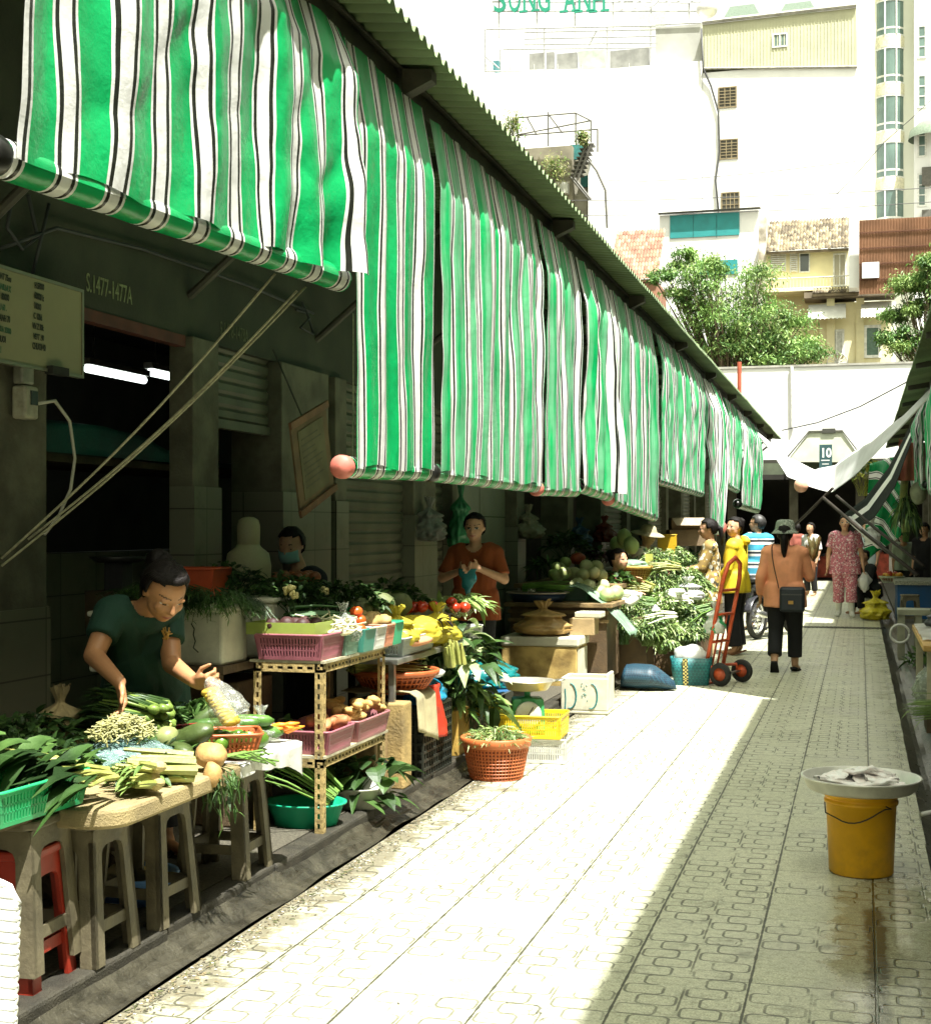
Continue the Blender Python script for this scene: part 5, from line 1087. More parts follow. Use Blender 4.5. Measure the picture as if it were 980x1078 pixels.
carm = M('carrot_skin', (.72, .22, .02), .45, .15, 14, .15)
ct = MB(); ct.tube([(0, 0, 0), (0, .02, .003), (0, .08, .006), (0, .14, 0)], [.008, .019, .015, .004], 10); ca = ct.build('carrot', carm, None, True); tag(ca, 'orange carrot in the small bunch at the corner of the white sheet', 'carrot', 'carrots at the counter corner')
for i in range(5):
    o = ca if i == 0 else ca.copy()
    if i: COL.objects.link(o)
    o.location = (-2.36 + .018 * i, 5.42 + .012 * i, .655 + .016 * (i % 2)); o.rotation_euler = (.25, 0, -1.5 + .1 * i); o.scale = (.75, .62, .75)
bag('clear_bag', 'crumpled clear bag of greens standing beside the carrots', 'bag', (-2.38, 5.44, .62), (.08, .09, .14), CLEARBAG, 11)
# below the counter
bs = thing('blue_basin', 'small light blue plastic basin under the counter', 'basin', (-2.62, 4.82, .10)); MB().lathe([(.001, 0), (.11, 0), (.15, .10), (.165, .102), (.165, .11), (.145, .106), (.105, .008), (.001, .008)], n=28).build('bowl', M('light_blue_plastic', (.12, .26, .55), .35, .1), bs, True, world=False)
bag('cloth_bundle', 'cream cloth bundle lying in the light blue basin', 'bundle', (-2.66, 4.80, .12), (.11, .1, .16), M('cream_cloth', (.40, .35, .22), .85, .2, 8, .4), 15)
rz_ = MB(); rz_.lathe([(.001, .02), (.06, .02), (.13, .05), (.135, .055), (.06, .03), (.001, .03)], n=24); o = rz_.build('enamel_dish', M('white_enamel', (.6, .6, .55), .25), None, True); o.location = (-2.83, 4.95, .35); tag(o, 'white enamel dish on a crate in the dark under the counter', 'dish')
tag(MB().b2((-3.0, 4.75, .10), (-2.7, 5.12, .365)).build('crate', DWOOD, None, bevel=.006), 'dark wooden crate under the counter', 'crate')

# ------------------------------------------------------------------ slotted angle rack
rustm = M('rusty_cream_paint', (.34, .25, .10), .65, .35, 22, .4, dirt=.65)
def slotted(mb, p, q, wdir, w_=.038):
    """angle iron with a row of real slots in both flanges"""
    p, q = V(p), V(q); d = (q - p); L = d.length; d.normalize()
    for wd in wdir:
        wd = V(wd); nrm = d.cross(wd).normalized() * .0015; k = max(2, int(L / .045))
        def q4(u0, u1, a, b):
            c4 = [p + d * u0 + wd * a, p + d * u1 + wd * a, p + d * u1 + wd * b, p + d * u0 + wd * b]
            mb.add([x - nrm for x in c4] + [x + nrm for x in c4], [(0, 1, 2, 3), (7, 6, 5, 4), (0, 4, 5, 1), (1, 5, 6, 2), (2, 6, 7, 3), (3, 7, 4, 0)])
        q4(0, L, 0, w_ * .34); q4(0, L, w_ * .66, w_)
        for i in range(k): q4(L * i / k, L * (i + .45) / k, w_ * .339, w_ * .661)
rack = thing('metal_rack', 'rusty cream two-tier rack of slotted angle iron holding pink baskets', 'rack', (-2.5, 6.5, .1))
RX0, RX1, RY0, RY1 = -2.70, -2.36, 6.09, 6.97; ZT, ZS = .875, .44
for x, y, wx, wy in ((RX0, RY0, 1, 1), (RX1, RY0, -1, 1), (RX1, RY1, -1, -1), (RX0, RY1, 1, -1)):
    mb = MB(); slotted(mb, (x, y, .1), (x, y, ZT), [(wx, 0, 0), (0, wy, 0)]); mb.build('leg', rustm, rack)
for z, nm in ((ZT, 'top_frame'), (ZS, 'shelf_frame')):
    mb = MB()
    for a, b in (((RX0, RY0), (RX1, RY0)), ((RX1, RY0), (RX1, RY1)), ((RX1, RY1), (RX0, RY1)), ((RX0, RY1), (RX0, RY0))): slotted(mb, (*a, z), (*b, z), [(0, 0, -1)], .04)
    mb.build(nm, rustm, rack); MB().b2((RX0 - .02, RY0 - .0, z + .002), (RX1 + .012, RY1 + .02, z + .014)).build('shelf', M('worn_board', (.36, .33, .22), .7, .25, 5, .3, dirt=.6), rack)
pink = M('pink_plastic', (.30, .10, .125), .42, .12, 9, .08, dirt=.2); tealp = M('grey_teal_plastic', (.20, .34, .27), .4, .15, 9, .05, dirt=.2); whp = M('white_plastic', (.55, .55, .50), .4, .1, 9, dirt=.2); salm = M('salmon_plastic', (.50, .22, .13), .45, .1, 9, dirt=.2); grp = M('sea_green_plastic', (.03, .34, .17), .4, .12, 9)
z0 = ZT + .016
rect_basket('pink slotted basket on the top tier, under a lime green tray', (-2.52, 6.22, z0), .30, .27, .115, 0, pink, 'baskets on the rack')
lt = thing('lime_tray', 'lime green tray stacked in the pink top basket', 'tray', (-2.56, 6.20, z0 + .115)); mb = MB()
for (x0, y0, x1, y1) in ((-.17, -.13, .17, -.122), (-.17, .122, .17, .13), (-.17, -.121, -.162, .121), (.162, -.121, .17, .121)): mb.b2((x0, y0, 0), (x1, y1, .055))
mb.b2((-.161, -.121, 0), (.161, .121, .006)); mb.build('tray', M('lime_plastic', (.24, .30, .06), .4, .1), lt, world=False)
rect_basket('grey-teal basket on the top tier next to the pink one', (-2.48, 6.44, z0), .26, .15, .11, 0, tealp, 'baskets on the rack', slit=True)
rect_basket('darker teal basket on the top tier, third along', (-2.46, 6.62, z0), .26, .15, .11, 0, M('deep_teal_plastic', (.05, .22, .17), .4, .12, 9, dirt=.2), 'baskets on the rack', slit=False)
rect_basket('white slotted basket on the top tier before the salmon one', (-2.46, 6.79, z0), .26, .14, .11, 0, whp, 'baskets on the rack')
rect_basket('salmon slotted basket on the top tier', (-2.46, 6.94, z0), .26, .12, .11, 0, salm, 'baskets on the rack')
rect_basket('sea green solid basket last on the top tier', (-2.46, 7.08, z0), .26, .12, .115, 0, grp, 'baskets on the rack', slit=False)
rect_basket('pink slotted basket on the lower tier, nearest the alley front', (-2.50, 6.27, ZS + .016), .30, .30, .105, 0, pink, 'baskets on the rack')
rect_basket('pink slotted basket on the lower tier, farther end', (-2.49, 6.74, ZS + .016), .28, .42, .10, 0, M('faded_pink_plastic', (.33, .13, .14), .45, .12, 9, dirt=.25), 'baskets on the rack')
# contents
heap(fruit('beetroot', 'dark red beetroot in the lime green tray', 'beetroot', (0, 0, 0), .035, M('beet_skin', (.05, .018, .016), .6, .3, 12), 'beetroots in the tray'), pile((-2.56, 6.2, z0 + .12), .12, 9, .034))
mb = MB()
for i in range(300):
    p = V((-2.44 + random.gauss(0, .06), 6.36 + random.gauss(0, .055), z0 + .12 + abs(random.gauss(0, .025)))); d = V((U(-1, 1), U(-1, 1), U(-.3, .5))).normalized() * U(.02, .035); mb.tube([p - d, p + d], .0038, 4)
mb.ell((-2.44, 6.36, z0 + .115), (.13, .11, .03), None, 12); tag(mb.build('bean_sprouts', M('sprout_white', (.66, .64, .42), .5, .12, 20, trans=.2)), 'heap of white bean sprouts spilling from the grey-teal basket', 'sprouts')
bag('clear_bag', 'clear bag bulging with bean sprouts on the rack', 'bag', (-2.40, 6.46, z0 + .05), (.085, .09, .19), CLEARBAG, 21)
bundle('long_beans', 'dark green long beans lying across the teal basket', 'beans', (-2.62, 6.32, z0 + .17), (.55, .55, .02), .32, 22, .008, [M('bean_skin', (.04, .11, .025), .45, .2, 12), GREEN_D], .15, width=.06, bend=.1)
heap(fruit('tomato', 'red tomato in the darker teal basket', 'tomato', (0, 0, 0), .034, M('tomato_skin', (.62, .09, .015), .25, .15, 5), 'tomatoes in the teal basket', (1, 1, .85), .06, M('calyx', (.05, .12, .02))), pile((-2.39, 6.62, z0 + .075), .05, 4, .03))
pt = M('potato_skin', (.38, .26, .09), .6, .3, 12, .2, dirt=.3)
heap(fruit('potato', 'tan potato heaped over the salmon and green baskets', 'potato', (0, 0, 0), .040, pt, 'potatoes on the rack', (1, 1.25, .9), .2), pile((-2.50, 7.00, z0 + .09), .14, 14, .038))
heap(fruit('onion', 'brown onion heaped over the white basket', 'onion', (0, 0, 0), .038, M('onion_skin', (.24, .12, .05), .45, .3, 10), 'onions on the rack', (1, 1, .9), .08, pt), pile((-2.54, 6.80, z0 + .09), .10, 7, .036))
ging = M('ginger_skin', (.50, .30, .10), .65, .25, 16, .35)
mb = MB()
for i in range(16):
    p = V((-2.45 + U(-.1, .09), 6.74 + U(-.17, .17), ZS + .12 + U(0, .06)))
    for k in range(3): mb.ell(p + V((U(-.03, .03), U(-.04, .04), U(-.015, .02))), (U(.018, .028), U(.03, .045), .02), rotm(0, U(-.4, .4), U(0, 3)), 8, 0, .2, i + k)
tag(mb.build('ginger', ging, None, True), 'knobbly heap of ginger in the far lower basket', 'ginger')
heap(fruit('sweet_potato', 'reddish sweet potato in the near lower basket', 'sweet potato', (0, 0, 0), .032, M('sweet_potato_skin', (.40, .15, .06), .6, .3, 10, .2), 'sweet potatoes in the lower basket', (1, 2.0, .9), .2), pile((-2.45, 6.40, ZS + .10), .10, 6, .03))
herb('purple_greens', 'small bunch of dark purple leaves behind the near lower basket', 'greens', (-2.62, 6.2, ZS + .12), .06, 30, .08, .03, [M('purple_leaf', (.05, .015, .03), .5, .3), GREEN_D])
# on the floor under the rack
gt = thing('green_tub', 'emerald green oval tub of leafy stalks on the floor under the rack', 'tub', (-2.52, 6.28, .10)); MB().lathe([(.001, 0), (.15, 0), (.185, .10), (.2, .102), (.2, .112), (.178, .108), (.145, .008), (.001, .008)], n=32, sx=1.0, sy=.8).build('bowl', M('emerald_plastic', (.01, .30, .16), .35, .1), gt, True, world=False)
bundle('leafy_stalks', 'long green leafy stalks leaning in the emerald tub', 'greens', (-2.38, 6.26, .22), (-.8, -.12, .5), .42, 26, .006, [STALK_G, GREEN_M], .55, 4, .2, .035, width=.12)
wt = thing('white_tub', 'whitish rectangular tub of broad leaves beside the emerald tub', 'tub', (-2.42, 6.78, .10)); MB().lathe([(.001, 0), (.12, 0), (.155, .10), (.165, .102), (.165, .11), (.15, .106), (.115, .008), (.001, .008)], n=28, sx=1.0, sy=1.2).build('bowl', M('grey_white_plastic', (.40, .41, .34), .45, .1, dirt=.3), wt, True, world=False)
herb('broad_leaves', 'broad dark green leaves piled in the whitish tub', 'greens', (-2.42, 6.80, .22), .19, 46, .17, .11, [GREEN_D, GREEN_M, GREEN_D], seg=6, flat=.5, droop=.7)
mb = MB()
for i in range(9): mb.leaf((-2.33 + U(-.03, .05), 6.72 + U(-.1, .1), .135 + U(0, .03)), (U(.3, 1), U(-.6, .5), U(0, .2)), U(.11, .17), U(.06, .09), .5, None, i % 2, seg=6)
tag(mb.build('fallen_leaves', [GREEN_M, GREEN_D]), 'few broad leaves fallen on the kerb by the whitish tub', 'leaves')
for (lab, lo, hi, m_) in (('dark timber block standing behind the rack', (-3.15, 6.1, .10), (-2.78, 6.5, .78), DWOOD), ('low brown crate at the back of the rack', (-2.70, 6.99, .10), (-2.42, 7.2, .42), WOOD)):
    tag(MB().b2(lo, hi).build('crate', m_, None, bevel=.01), lab, 'crate')
# back counter with foam boxes of dill, behind the rack
bt = thing('back_table', 'dark table in the shade behind the rack carrying foam boxes', 'table', (-2.98, 6.4, .1)); MB().b2((-3.25, 5.85, .84), (-2.74, 8.9, .875)).build('top', DWOOD, bt)
for x, y in ((-3.2, 5.9), (-2.8, 5.9), (-2.8, 8.8), (-3.2, 8.8), (-2.8, 7.3)): MB().b2((x - .025, y - .025, .1), (x + .025, y + .025, .839)).build('leg', DWOOD, bt)
for lab, c, s, rz in (('cream foam box with a scrawl on its side under hanging dill', (-2.95, 6.02, .875), (.38, .28, .24), .0), ('cream foam box partly hidden by the bending woman', (-3.10, 5.62, .875), (.2, .28, .24), .0), ('cream foam box behind the pink top basket', (-2.86, 6.45, .875), (.3, .3, .26), .1)):
    t = thing('foam_box', lab, 'foam box', c, rz, 'foam boxes behind the rack'); MB().box((0, 0, s[2] / 2), s).build('body', FOAM, t, world=False, bevel=.014)
    MB().box((0, 0, s[2] + .012), (s[0] + .01, s[1] + .01, .024)).build('lid', FOAM, t, world=False, bevel=.008)
    if 'scrawl' in lab:
        mb = MB(); mb.tube([(.04, -.145, .19), (.055, -.143, .165), (.05, -.143, .14), (.06, -.143, .11), (.05, -.143, .08), (.075, -.143, .06)], .003, 5); mb.build('scrawl', M('marker_ink', (.03, .035, .025)), t, world=False)
def dill(lab, c, r, n, hang=0.):
    mb = MB(); c = V(c)
    for i in range(n):
        a = U(0, 6.3); rr = r * sqrt(R()); p = c + V((rr * cos(a), rr * sin(a), .06 * (1 - rr / r))); d = V((cos(a), sin(a) , U(-.2, .6))) * .5 + V((.35, -.4, -hang))
        e = p + d.normalized() * U(.08, .2); mb.tube([p, p.lerp(e, .5) + V((0, 0, .02)), e], .0016, 3, 0, False)
        for k in range(6): f = U(.3, 1); mb.leaf(p.lerp(e, f), V((U(-1, 1), U(-1, 1), U(-.5, .8))), .035, .006, .3, None, i % 2)
    return tag(mb.build('dill_bunch', [GREEN_D, GREEN_M]), lab, 'dill')
dill('feathery dill bunch hanging over the front of the scrawled foam box', (-2.86, 6.02, 1.17), .17, 240, .6); dill('feathery dill bunch on the box beside the bending woman', (-3.06, 5.85, 1.20), .15, 170, .3)
herb('coriander', 'dark coriander heaped behind the foam boxes below the cream jug', 'herbs', (-3.05, 6.55, 1.17), .24, 420, .05, .03, [GREEN_D, GREEN_D, GREEN_M], flat=.6)
herb('coriander', 'dark coriander heaped beside the masked vendor', 'herbs', (-2.95, 7.10, 1.10), .24, 380, .055, .03, [GREEN_D, GREEN_M], flat=.6)
herb('watercress', 'dark green watercress piled before the roller shutter', 'herbs', (-2.86, 7.75, 1.05), .26, 380, .06, .035, [GREEN_D, GREEN_D, GREEN_M], flat=.5)
herb('watercress', 'dark green watercress past the potatoes, under the shutter post', 'herbs', (-2.82, 8.40, 1.02), .26, 340, .06, .035, [GREEN_D, GREEN_M], flat=.5)
fl = M('cauliflower_cream', (.66, .58, .26), .7, .15, 20, .3)
for lab, c, r in (('small cream flower cluster standing above the pink basket', (-2.60, 6.30, z0 + .30), .038), ('smaller pair of white blossoms right of the cream cluster', (-2.56, 6.62, z0 + .29), .024)):
    t = thing('flower_cluster', lab, 'flowers', c); mb = MB()
    for i in range(26): d = V((U(-1, 1), U(-1, 1), U(-.6, 1))).normalized(); mb.ell(d * r * U(.7, 1), (r * .28,) * 3, None, 6)
    mb.build('blossom', fl, t, True, world=False); MB().tube([(0, 0, 0), (.01, .01, -.07), (.02, 0, -.16)], .004, 5).build('stem', GREEN_D, t, world=False)
herb('dark_bunch', 'dark leafy bunch standing behind the two flower clusters', 'greens', (-2.66, 6.52, z0 + .22), .15, 220, .06, .03, [GREEN_D], flat=.8)
heap(fruit('shallot', 'small reddish brown onion in the heap by the shutter post', 'onion', (0, 0, 0), .030, M('red_onion_skin', (.20, .07, .025), .45, .3, 10), 'onions by the shutter post', (1, 1, .95), .1), pile((-2.98, 7.30, 1.20), .13, 16, .03))
oc_ = rect_basket('orange-red crate among dark herbs behind the bending woman', (-3.13, 6.30, 1.17), .3, .24, .13, .1, M('orange_red_plastic', (.40, .06, .015), .5, .2, 9), None, 'crate', 'crate', slit=False)
jg = thing('cream_jug', 'cream round-topped container with bulging shoulders behind the dark herbs', 'jug', PD(262, 592, 7.9)); mb = MB(); mb.lathe([(.001, -.2), (.12, -.2), (.13, -.02), (.115, .05), (.07, .085), (.062, .10)], n=24, wob=.06); mb.build('body', M('cream_plastic', (.34, .31, .18), .5, .12, 6, dirt=.2), jg, True, world=False); MB().lathe([(.055, .085), (.062, .10), (.064, .20), (.055, .235), (.03, .25), (.001, .253)], n=24).build('cap', M('cream_plastic', (.34, .31, .18)), jg, True, world=False)
sc_ = thing('weighing_scale', 'small dark scale on the ledge behind the bending woman', 'scale', PD(125, 592, 7.2)); MB().lathe([(.001, 0), (.11, 0), (.15, .03), (.14, .03), (.1, .01), (.001, .01)], n=24).build('pan', M('dark_steel', (.05, .05, .045), .4, .2, metal=.6), sc_, True, world=False); MB().b2((-.05, -.05, -.14), (.05, .05, -.002)).build('body', M('dark_paint', (.03, .03, .03), .5), sc_, world=False); MB().b2((-.13, -.1, -.36), (.13, .1, -.142)).build('stand', DWOOD, sc_, world=False)

# ------------------------------------------------------------------ second stand: metal tray table, yellow bags, tomatoes
t2 = thing('steel_table', 'grey steel tray table with a wire basket, between the rack and the man in orange', 'table', (-2.55, 7.8, .1))
MB().b2((-2.85, 7.22, .765), (-2.37, 8.75, .795)).build('top', MET, t2, bevel=.004)
for x, y in ((-2.8, 7.27), (-2.42, 7.27), (-2.42, 8.7), (-2.8, 8.7)): MB().b2((x - .016, y - .016, .1), (x + .016, y + .016, .764)).build('leg', MET, t2)
rect_basket('pale grey slotted basket under the yellow bags on the steel table', (-2.58, 7.62, .797), .38, .55, .10, 0, M('pale_grey_plastic', (.34, .38, .36), .4, .1, 9), None)
rect_basket('white slotted basket at the far end of the steel table', (-2.50, 8.86, .74), .22, .28, .12, 0, whp, None)
yb = PL('yellow_plastic_film', (.58, .50, .06), .25, .4); ylw = M('yellow_noodle', (.55, .40, .04), .5, .2, 14, .3)
bag('yellow_bag', 'clear yellow knotted bag of noodles beside the potatoes', 'bag', (-2.47, 7.50, .84), (.13, .15, .22), yb, 31); bag('yellow_bag', 'lower yellow bag of noodles slumped over the grey basket', 'bag', (-2.46, 7.80, .84), (.15, .17, .17), yb, 33, False); bag('yellow_bag', 'tall yellow bag of noodles nearest the orange-shirted man', 'bag', (-2.45, 8.22, .80), (.14, .18, .24), yb, 36)
tag(MB().ell((-2.40, 7.62, .865), (.09, .2, .03), None, 14, 0, .1).build('flat_bread', M('pinkish_bread', (.55, .26, .13), .7), None, True), 'flat pinkish packet under the yellow bags at the basket edge', 'packet')
mb = MB()
for i in range(22): mb.leaf((-2.36 + U(-.04, .04), 8.02 + U(-.06, .06), .98 + U(-.03, .05)), (U(.1, 1), U(-.8, .8), U(-.8, .5)), U(.05, .09), U(.02, .04), .4, None, 0)
tag(mb.build('purple_herb', M('black_purple_leaf', (.02, .012, .012), .4, .3)), 'small dark purple herb bunch on the yellow bags', 'herbs')
heap(fruit('tomato', 'ripe red tomato heaped behind the yellow bags', 'tomato', (0, 0, 0), .042, M('deep_tomato_skin', (.40, .035, .012), .25, .2, 5), 'tomatoes behind the yellow bags', (1, 1, .85), .06, M('calyx', (.05, .12, .02))), pile((-2.62, 8.20, .98), .16, 10, .04) + [V((-2.42, 8.50, 1.0)), V((-2.38, 8.58, 1.0)), V((-2.46, 8.56, 1.03))])
herb('pale_greens', 'pale frilly greens bundled at the far corner of the steel table', 'greens', (-2.45, 8.78, 1.0), .15, 120, .11, .035, [GREEN_P, GREEN_L], flat=.5, dirv=(.5, -.3, -.1))
bag('green_bag', 'green plastic bag of herbs behind the potatoes', 'bag', (-2.68, 7.32, .86), (.13, .14, .2), PL('green_film', (.06, .26, .12), .25, .35), 41)
mb = MB()
for i in range(5): c = V((-2.72 + U(-.1, .1), 7.6 + .2 * i, 1.0 + U(0, .06))); mb.ell(c, (.09, .085, .08), None, 12, 0, .2, i); mb.leaf(c, (U(-1, 1), U(-1, 1), .6), .16, .09, .4, None, 1); mb.leaf(c, (U(-1, 1), U(-1, 1), .6), .16, .09, .4, None, 1)
tag(mb.build('dark_cabbages', [M('dull_cabbage', (.13, .15, .06), .6, .3, 8), GREEN_D], None, True), 'row of dull green heads in shade before the wide shutter', 'cabbages')
# under it: crate, post, sack, red bag, blue bag, colander
tag(MB().b2((-2.47, 7.22, .10), (-2.34, 7.37, .56)).build('timber_post', M('pale_timber', (.30, .21, .08), .75, .3, 5, .5, dirt=.6), None, bevel=.01), 'weathered tan timber post standing between the rack and the black crate', 'post')
bc = thing('black_crate', 'black plastic lattice crate on the kerb under the tan sack', 'crate', (-2.55, 7.85, .10)); mb = MB(); bl = M('black_plastic', (.018, .02, .014), .45, .2, 9, .1, dirt=.3); w2, l2, h2 = .42, .56, .38
for sx in (-1, 1):
    for i in range(13): y_ = -l2 / 2 + l2 * i / 12; mb.b2((sx * w2 / 2 - .005, y_ - .006, 0), (sx * w2 / 2 + .005, y_ + .006, h2))
    for j in range(9): z_ = h2 * j / 8; mb.b2((sx * w2 / 2 - .0065, -l2 / 2, z_ - .007), (sx * w2 / 2 + .0065, l2 / 2, z_ + .007))
for sy in (-1, 1):
    for i in range(11): x_ = -w2 / 2 + w2 * i / 10; mb.b2((x_ - .006, sy * l2 / 2 - .005, 0), (x_ + .006, sy * l2 / 2 + .005, h2))
    for j in range(9): z_ = h2 * j / 8; mb.b2((-w2 / 2, sy * l2 / 2 - .0065, z_ - .007), (w2 / 2, sy * l2 / 2 + .0065, z_ + .007))
mb.b2((-w2 / 2 + .01, -l2 / 2 + .01, .005), (w2 / 2 - .01, l2 / 2 - .01, .012)); mb.build('lattice', bl, bc, world=False)
MB().b2((-.19, -.26, .013), (.19, .26, .34)).build('content', M('black_content', (.02, .022, .015), .8), bc, world=False)
mb = MB()
def sk(u, v): y = 7.38 + .34 * u; d = v; x = -2.75 + .43 * min(1, d / .55); z = .60 + .02 * noise.noise(V((u * 4, v * 4, 2))); z -= max(0, d - .5) * (.42 + .18 * u); x += .03 * max(0, d - .5); return V((x + .02 * sin(u * 9) * d, y, z))
mb.grid(sk, 14, 18); tag(mb.build('tan_sack', M('sack_cloth', (.38, .33, .19), .85, .2, 7, .5, dirt=.35, fine=260), None, True, solid=.006), 'tan sackcloth hanging over the front of the black crate', 'sack')
mb = MB()
def rbg(u, v): y = 7.74 + .20 * u + .03 * v; z = .60 - .30 * v; x = -2.38 + .05 * sin(pi * u) + .04 * v + .015 * noise.noise(V((u * 6, v * 6, 0))); return V((x, y - .02 * sin(6 * v), z))
mb.grid(rbg, 12, 14); tag(mb.build('red_bag', PL('red_film', (.62, .06, .03), .3, .35), None, True, solid=.003), 'thin red plastic bag hanging beside the tan sackcloth', 'bag')
bag('blue_bag', 'shiny blue plastic bag on the black crate', 'bag', (-2.46, 8.00, .47), (.12, .16, .16), PL('blue_film', (.03, .30, .48), .2, .3), 51, False)
cl_ = round_basket('wide orange colander of leeks beside the rack', (-2.52, 7.62, .58), .16, .24, .12, M('orange_plastic', (.42, .10, .03)), holes=44, rows=5)
bundle('leek_bundle', 'leeks with long split green leaves lying in the orange colander', 'leeks', (-2.70, 7.42, .70), (.55, .62, .02), .42, 20, .010, [STALK, GREEN_M], .35, 1, .16, .022, width=.10)
bundle('celery_bunch', 'squat pale yellow celery heart behind the orange colander', 'vegetables', (-2.36, 8.12, .68), (-.2, -.1, 1), .15, 16, .018, [STALK, GREEN_L], .1, 0, width=.09, bend=0)
tag(MB().ell((-2.37, 7.93, .655), (.05, .07, .028), None, 12, 0, .25, 9).build('white_packet', WHITEBAG, None, True), 'small crumpled white packet below the celery heart', 'packet')
herb('leafy_greens', 'tall dark leafy greens with pale edges standing past the celery heart', 'greens', (-2.42, 8.55, .60), .24, 130, .17, .09, [GREEN_D, GREEN_D, GREEN_M, GREEN_P], flat=1.3, seg=6, droop=.8)
herb('leafy_greens', 'lower clump of dark leafy greens drooping to the kerb behind the orange basket', 'greens', (-2.38, 8.62, .36), .20, 120, .16, .07, [GREEN_D, GREEN_M, GREEN_L], flat=1.0, seg=4, droop=1.0)
tag(MB().b2((-2.62, 8.35, .10), (-2.36, 8.62, .38)).build('crate', M('yellow_ochre_crate', (.42, .26, .05), .7, .25, 7, .2, dirt=.4), None, bevel=.008), 'ochre wooden crate behind the black lattice crate', 'crate')
tag(MB().b2((-2.75, 8.7, .10), (-2.4, 9.3, .40)).build('crate', DWOOD, None, bevel=.008), 'dark low crate under the teal plastic bag', 'crate')
# orange basket on the paving
ob = round_basket('orange-brown perforated round basket of fine herbs standing on the paving', (-2.10, 8.28, .004), .155, .20, .24, M('terracotta_plastic', (.44, .12, .035), .45, .15, 9, .1, dirt=.2), holes=54, rows=12)
herb('fine_herbs', 'fine pale green herb stems heaped in the orange-brown round basket', 'herbs', (-2.10, 8.28, .235), .18, 420, .08, .008, [GREEN_L, GREEN_P, GREEN_M], flat=.35, up=.15)
# crates and scale
def vented_crate(label, c, L, W, H, rz, mat, name='plastic_crate'):
    return rect_basket(label, c, L, W, H, rz, mat, None, 'crate', name, 1.02)
vented_crate('white vented crate under the yellow crate', (-1.98, 8.98, .004), .36, .30, .15, .05, whp)
vented_crate('bright yellow vented crate carrying the green scale', (-2.04, 8.98, .16), .42, .34, .14, .05, M('yellow_plastic', (.72, .52, .02), .4, .1, 9, dirt=.15))
scl = thing('market_scale', 'green dial scale with a steel pan standing in the yellow crate', 'scale', (-2.07, 8.98, .17), .3)
gsm = M('green_enamel', (.05, .28, .10), .35, .12, 7, .05, dirt=.2)
mb = MB(); mb.box((0, 0, .12), (.20, .15, .22), None, 0, 1.15); mb.build('body', gsm, scl, world=False, bevel=.015)
MB().lathe([(.001, 0), (.085, 0), (.085, .012), (.078, .016), (.001, .016)], (.0, -.085, .13), 24, 0, rotm(pi / 2)).build('dial', M('dial_white', (.5, .52, .45), .3), scl, True, world=False)
MB().tube([(0, -.103, .13), (.03, -.103, .18)], .003, 5).build('needle', blackp, scl, world=False)
MB().lathe([(.09, .20), (.085, .23), (.02, .235), (.02, .275), (.06, .28)], n=20).build('neck', gsm, scl, True, world=False)
mb = MB(); mb.lathe([(.001, .28), (.13, .282), (.165, .335), (.18, .338), (.178, .345), (.16, .341), (.125, .29), (.001, .288)], n=32); pn = mb.build('pan', M('aluminium_pan', (.55, .52, .42), .35, .12, 9, metal=.7, dirt=.2), scl, True, world=False)
MB().tube([(.175, -.03, .338), (.23, -.03, .345), (.24, 0, .346), (.23, .03, .345), (.175, .03, .338)], .006, 6).build('handle', MET, pn, True, world=False)
mb = MB()
def mangos(u, v): return None
bag('yellow_bag', 'yellow translucent bag lying in the yellow crate beside the scale', 'bag', (-2.30, 8.92, .28), (.12, .1, .12), yb, 61)
bag('teal_bag', 'large teal plastic bag slumped behind the scale', 'bag', (-2.48, 9.35, .42), (.26, .24, .20), PL('deep_teal_film', (.01, .17, .17), .2, .25), 63, False)
bl_ = MB(); bl_.b2((-2.70, 9.0, .40), (-2.25, 9.55, .42)); tag(bl_.build('flat_board', M('blue_plastic', (.03, .10, .22), .35), None, bevel=.006), 'flat blue board under the teal plastic bag', 'board')
tag(MB().b2((-2.66, 9.31, .10), (-2.3, 9.55, .399)).build('crate', M('dark_grey_crate', (.05, .055, .045), .6, .3), None, bevel=.006), 'dark grey crate holding up the flat blue board', 'crate')
# ------------------------------------------------------------------ third stall: foam boxes, gourds, heaps of greens
fb = thing('foam_box', 'open white foam box with teal curved scribbles standing on the paving', 'foam box', (-2.13, 11.42, .004), .03)
def openbox(t, L, W, H, th, mat):
    mb = MB()
    mb.b2((-L / 2, -W / 2, 0), (L / 2, W / 2, th)); mb.b2((-L / 2, -W / 2, th), (L / 2, -W / 2 + th, H)); mb.b2((-L / 2, W / 2 - th, th), (L / 2, W / 2, H)); mb.b2((-L / 2, -W / 2 + th, th), (-L / 2 + th, W / 2 - th, H)); mb.b2((L / 2 - th, -W / 2 + th, th), (L / 2, W / 2 - th, H + .03))
    return mb.build('body', mat, t, world=False, bevel=.008)
openbox(fb, .38, .36, .29, .028, FOAM)
tk = M('teal_marker', (.02, .16, .16), .6); mb = MB()
for cx, k in ((-.085, 1), (.085, 1)):
    mb.tube([(cx + .05 * sin(a) - .03, -.182, .145 - .10 * cos(a)) for a in [pi * j / 10 for j in range(-1, 11)]], [.003 + .004 * sin(pi * j / 11) for j in range(12)], 5)
mb.tube([(-.155, -.182, .20), (-.15, -.182, .12), (-.155, -.182, .04)], .005, 5)
for i in range(14): p = V((U(-.03, .04), -.1815, U(.09, .25))); mb.tube([p, p + V((U(-.012, .012), 0, U(-.012, .012)))], .0025, 4)
mb.build('scribble', tk, fb, world=False)
bb = thing('carton', 'big tan taped carton with a white foam lid on top, behind the scribbled box', 'carton', (-2.74, 12.58, .004))
MB().b2((-.34, -.25, 0), (.34, .25, .44)).build('body', M('taped_carton', (.30, .19, .06), .5, .35, 5, .3, col2=(.42, .30, .10), dirt=.5), bb, world=False, bevel=.01)
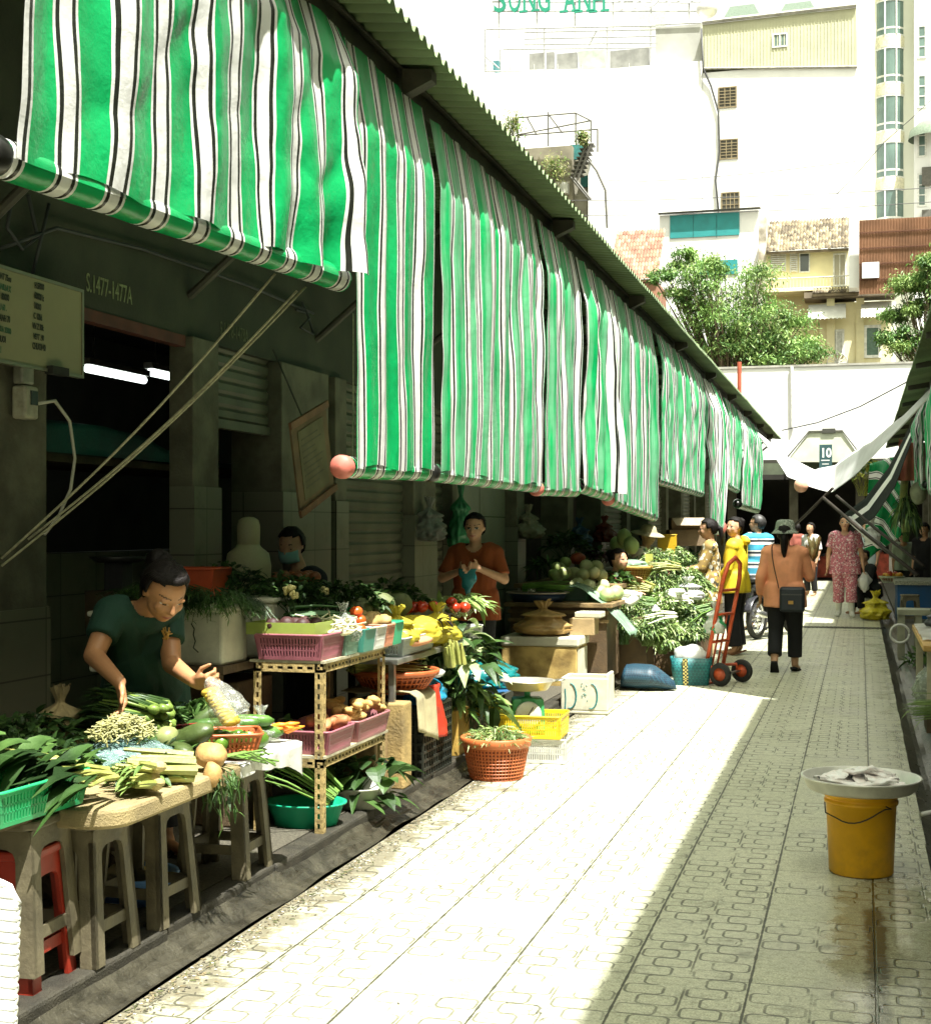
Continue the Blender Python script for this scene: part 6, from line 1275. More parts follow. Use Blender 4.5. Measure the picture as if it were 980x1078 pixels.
MB().b2((-.35, -.26, .441), (.36, .26, .525)).build('lid', FOAM, bb, world=False, bevel=.016); MB().b2((.341, -.21, .02), (.347, .22, .42)).build('side_panel', FOAM, bb, world=False)
ct_ = thing('counter', 'low brown timber counter behind the white foam lid', 'counter', (-2.75, 13.25, 0)); MB().b2((-3.2, 12.9, .76), (-2.18, 13.7, .80)).build('top', WOOD, ct_, bevel=.006); MB().b2((-3.15, 12.96, .1), (-2.24, 13.64, .759)).build('body', M('brown_panel', (.12, .075, .035), .7, .3, 5, .3, dirt=.5), ct_)
for zz in (.70, .62): MB().b2((-3.17, 12.94, zz), (-2.22, 12.958, zz + .03)).build('rail', WOOD, ct_)
tag(MB().b2((-2.52, 12.62, .528), (-2.30, 12.88, .68)).build('carton', M('tan_card', (.36, .26, .13), .75, .2, 6, .2, dirt=.3), None, bevel=.006), 'small tan carton on the lid right of the round brown bag', 'carton')
o = bag('brown_bag', 'round bulging brown paper-tan bag tied at the top on the foam lid', 'bag', (-2.74, 12.52, .53), (.25, .2, .30), M('tan_film', (.36, .22, .07), .4, .2, 6, .3, col2=(.46, .30, .11), trans=.12, fine=26), 71, True)
tag(MB().b2((-2.48, 12.64, .682), (-2.24, 12.88, .735)).build('foam_slab', FOAM, None, bevel=.01), 'white foam slab lying on the small tan carton', 'slab')
btr = thing('blue_tray', 'wide dark blue tray with a white rim on the brown counter', 'tray', (-2.92, 13.1, .80)); MB().lathe([(.001, 0), (.19, 0), (.24, .08), (.001, .02)], n=24, sx=1.2).build('body', M('navy_plastic', (.012, .03, .07), .4), btr, True, world=False); MB().lathe([(.235, .078), (.252, .082), (.25, .094), (.232, .09)], n=24, sx=1.2).build('rim', M('rim_white', (.42, .34, .28), .5), btr, True, world=False)
bundle('bean_bundle', 'bundle of green beans lying on the dark blue tray', 'beans', (-3.05, 13.05, .90), (1, .1, .05), .46, 34, .006, [M('bright_bean', (.12, .24, .04), .4, .2, 12), GREEN_M], .16, 1, .05, .015, width=.09, bend=.1)
gl = MB(); gl.lathe([(.03, 0), (.04, .13), (.037, .13), (.028, .01)], n=16); o = gl.build('drinking_glass', film('glass', (.6, .6, .5), .7), None, True); o.location = (-2.94, 12.94, .80); tag(o, 'small drinking glass at the front of the brown counter', 'glass')
mb = MB()
def gsh(u, v):
    y = 13.15 + .5 * u - .35 * v; x = -2.62 + .62 * v; z = .96 - .44 * v ** 1.6 + .03 * noise.noise(V((u * 4, v * 4, 7))); return V((x, y, z))
mb.grid(gsh, 12, 16); tag(mb.build('pale_green_sheet', PL('pale_green_film', (.34, .50, .36), .22, .4), None, True, solid=.003), 'pale green plastic sheet hanging off the counter edge', 'sheet')
tag(MB().b2((-2.8, 13.32, .801), (-2.5, 13.62, .93)).build('carton', M('green_grey_carton', (.10, .16, .12), .6), None, bevel=.006), 'grey-green carton under the pale green plastic sheet', 'carton')
# gourd table
gt_ = thing('display_table', 'timber display table of gourds and squashes in the middle stall', 'table', (-2.75, 14.4, .1)); MB().b2((-3.3, 13.72, .90), (-2.25, 15.5, .94)).build('top', WOOD, gt_)
for x, y in ((-3.25, 13.95), (-2.3, 13.95), (-2.3, 15.55), (-3.25, 15.55)): MB().b2((x - .03, y - .03, .1), (x + .03, y + .03, .899)).build('leg', WOOD, gt_)
MB().b2((-3.24, 13.78, .3), (-2.31, 15.4, .88)).build('cupboard', M('brown_panel', (.12, .075, .035)), gt_)
gdm = M('pale_gourd', (.42, .46, .20), .4, .2, 5, .1, col2=(.52, .52, .30)); gw = M('cut_gourd', (.62, .60, .38), .6, .12, 8)
pts = [PD(a, b, d - .55) for a, b, d in ((607, 615, 14.35), (620, 617, 14.35), (635, 616, 14.3), (613, 605, 14.6), (625, 603, 14.6), (633, 606, 14.7), (605, 604, 14.7), (617, 596, 14.85), (628, 597, 14.9))]
heap(fruit('gourd', 'large pale green gourd in the heap on the display table', 'gourd', (0, 0, 0), .066, gdm, 'pale gourds on the display table', (1, 1.15, .95), .08), pts, (.9, 1.1))
heap(fruit('squash', 'mottled tan-green squash at the left of the gourd heap', 'squash', (0, 0, 0), .065, M('mottled_squash', (.30, .26, .09), .5, .4, 9, .2, col2=(.22, .30, .10)), 'mottled squashes left of the gourds', (1, 1.2, .9), .1), [PD(588, 598, 14.0), PD(595, 592, 14.3), PD(594, 603, 13.9), PD(585, 606, 13.9)], (.9, 1.1))
fruit('pumpkin', 'dark red pumpkin on top of the heap behind the squashes', 'pumpkin', PD(608, 588, 14.4), .075, M('red_pumpkin', (.28, .05, .02), .45, .2, 7), None, (1.1, 1.1, .8), .06, STALK)
heap(fruit('cabbage', 'pale cabbage behind the half-hidden seated vendor', 'cabbage', (0, 0, 0), .085, M('cabbage_skin', (.36, .46, .18), .5, .2, 6, .2), 'pale cabbages by the seated vendor', (1, 1, 1.2), .1), [PD(664, 574, 15.4), PD(657, 566, 15.9), PD(650, 574, 16.2)], (.8, 1.1))
herb('mixed_greens', 'clump of mid green leaves right of the gourds', 'greens', PD(648, 612, 14.4), .17, 150, .10, .05, [GREEN_M, GREEN_D], flat=.6)
herb('mixed_greens', 'dark leafy clump above the gourds near the tiled wall', 'greens', PD(596, 577, 15.4), .22, 160, .12, .06, [GREEN_D], flat=.7)
herb('mixed_greens', 'dark purple-tinged greens at the elbow of the seated vendor', 'greens', PD(630, 588, 15.0), .13, 100, .10, .05, [GREEN_D, M('purple_leaf', (.05, .015, .03))], flat=.7)
herb('mixed_greens', 'dark loose greens on the left end of the display table', 'greens', PD(577, 598, 14.7), .15, 120, .16, .03, [GREEN_D, GREEN_M], flat=.6)
bundle('scallion_fan', 'fan of long scallions with bright green tips spread over the table edge', 'scallions', PD(688, 637, 14.2), (-.98, .05, .12), .62, 46, .006, [STALK_G, GREEN_M], .42, 0, width=.10, bend=.25)
bag('white_bag', 'white plastic wrap around the bulbs of the scallion fan', 'bag', PD(682, 642, 14.3) - V((0, 0, .08)), (.13, .13, .16), WHITEBAG, 81, False)
bk = round_basket('tan woven basket with a green-white bag, in front of the seated vendor', PD(667, 612, 14.9) , .14, .19, .16, M('woven_tan', (.46, .30, .07), .6, .2, 20, .3), holes=36, rows=9)
bag('pale_bag', 'pale green-white bag lying on the tan woven basket', 'bag', PD(664, 600, 14.9), (.18, .13, .12), PL('pale_green_film', (.34, .50, .36)), 83, False)
tag(MB().box(PD(683, 588, 15.1), (.08, .02, .10)).build('price_card', M('yellow_card', (.5, .52, .12), .6)), 'small yellow card standing among the greens by the woven basket', 'card')
# stepped heaps of greens down to the paving
tr_ = thing('display_steps', 'timber display steps buried under heaped greens', 'display', (-2.1, 15.2, 0))
for (x0, x1, y0, y1, z) in ((-2.62, -2.0, 13.8, 15.55, .62), (-1.99, -1.62, 14.4, 16.4, .36)): MB().b2((x0, y0, .01), (x1, y1, z)).build('step', M('brown_panel', (.12, .075, .035)), tr_)
GP = [GREEN_L, GREEN_L, GREEN_P, GREEN_M]; GQ = [GREEN_M, GREEN_L, GREEN_D, GREEN_P]
spots = [(672, 655, 14.1, .22, GQ), (700, 640, 14.5, .22, GP), (722, 655, 14.7, .22, GQ), (690, 618, 14.9, .22, GP), (712, 620, 15.1, .2, GQ), (730, 636, 15.2, .2, GP), (655, 672, 13.8, .2, GQ), (690, 662, 14.0, .22, GP), (712, 668, 14.3, .22, GP), (733, 662, 14.8, .17, GQ), (700, 600, 15.6, .2, GQ), (724, 612, 15.6, .19, GP), (712, 590, 16.2, .2, GP), (735, 622, 15.9, .17, GP), (690, 590, 15.7, .17, GQ), (663, 640, 14.2, .18, GP), (680, 676, 13.85, .17, GP), (645, 655, 13.9, .17, GQ), (727, 680, 14.3, .15, GQ), (697, 688, 13.9, .13, GP)]
look = ['pale feathery', 'mid green leafy', 'light green frilly', 'loose leafy', 'dense small-leafed']
place_ = ['next to the scallion fan', 'in the middle of the heap', 'right of the heap middle', 'below the woven basket', 'under the yellow card', 'by the right hand of the heap', 'at the low left of the heap', 'over the red bowl', 'above the brown pot', 'behind the teal basket, upper', 'at the far top of the heap', 'near the buyer in the floral blouse', 'at the crest of the heap', 'in front of the floral blouse', 'beside the vendor in the pale hat', 'behind the white wrapped bulbs', 'just over the green pot rim', 'at the far low left, in part shade', 'low down behind the teal basket', 'lowest, in the brown pot']
for i, (a, b, d, r, mm) in enumerate(spots):
    herb('herb_bunch', look[i % 5] + ' bunch of greens ' + place_[i], 'greens', PD(a, b - (10 if b > 670 else 0), d), r, 420, U(.05, .085), U(.014, .028), mm, 'bunches in the heap of greens', flat=.75, droop=.8, up=.4)
bag('white_bag', 'bright white plastic bag in the middle of the heap of greens', 'bag', PD(724, 622, 15.0) - V((0, 0, .1)), (.17, .14, .24), WHITEBAG, 87)
herb('white_bunch', 'bunch of greens with white stems at the crest near the pale hat', 'greens', PD(672, 592, 16.0), .18, 140, .09, .03, [GREEN_P, M('white_stem', (.60, .62, .45), .5, .1), GREEN_L], flat=.8)
for lab, p, r, mm in (('green glazed pot at the foot of the heap', G(668, 698), .19, M('green_pot', (.12, .15, .05), .6, .3, 6, dirt=.4)), ('brown pot with an orange rim at the foot of the heap', G(695, 706), .2, M('brown_pot', (.24, .15, .06), .6, .3, 6, dirt=.4))):
    t = thing('clay_pot', lab, 'pot', p); MB().lathe([(.001, .0), (r * .85, 0), (r, .22), (r * .9, .22), (r * .8, .03), (.001, .03)], n=26).build('body', mm, t, True, world=False); MB().lathe([(r * .96, .20), (r * 1.06, .215), (r * 1.05, .24), (r * .94, .235)], n=26).build('rim', M('orange_plastic', (.58, .13, .03)), t, True, world=False)
rbw = thing('red_bowl', 'red bowl of herbs on the green glazed pot', 'bowl', G(672, 698) + V((.02, 0, .25))); MB().lathe([(.001, 0), (.1, 0), (.2, .1), (.21, .105), (.19, .1), (.1, .012), (.001, .01)], n=26).build('body', M('red_plastic', (.42, .035, .012)), rbw, True, world=False)
def weave(name, c1, c2, sc=26, diag=False):
    m, t, b = base(name); vec = nd(t, 'ShaderNodeTexCoord').outputs['Object']
    br_ = nd(t, 'ShaderNodeTexChecker'); br_.inputs['Scale'].default_value = sc; br_.inputs['Color1'].default_value = (*c1, 1); br_.inputs['Color2'].default_value = (*c2, 1)
    mp = nd(t, 'ShaderNodeMapping'); mp.inputs['Rotation'].default_value = (radians(45), radians(45), 0) if diag else (0, 0, 0); mp.inputs['Location'].default_value = (.013, .017, .011); t.links.new(vec, mp.inputs[0]); t.links.new(mp.outputs[0], br_.inputs['Vector'])
    t.links.new(br_.outputs[0], b.inputs['Base Color']); b.inputs['Roughness'].default_value = .5; bump(t, br_.outputs[1], .5, .01, b); return m
tw = weave('teal_weave', (.015, .16, .16), (.01, .09, .10), 42, True)
tb_ = thing('woven_basket', 'teal woven basket with a yellow-black check stripe and a white bag inside', 'basket', G(728, 722) + V((-.02, .14, 0)), .12)
mb = MB(); L0, W0, H0 = .15, .11, .26
for k in range(1): mb.lathe([(.001, .0), (1, 0), (1.0, .02), (1.14, .5), (1.22, 1.0), (1.18, 1.0), (1.10, .5), (.001, .06)], n=36)
vs = []
for (x, y, z) in mb.v:
    q = max(abs(x), abs(y)); r = sqrt(x * x + y * y); s = (r / q) ** .75 if q > 1e-6 else 1; vs.append((x * s * L0 * 1.1, y * s * W0 * 1.1, z * H0))
mb.v = vs; mb.build('body', tw, tb_, True, world=False)
cs = MB(); cs.poly([(-.075, -.127, .004), (-.030, -.127, .004), (-.036, -.156, .258), (-.085, -.156, .258)], (0, .004, 0)); cs.build('check_stripe', weave('check_weave', (.62, .52, .16), (.02, .02, .015), 60), tb_, world=False)
mb = MB(); mb.ell((0, 0, .27), (.17, .13, .10), None, 18, 0, .35, 5); mb.build('white_liner', WHITEBAG, tb_, True, world=False)
sk_ = MB(); p = G(650, 727)
def sac(u, v):
    a = 2 * pi * v; t_ = u; r = (.13 * min(1, sqrt(max(0, t_) * 9)) * (1 - .75 * max(0, (t_ - .55) / .45) ** 1.3)) * (1 if t_ < 1 else .02)
    r = max(r, .004); x = .52 * t_; return p + V((x, .14 + r * 1.35 * cos(a), .012 + max(0, r * .85 + r * .85 * sin(a)) + .012 * noise.noise(V((x * 8, cos(a) * 2, sin(a) * 2)))))
sk_.grid(sac, 26, 20); tag(sk_.build('woven_sack', weave('blue_weave', (.012, .055, .085), (.006, .022, .04), 60, True), None, True), 'blue-teal woven sack lying flat on the paving beside the teal basket', 'sack')
for i, (a, b, d, dr, mats_) in enumerate(((706, 606, 15.1, (-.9, -.2, .1), [STALK, GREEN_L]), (718, 640, 14.75, (-.8, .1, -.1), [M('white_stem', (.60, .62, .45), .5, .1), GREEN_M]), (676, 628, 14.5, (-.9, .2, .15), [STALK, GREEN_P]), (738, 648, 14.9, (-.6, -.3, -.2), [STALK_G, GREEN_L]), (700, 655, 14.15, (-.9, -.3, -.05), [M('white_stem', (.60, .62, .45)), GREEN_L]))):
    bundle('stalk_bundle', ['pale stalk bundle at the crest of the heap', 'white stalked bundle below the white bag', 'pale stalk bundle beside the scallion fan', 'dark stalk bundle at the right edge of the heap', 'white stalked bundle low in the heap'][i] + ' of greens', 'greens', PD(a, b, d) + V((.12, -.16, .06)), dr, .34, 26, .009, mats_, .4, 2, .10, .03, width=.08, bend=.2)
heap(fruit('radish', 'long white radish lying on the heap of greens', 'radish', (0, 0, 0), .038, M('radish_white', (.72, .72, .64), .4, .06), 'white radishes on the heap of greens', (1, 3.2, 1), .08, GREEN_M), [PD(664, 630, 14.0) + V((0, -.1, .05)), PD(668, 636, 13.95) + V((0, -.1, .05)), PD(660, 638, 13.9) + V((0, -.1, .05)), PD(712, 628, 14.6) + V((0, -.15, .05)), PD(716, 633, 14.6) + V((0, -.15, .05))])
heap(fruit('cabbage', 'small pale cabbage in the row before the scallion fan', 'cabbage', (0, 0, 0), .075, M('cabbage_skin', (.36, .46, .18)), 'small cabbages before the scallion fan', (1, 1, .9), .1), [V((-2.27, 13.15, .866)), V((-2.25, 13.40, .866)), V((-2.41, 13.52, .866)), V((-2.27, 13.62, .866))])
# red hand truck
ht = thing('hand_truck', 'red two-wheeled hand truck standing behind the teal woven basket', 'hand truck', (-1.36, 13.75, 0), 0)
rp_ = M('red_paint', (.60, .095, .03), .45, .2, 9, .1, dirt=.45); A0, A1 = V((-1.43, 13.62, .05)), V((-1.30, 13.95, .05)); top_off = V((.19, 0, 1.0))
ax = (A1 - A0)
for s in (A0, A1):
    mb = MB(); mb.tube([s, s + top_off * .45, s + top_off * .86], .019, 8); mb.build('upright', rp_, ht, True)
    mb = MB(); mb.tube([s + top_off * .12, s + top_off * .10 + V((.13, 0, .03)), s + V((.16, 0, .07))], .015, 8); mb.build('axle_brace', rp_, ht, True)
mb = MB(); mb.tube([A0 + top_off * .84, A0 + top_off * .95 + ax * .02, A0 + top_off * 1.10 + ax * .15, A0 + top_off * 1.16 + ax * .5, A0 + top_off * 1.10 + ax * .85, A1 + top_off * .95 - ax * .02, A1 + top_off * .84], .021, 9); mb.build('handle', rp_, ht, True)
mb = MB()
for f in (.08, .36, .62, .85): mb.tube([A0 + top_off * f, A1 + top_off * f], .015, 7)
for q in (.35, .65): mb.tube([A0 + ax * q + top_off * .08, A0 + ax * q + top_off * .62], .011, 6)
mb.build('crossbar', rp_, ht, True)
mb = MB(); R_ = Matrix.Rotation(atan2(ax.y, ax.x), 3, 'Z'); mb.box((A0 + A1) / 2 + V((-.1, .03, -.035)), (.36, .22, .012), R_); mb.build('toe_plate', rp_, ht)
mb = MB(); mb.tube([A0 + V((.18, -.04, .062)), A1 + V((.18, .04, .062))], .012, 8); mb.build('axle', MET, ht)
for s, sg in ((A0, -1), (A1, 1)):
    Rw = align(ax) ; c = s + V((.18, 0, .062)) + ax.normalized() * sg * .05
    mb = MB(); mb.lathe([(.062, -.024), (.095, -.026), (.108, -.014), (.112, 0), (.108, .014), (.095, .026), (.062, .024)], c, 26, 0, Rw); wh = mb.build('wheel', M('tyre_rubber', (.02, .02, .018), .75, .3, 20, .3, dirt=.3), ht, True)
    mb = MB(); mb.lathe([(.001, -.02), (.03, -.022), (.035, -.012), (.063, -.014), (.063, .014), (.035, .012), (.03, .022), (.001, .02)], c, 20, 0, Rw); mb.build('rim', rp_, wh, True)
bag('green_white_bag', 'green and white plastic bag hung on the red hand truck', 'bag', A0.lerp(A1, .4) + top_off * .48 + V((-.05, -.02, -.05)), (.10, .13, .30), pattern('green_white_film', [(.02, .32, .12)], 9, (.6, .62, .55), .3, (.42,)), 91)
# farther left stalls: cartons, a yellow crate and dim goods
ycr = rect_basket('tall yellow plastic crate standing on end by the pale hat', PD(702, 592, 18.6) - V((0, 0, .0)), .24, .22, .36, .1, M('amber_plastic', (.62, .38, .02), .4, .1, 9), None, 'crate', 'plastic_crate', 1.0, slit=False)
tag(MB().box(PD(702, 602, 18.6) - V((0, 0, .45)), (.5, .5, .86)).build('stall_block', DWOOD), 'dark timber block under the tall yellow crate', 'block')
for i, (a, b, d, s, lab) in enumerate(((722, 566, 19.4, (.5, .4, .22), 'flat brown carton below the open one, deeper in the stall'), (722, 553, 19.4, (.44, .36, .2), 'open brown carton with raised flap behind the floral blouse'))):
    c = PD(a, b, d); t = thing('carton', lab, 'carton', c - V((0, 0, s[2] / 2)), .25); MB().box((0, 0, s[2] / 2), s).build('body', M('brown_card', (.20, .14, .08), .75, .2, 6, .2, dirt=.3), t, world=False, bevel=.005)
    if i: mb = MB(); mb.add([(-.22, -.18, s[2] + .002), (.22, -.18, s[2] + .002), (.17, -.30, s[2] - .10), (-.17, -.30, s[2] - .10), (-.22, -.182, s[2] - .004), (.22, -.182, s[2] - .004)], [(0, 1, 2, 3), (4, 3, 2, 5)]); mb.build('flap', M('pale_card', (.32, .26, .17), .75), t, world=False)
stt = thing('display_table', 'long dim timber table of the far left stalls', 'table', (-2.7, 20, .1)); MB().b2((-3.3, 16.9, .84), (-2.2, 24.5, .88)).build('top', DWOOD, stt)
for y in (17, 19.4, 22, 24.4):
    for x in (-3.2, -2.3): MB().b2((x - .03, y - .03, .1), (x + .03, y + .03, .839)).build('leg', DWOOD, stt)
MB().b2((-3.28, 16.95, .101), (-2.25, 24.45, .5)).build('cupboard', DWOOD, stt)
for i, (y, mm, lab) in enumerate(((17.6, [GREEN_M, GREEN_L], 'far heap of light greens under the shorter blind'), (18.3, [GREEN_D, GREEN_M], 'far heap of dark greens past the amber crate'), (20.6, [GREEN_D], 'dim heap of greens behind the buying women'), (21.8, [GREEN_M, GREEN_D], 'dim heap of greens near the scooter rider'), (23.2, [GREEN_D], 'last dim heap of greens on the long table'))):
    herb('herb_bunch', lab, 'greens', (-2.5 + U(-.1, .1), y, .95), .3, 160, .12, .05, mm, flat=.5)
tag(MB().b2((-3.0, 19.0, .881), (-2.5, 19.9, 1.02)).build('blue_tray', M('blue_tub', (.015, .07, .12), .4), None, bevel=.01), 'dark blue tub under the brown cartons', 'tub')
# dangling things from the stall fronts
bag('green_bag', 'green plastic bag hanging on the pillar beside the man in orange', 'bag', (XW + .14, 12.0, 1.30), (.10, .14, .60), PL('green_film', (.06, .26, .12)), 95, cr=2.2)
mb = MB(); mb.tube([(XW + .14, 12.0, 1.92), (XW + .07, 12.1, 2.2)], .004, 5); tag(mb.build('cord', M('dark_cord', (.05, .05, .04), .8)), 'short cord holding the hanging green bag on the pillar', 'cord')
fr_ = thing('notice_frame', 'brown framed paper notice hanging crooked from a cord on the pillar', 'notice', XP(330, 480, -3.05)); fr_.rotation_euler = (0, 0, 0)
cN = XP(330, 482, -3.05); Rn = Euler((radians(17), 0, 0)).to_matrix()   # tilted within the plane x
def nb(mb, y0, z0, y1, z1, x0, x1): c = V(((x0 + x1) / 2, (y0 + y1) / 2, (z0 + z1) / 2)); mb.box(cN + Rn @ c, (x1 - x0, y1 - y0, z1 - z0), Rn)
fw = M('red_brown_frame', (.16, .075, .035), .6, .3, 8, .3, dirt=.4)
mb = MB(); nb(mb, -.28, -.27, .28, .27, -.012, 0); mb.build('backing', M('brown_board', (.14, .09, .045), .75, .3, 7, dirt=.4), fr_)
for zz in (.235, -.275): mb = MB(); nb(mb, -.30, zz, .30, zz + .04, 0, .014); mb.build('rail', fw, fr_)
mb = MB(); nb(mb, -.2, -.2, .2, .2, .001, .005); mb.build('paper', M('aged_paper', (.13, .115, .06), .8, .2, 7, dirt=.4), fr_)
mb = MB()
for i in range(9): nb(mb, -.16, .14 - .035 * i, U(.02, .16), .148 - .035 * i, .0052, .0062)
mb.build('writing', M('faded_ink', (.09, .08, .05), .8), fr_)
mb = MB(); mb.tube([cN + Rn @ V((0, -.1, .27)), cN + V((-.2, -.12, .62))], .005, 5); mb.build('cord', M('dark_cord', (.05, .05, .04)), fr_)
# ropes from the half-rolled blind down to the front pillar
rope = M('pale_rope', (.36, .34, .22), .8, .2, 60)
for lab, a, b in (('upper pale rope from the half-rolled blind down to the front pillar', XP(290, 288, -2.28), XP(2, 588, -3.3)), ('lower pale rope from the half-rolled blind down to the front pillar', XP(322, 302, -2.28), XP(2, 596, -3.3)), ('thin rope doubled beside the lower pale rope to the pillar', XP(313, 306, -2.28), XP(30, 568, -3.3))):
    pts = [a.lerp(b, f) - V((0, 0, .05 * sin(pi * f))) for f in [j / 12 for j in range(13)]]; tag(MB().tube(pts, .0055, 6).build('rope', rope, None, True), lab, 'rope')
tag(MB().tube([XP(372, 330, -2.5), XP(372, 430, -2.5), XP(371, 488, -2.3)], .0035, 5).build('pull_cord', rope, None), 'thin pull cord hanging to the first pink blind cap', 'cord')
for i, (a, b) in enumerate((((0, 40), (30, 95)), ((0, 250), (60, 180)))): pass
# wiring and bags about the dim shopfronts
for i, (lab, pts) in enumerate((('black cable loop hanging under the first blind roll by the price board', [(22, 195), (12, 215), (8, 240), (24, 262), (40, 250), (30, 205)]), ('dark wire running along the lintel above the lettering', [(0, 262), (60, 240), (150, 262), (260, 300), (330, 330)]), ('dark wire dropping from the lintel to the price board', [(52, 215), (44, 250), (34, 292)]), ('coiled wire hanging near the second strut', [(318, 318), (326, 335), (316, 345), (330, 352), (324, 330), (312, 326)]))):
    tag(MB().tube([XP(x, y, XW + .03 + .02 * (k % 2)) for k, (x, y) in enumerate(pts)], .009, 6).build('wire', M('black_cable', (.05, .05, .05), .6), None, True), lab, 'wire')
for i, (x, y, s_, c_, lab) in enumerate(((452, 545, .16, (.30, .30, .26), 'dim grey-white bag hanging on the shutter post past the wide shutter'), (610, 560, .2, (.05, .10, .18), 'navy bag hanging deep in the gourd stall'), (636, 556, .2, (.22, .05, .03), 'dull red cloth bag hanging in the gourd stall'), (556, 548, .2, (.28, .26, .18), 'beige bag hanging by the dark doorway of the third stall'))):
    p = XP(x, y, XW + .12); bag('hanging_bag', lab, 'bag', p - V((0, 0, .2)), (s_ * .75, s_ * .85, .36), PL('hung_film_%s' % 'abcd'[i], c_), 130 + i, cr=2.2)
for i, (x, y0_, lab) in enumerate(((-6.2, 6.4, 'stack of pale boxes far back in the dark shop'), (-6.3, 9.2, 'stack of brown boxes far back in the dark shop'))):
    t = thing('box_stack', lab, 'boxes', (x, y0_, .1)); 
    for k in range(4): MB().box((U(-.03, .03), U(-.04, .04), .2 + .4 * k), (.5, U(.6, .8), .39)).build('box', M('store_box_%s' % 'ab'[i], [(.3, .29, .24), (.2, .14, .08)][i], .8, .2, 3), t, world=False)
# dim interior of the near shop
tbl = thing('loft_shelf', 'shelf with a teal tarpaulin laid over it inside the dark shop', 'shelf', (-4.3, 7, 1.8)); MB().b2((-4.62, 5.7, 1.84), (-4.0, 9.1, 1.88)).build('board', DWOOD, tbl)
mb = MB()
def tp(u, v): y = 5.75 + 3.1 * u; a = v; x = -4.55 + .58 * min(1, a * 1.6); z = 1.98 + .1 * sin(u * 5) * (1 - abs(.5 - u)) + .03 * noise.noise(V((u * 7, v * 4, 1))); z = z - max(0, a - .62) * .55; return V((x + .02 * sin(u * 22) * max(0, a - .6), y, max(z, 1.885)))
mb.grid(tp, 40, 16); mb.build('tarpaulin', M('dark_teal_tarp', (.02, .10, .085), .5, .25, 5, .3), tbl, True)
for (lab, a, b, zz) in (('longer fluorescent tube glowing inside the dark shop', (92, 388), (152, 392), 0), ('shorter fluorescent tube beside it, glowing inside the shop', (158, 392), (190, 394), 0)):
    p, q = XP(*a, -5.6), XP(*b, -5.6); q.z = p.z; t = thing('tube_light', lab, 'lamp', p.lerp(q, .5)); MB().tube([p, q], .030, 10).build('tube', M('lit_tube', (.9, 1, .95), .4, 0, 3, emit=1.3), t, True); m_ = MB(); m_.b2((p.x - .04, p.y - .03, p.z + .031), (p.x + .04, q.y + .03, p.z + .08)); m_.build('fitting', M('white_plastic', (.55, .55, .50)), t)
    w_ = MB(); w_.tube([p + V((0, .1, .08)), p + V((0, .1, .5))], .006, 5); w_.build('hanger', MET, t)
bag('red_bag', 'dark red bags hanging in the open shutter doorway', 'bag', (XW - .3, 7.85, 1.42), (.09, .1, .5), PL('dark_red_film', (.22, .02, .015), .4, .2), 97)

# ------------------------------------------------------------------ right side of the alley
bk_ = thing('bucket', 'orange-yellow plastic bucket with a wire handle under the steel pan', 'bucket', G(906, 926) + V((0, .135, .003)))
bkm = M('amber_bucket', (.76, .39, .008), .38, .15, 5, .06, dirt=.45)
MB().lathe([(.001, .0), (.130, 0), (.136, .006), (.148, .30), (.156, .302), (.157, .315), (.150, .318), (.150, .330), (.158, .332), (.158, .352), (.146, .352), (.130, .012), (.001, .012)], n=48).build('body', bkm, bk_, True, world=False)
mb = MB(); hp_ = [(-.152, -.06, .305)] + [(-.152 + .30 * f + (-.02 if f < .1 else 0), -.075 - .09 * sin(pi * f) ** .6, .30 - .075 * sin(pi * min(1, f * 1.25)) ** .8 * (1 - f * .5)) for f in [j / 12 for j in range(1, 12)]] + [(.10, -.118, .31)]
mb.tube(hp_, .0032, 6); mb.build('handle', M('wire', (.05, .045, .03), .4, .2, metal=.5), bk_, True, world=False)
pc = G(906, 926) + V((0, .135, .358)); pn = thing('steel_pan', 'wide shallow steel pan of white fish resting on the yellow bucket', 'pan', pc)
MB().lathe([(.001, 0), (.215, 0), (.232, .012), (.247, .052), (.256, .055), (.256, .062), (.244, .061), (.226, .016), (.21, .006), (.001, .006)], n=56).build('body', M('steel_pan', (.66, .65, .58), .35, .15, 9, .05, metal=.3, dirt=.2), pn, True, world=False)
fm_ = M('fish_white', (.88, .87, .84), .3, .05, 30, .5, spec=.6, col2=(.80, .72, .68), fine=60)
for i, (x, y, a, L) in enumerate(((-.08, .03, .3, .11), (.04, .07, -.25, .12), (.10, -.02, .6, .10), (-.03, -.07, .1, .12), (.06, -.06, -.5, .10), (-.11, -.03, .9, .09), (.0, .01, -.1, .13), (.05, .02, .4, .10))):
    mb = MB(); Rf = rotm(U(-.25, .25), U(-.15, .15), a); c = V((x, y, .026 + .007 * i))
    def fsh(u, v):
        t_ = 2 * u - 1; wd = (.052 * sqrt(max(0, 1 - t_ ** 2)) ** .7 + .004) * (1 - .25 * t_); an = 2 * pi * v
        p = V((t_ * L, wd * cos(an) + .012 * sin(4 * t_ + i), .014 * sin(an) * (1 - .3 * abs(t_)) + .014 * cos(2.5 * t_ + i) + .010 * noise.noise(V((t_ * 3, cos(an) * 2, i * 5)))))
        return c + Rf @ (p * (1 + .15 * noise.noise(V((t_ * 4, cos(an), sin(an) + i)))))
    mb.grid(fsh, 26, 18); t = mb.build('white_fish', fm_, None, True); t.location = pc; tag(t, 'slippery white fish piled in the wide steel pan', 'fish', 'white fish in the steel pan')
tag(MB().ell((0, 0, 0), (.022, .018, .012), None, 10, 0, .2).build('fish_scrap', M('pink_scrap', (.45, .20, .12), .4), None, True), 'small pinkish scrap at the left of the white fish', 'scrap').location = pc + V((-.16, -.04, .022))
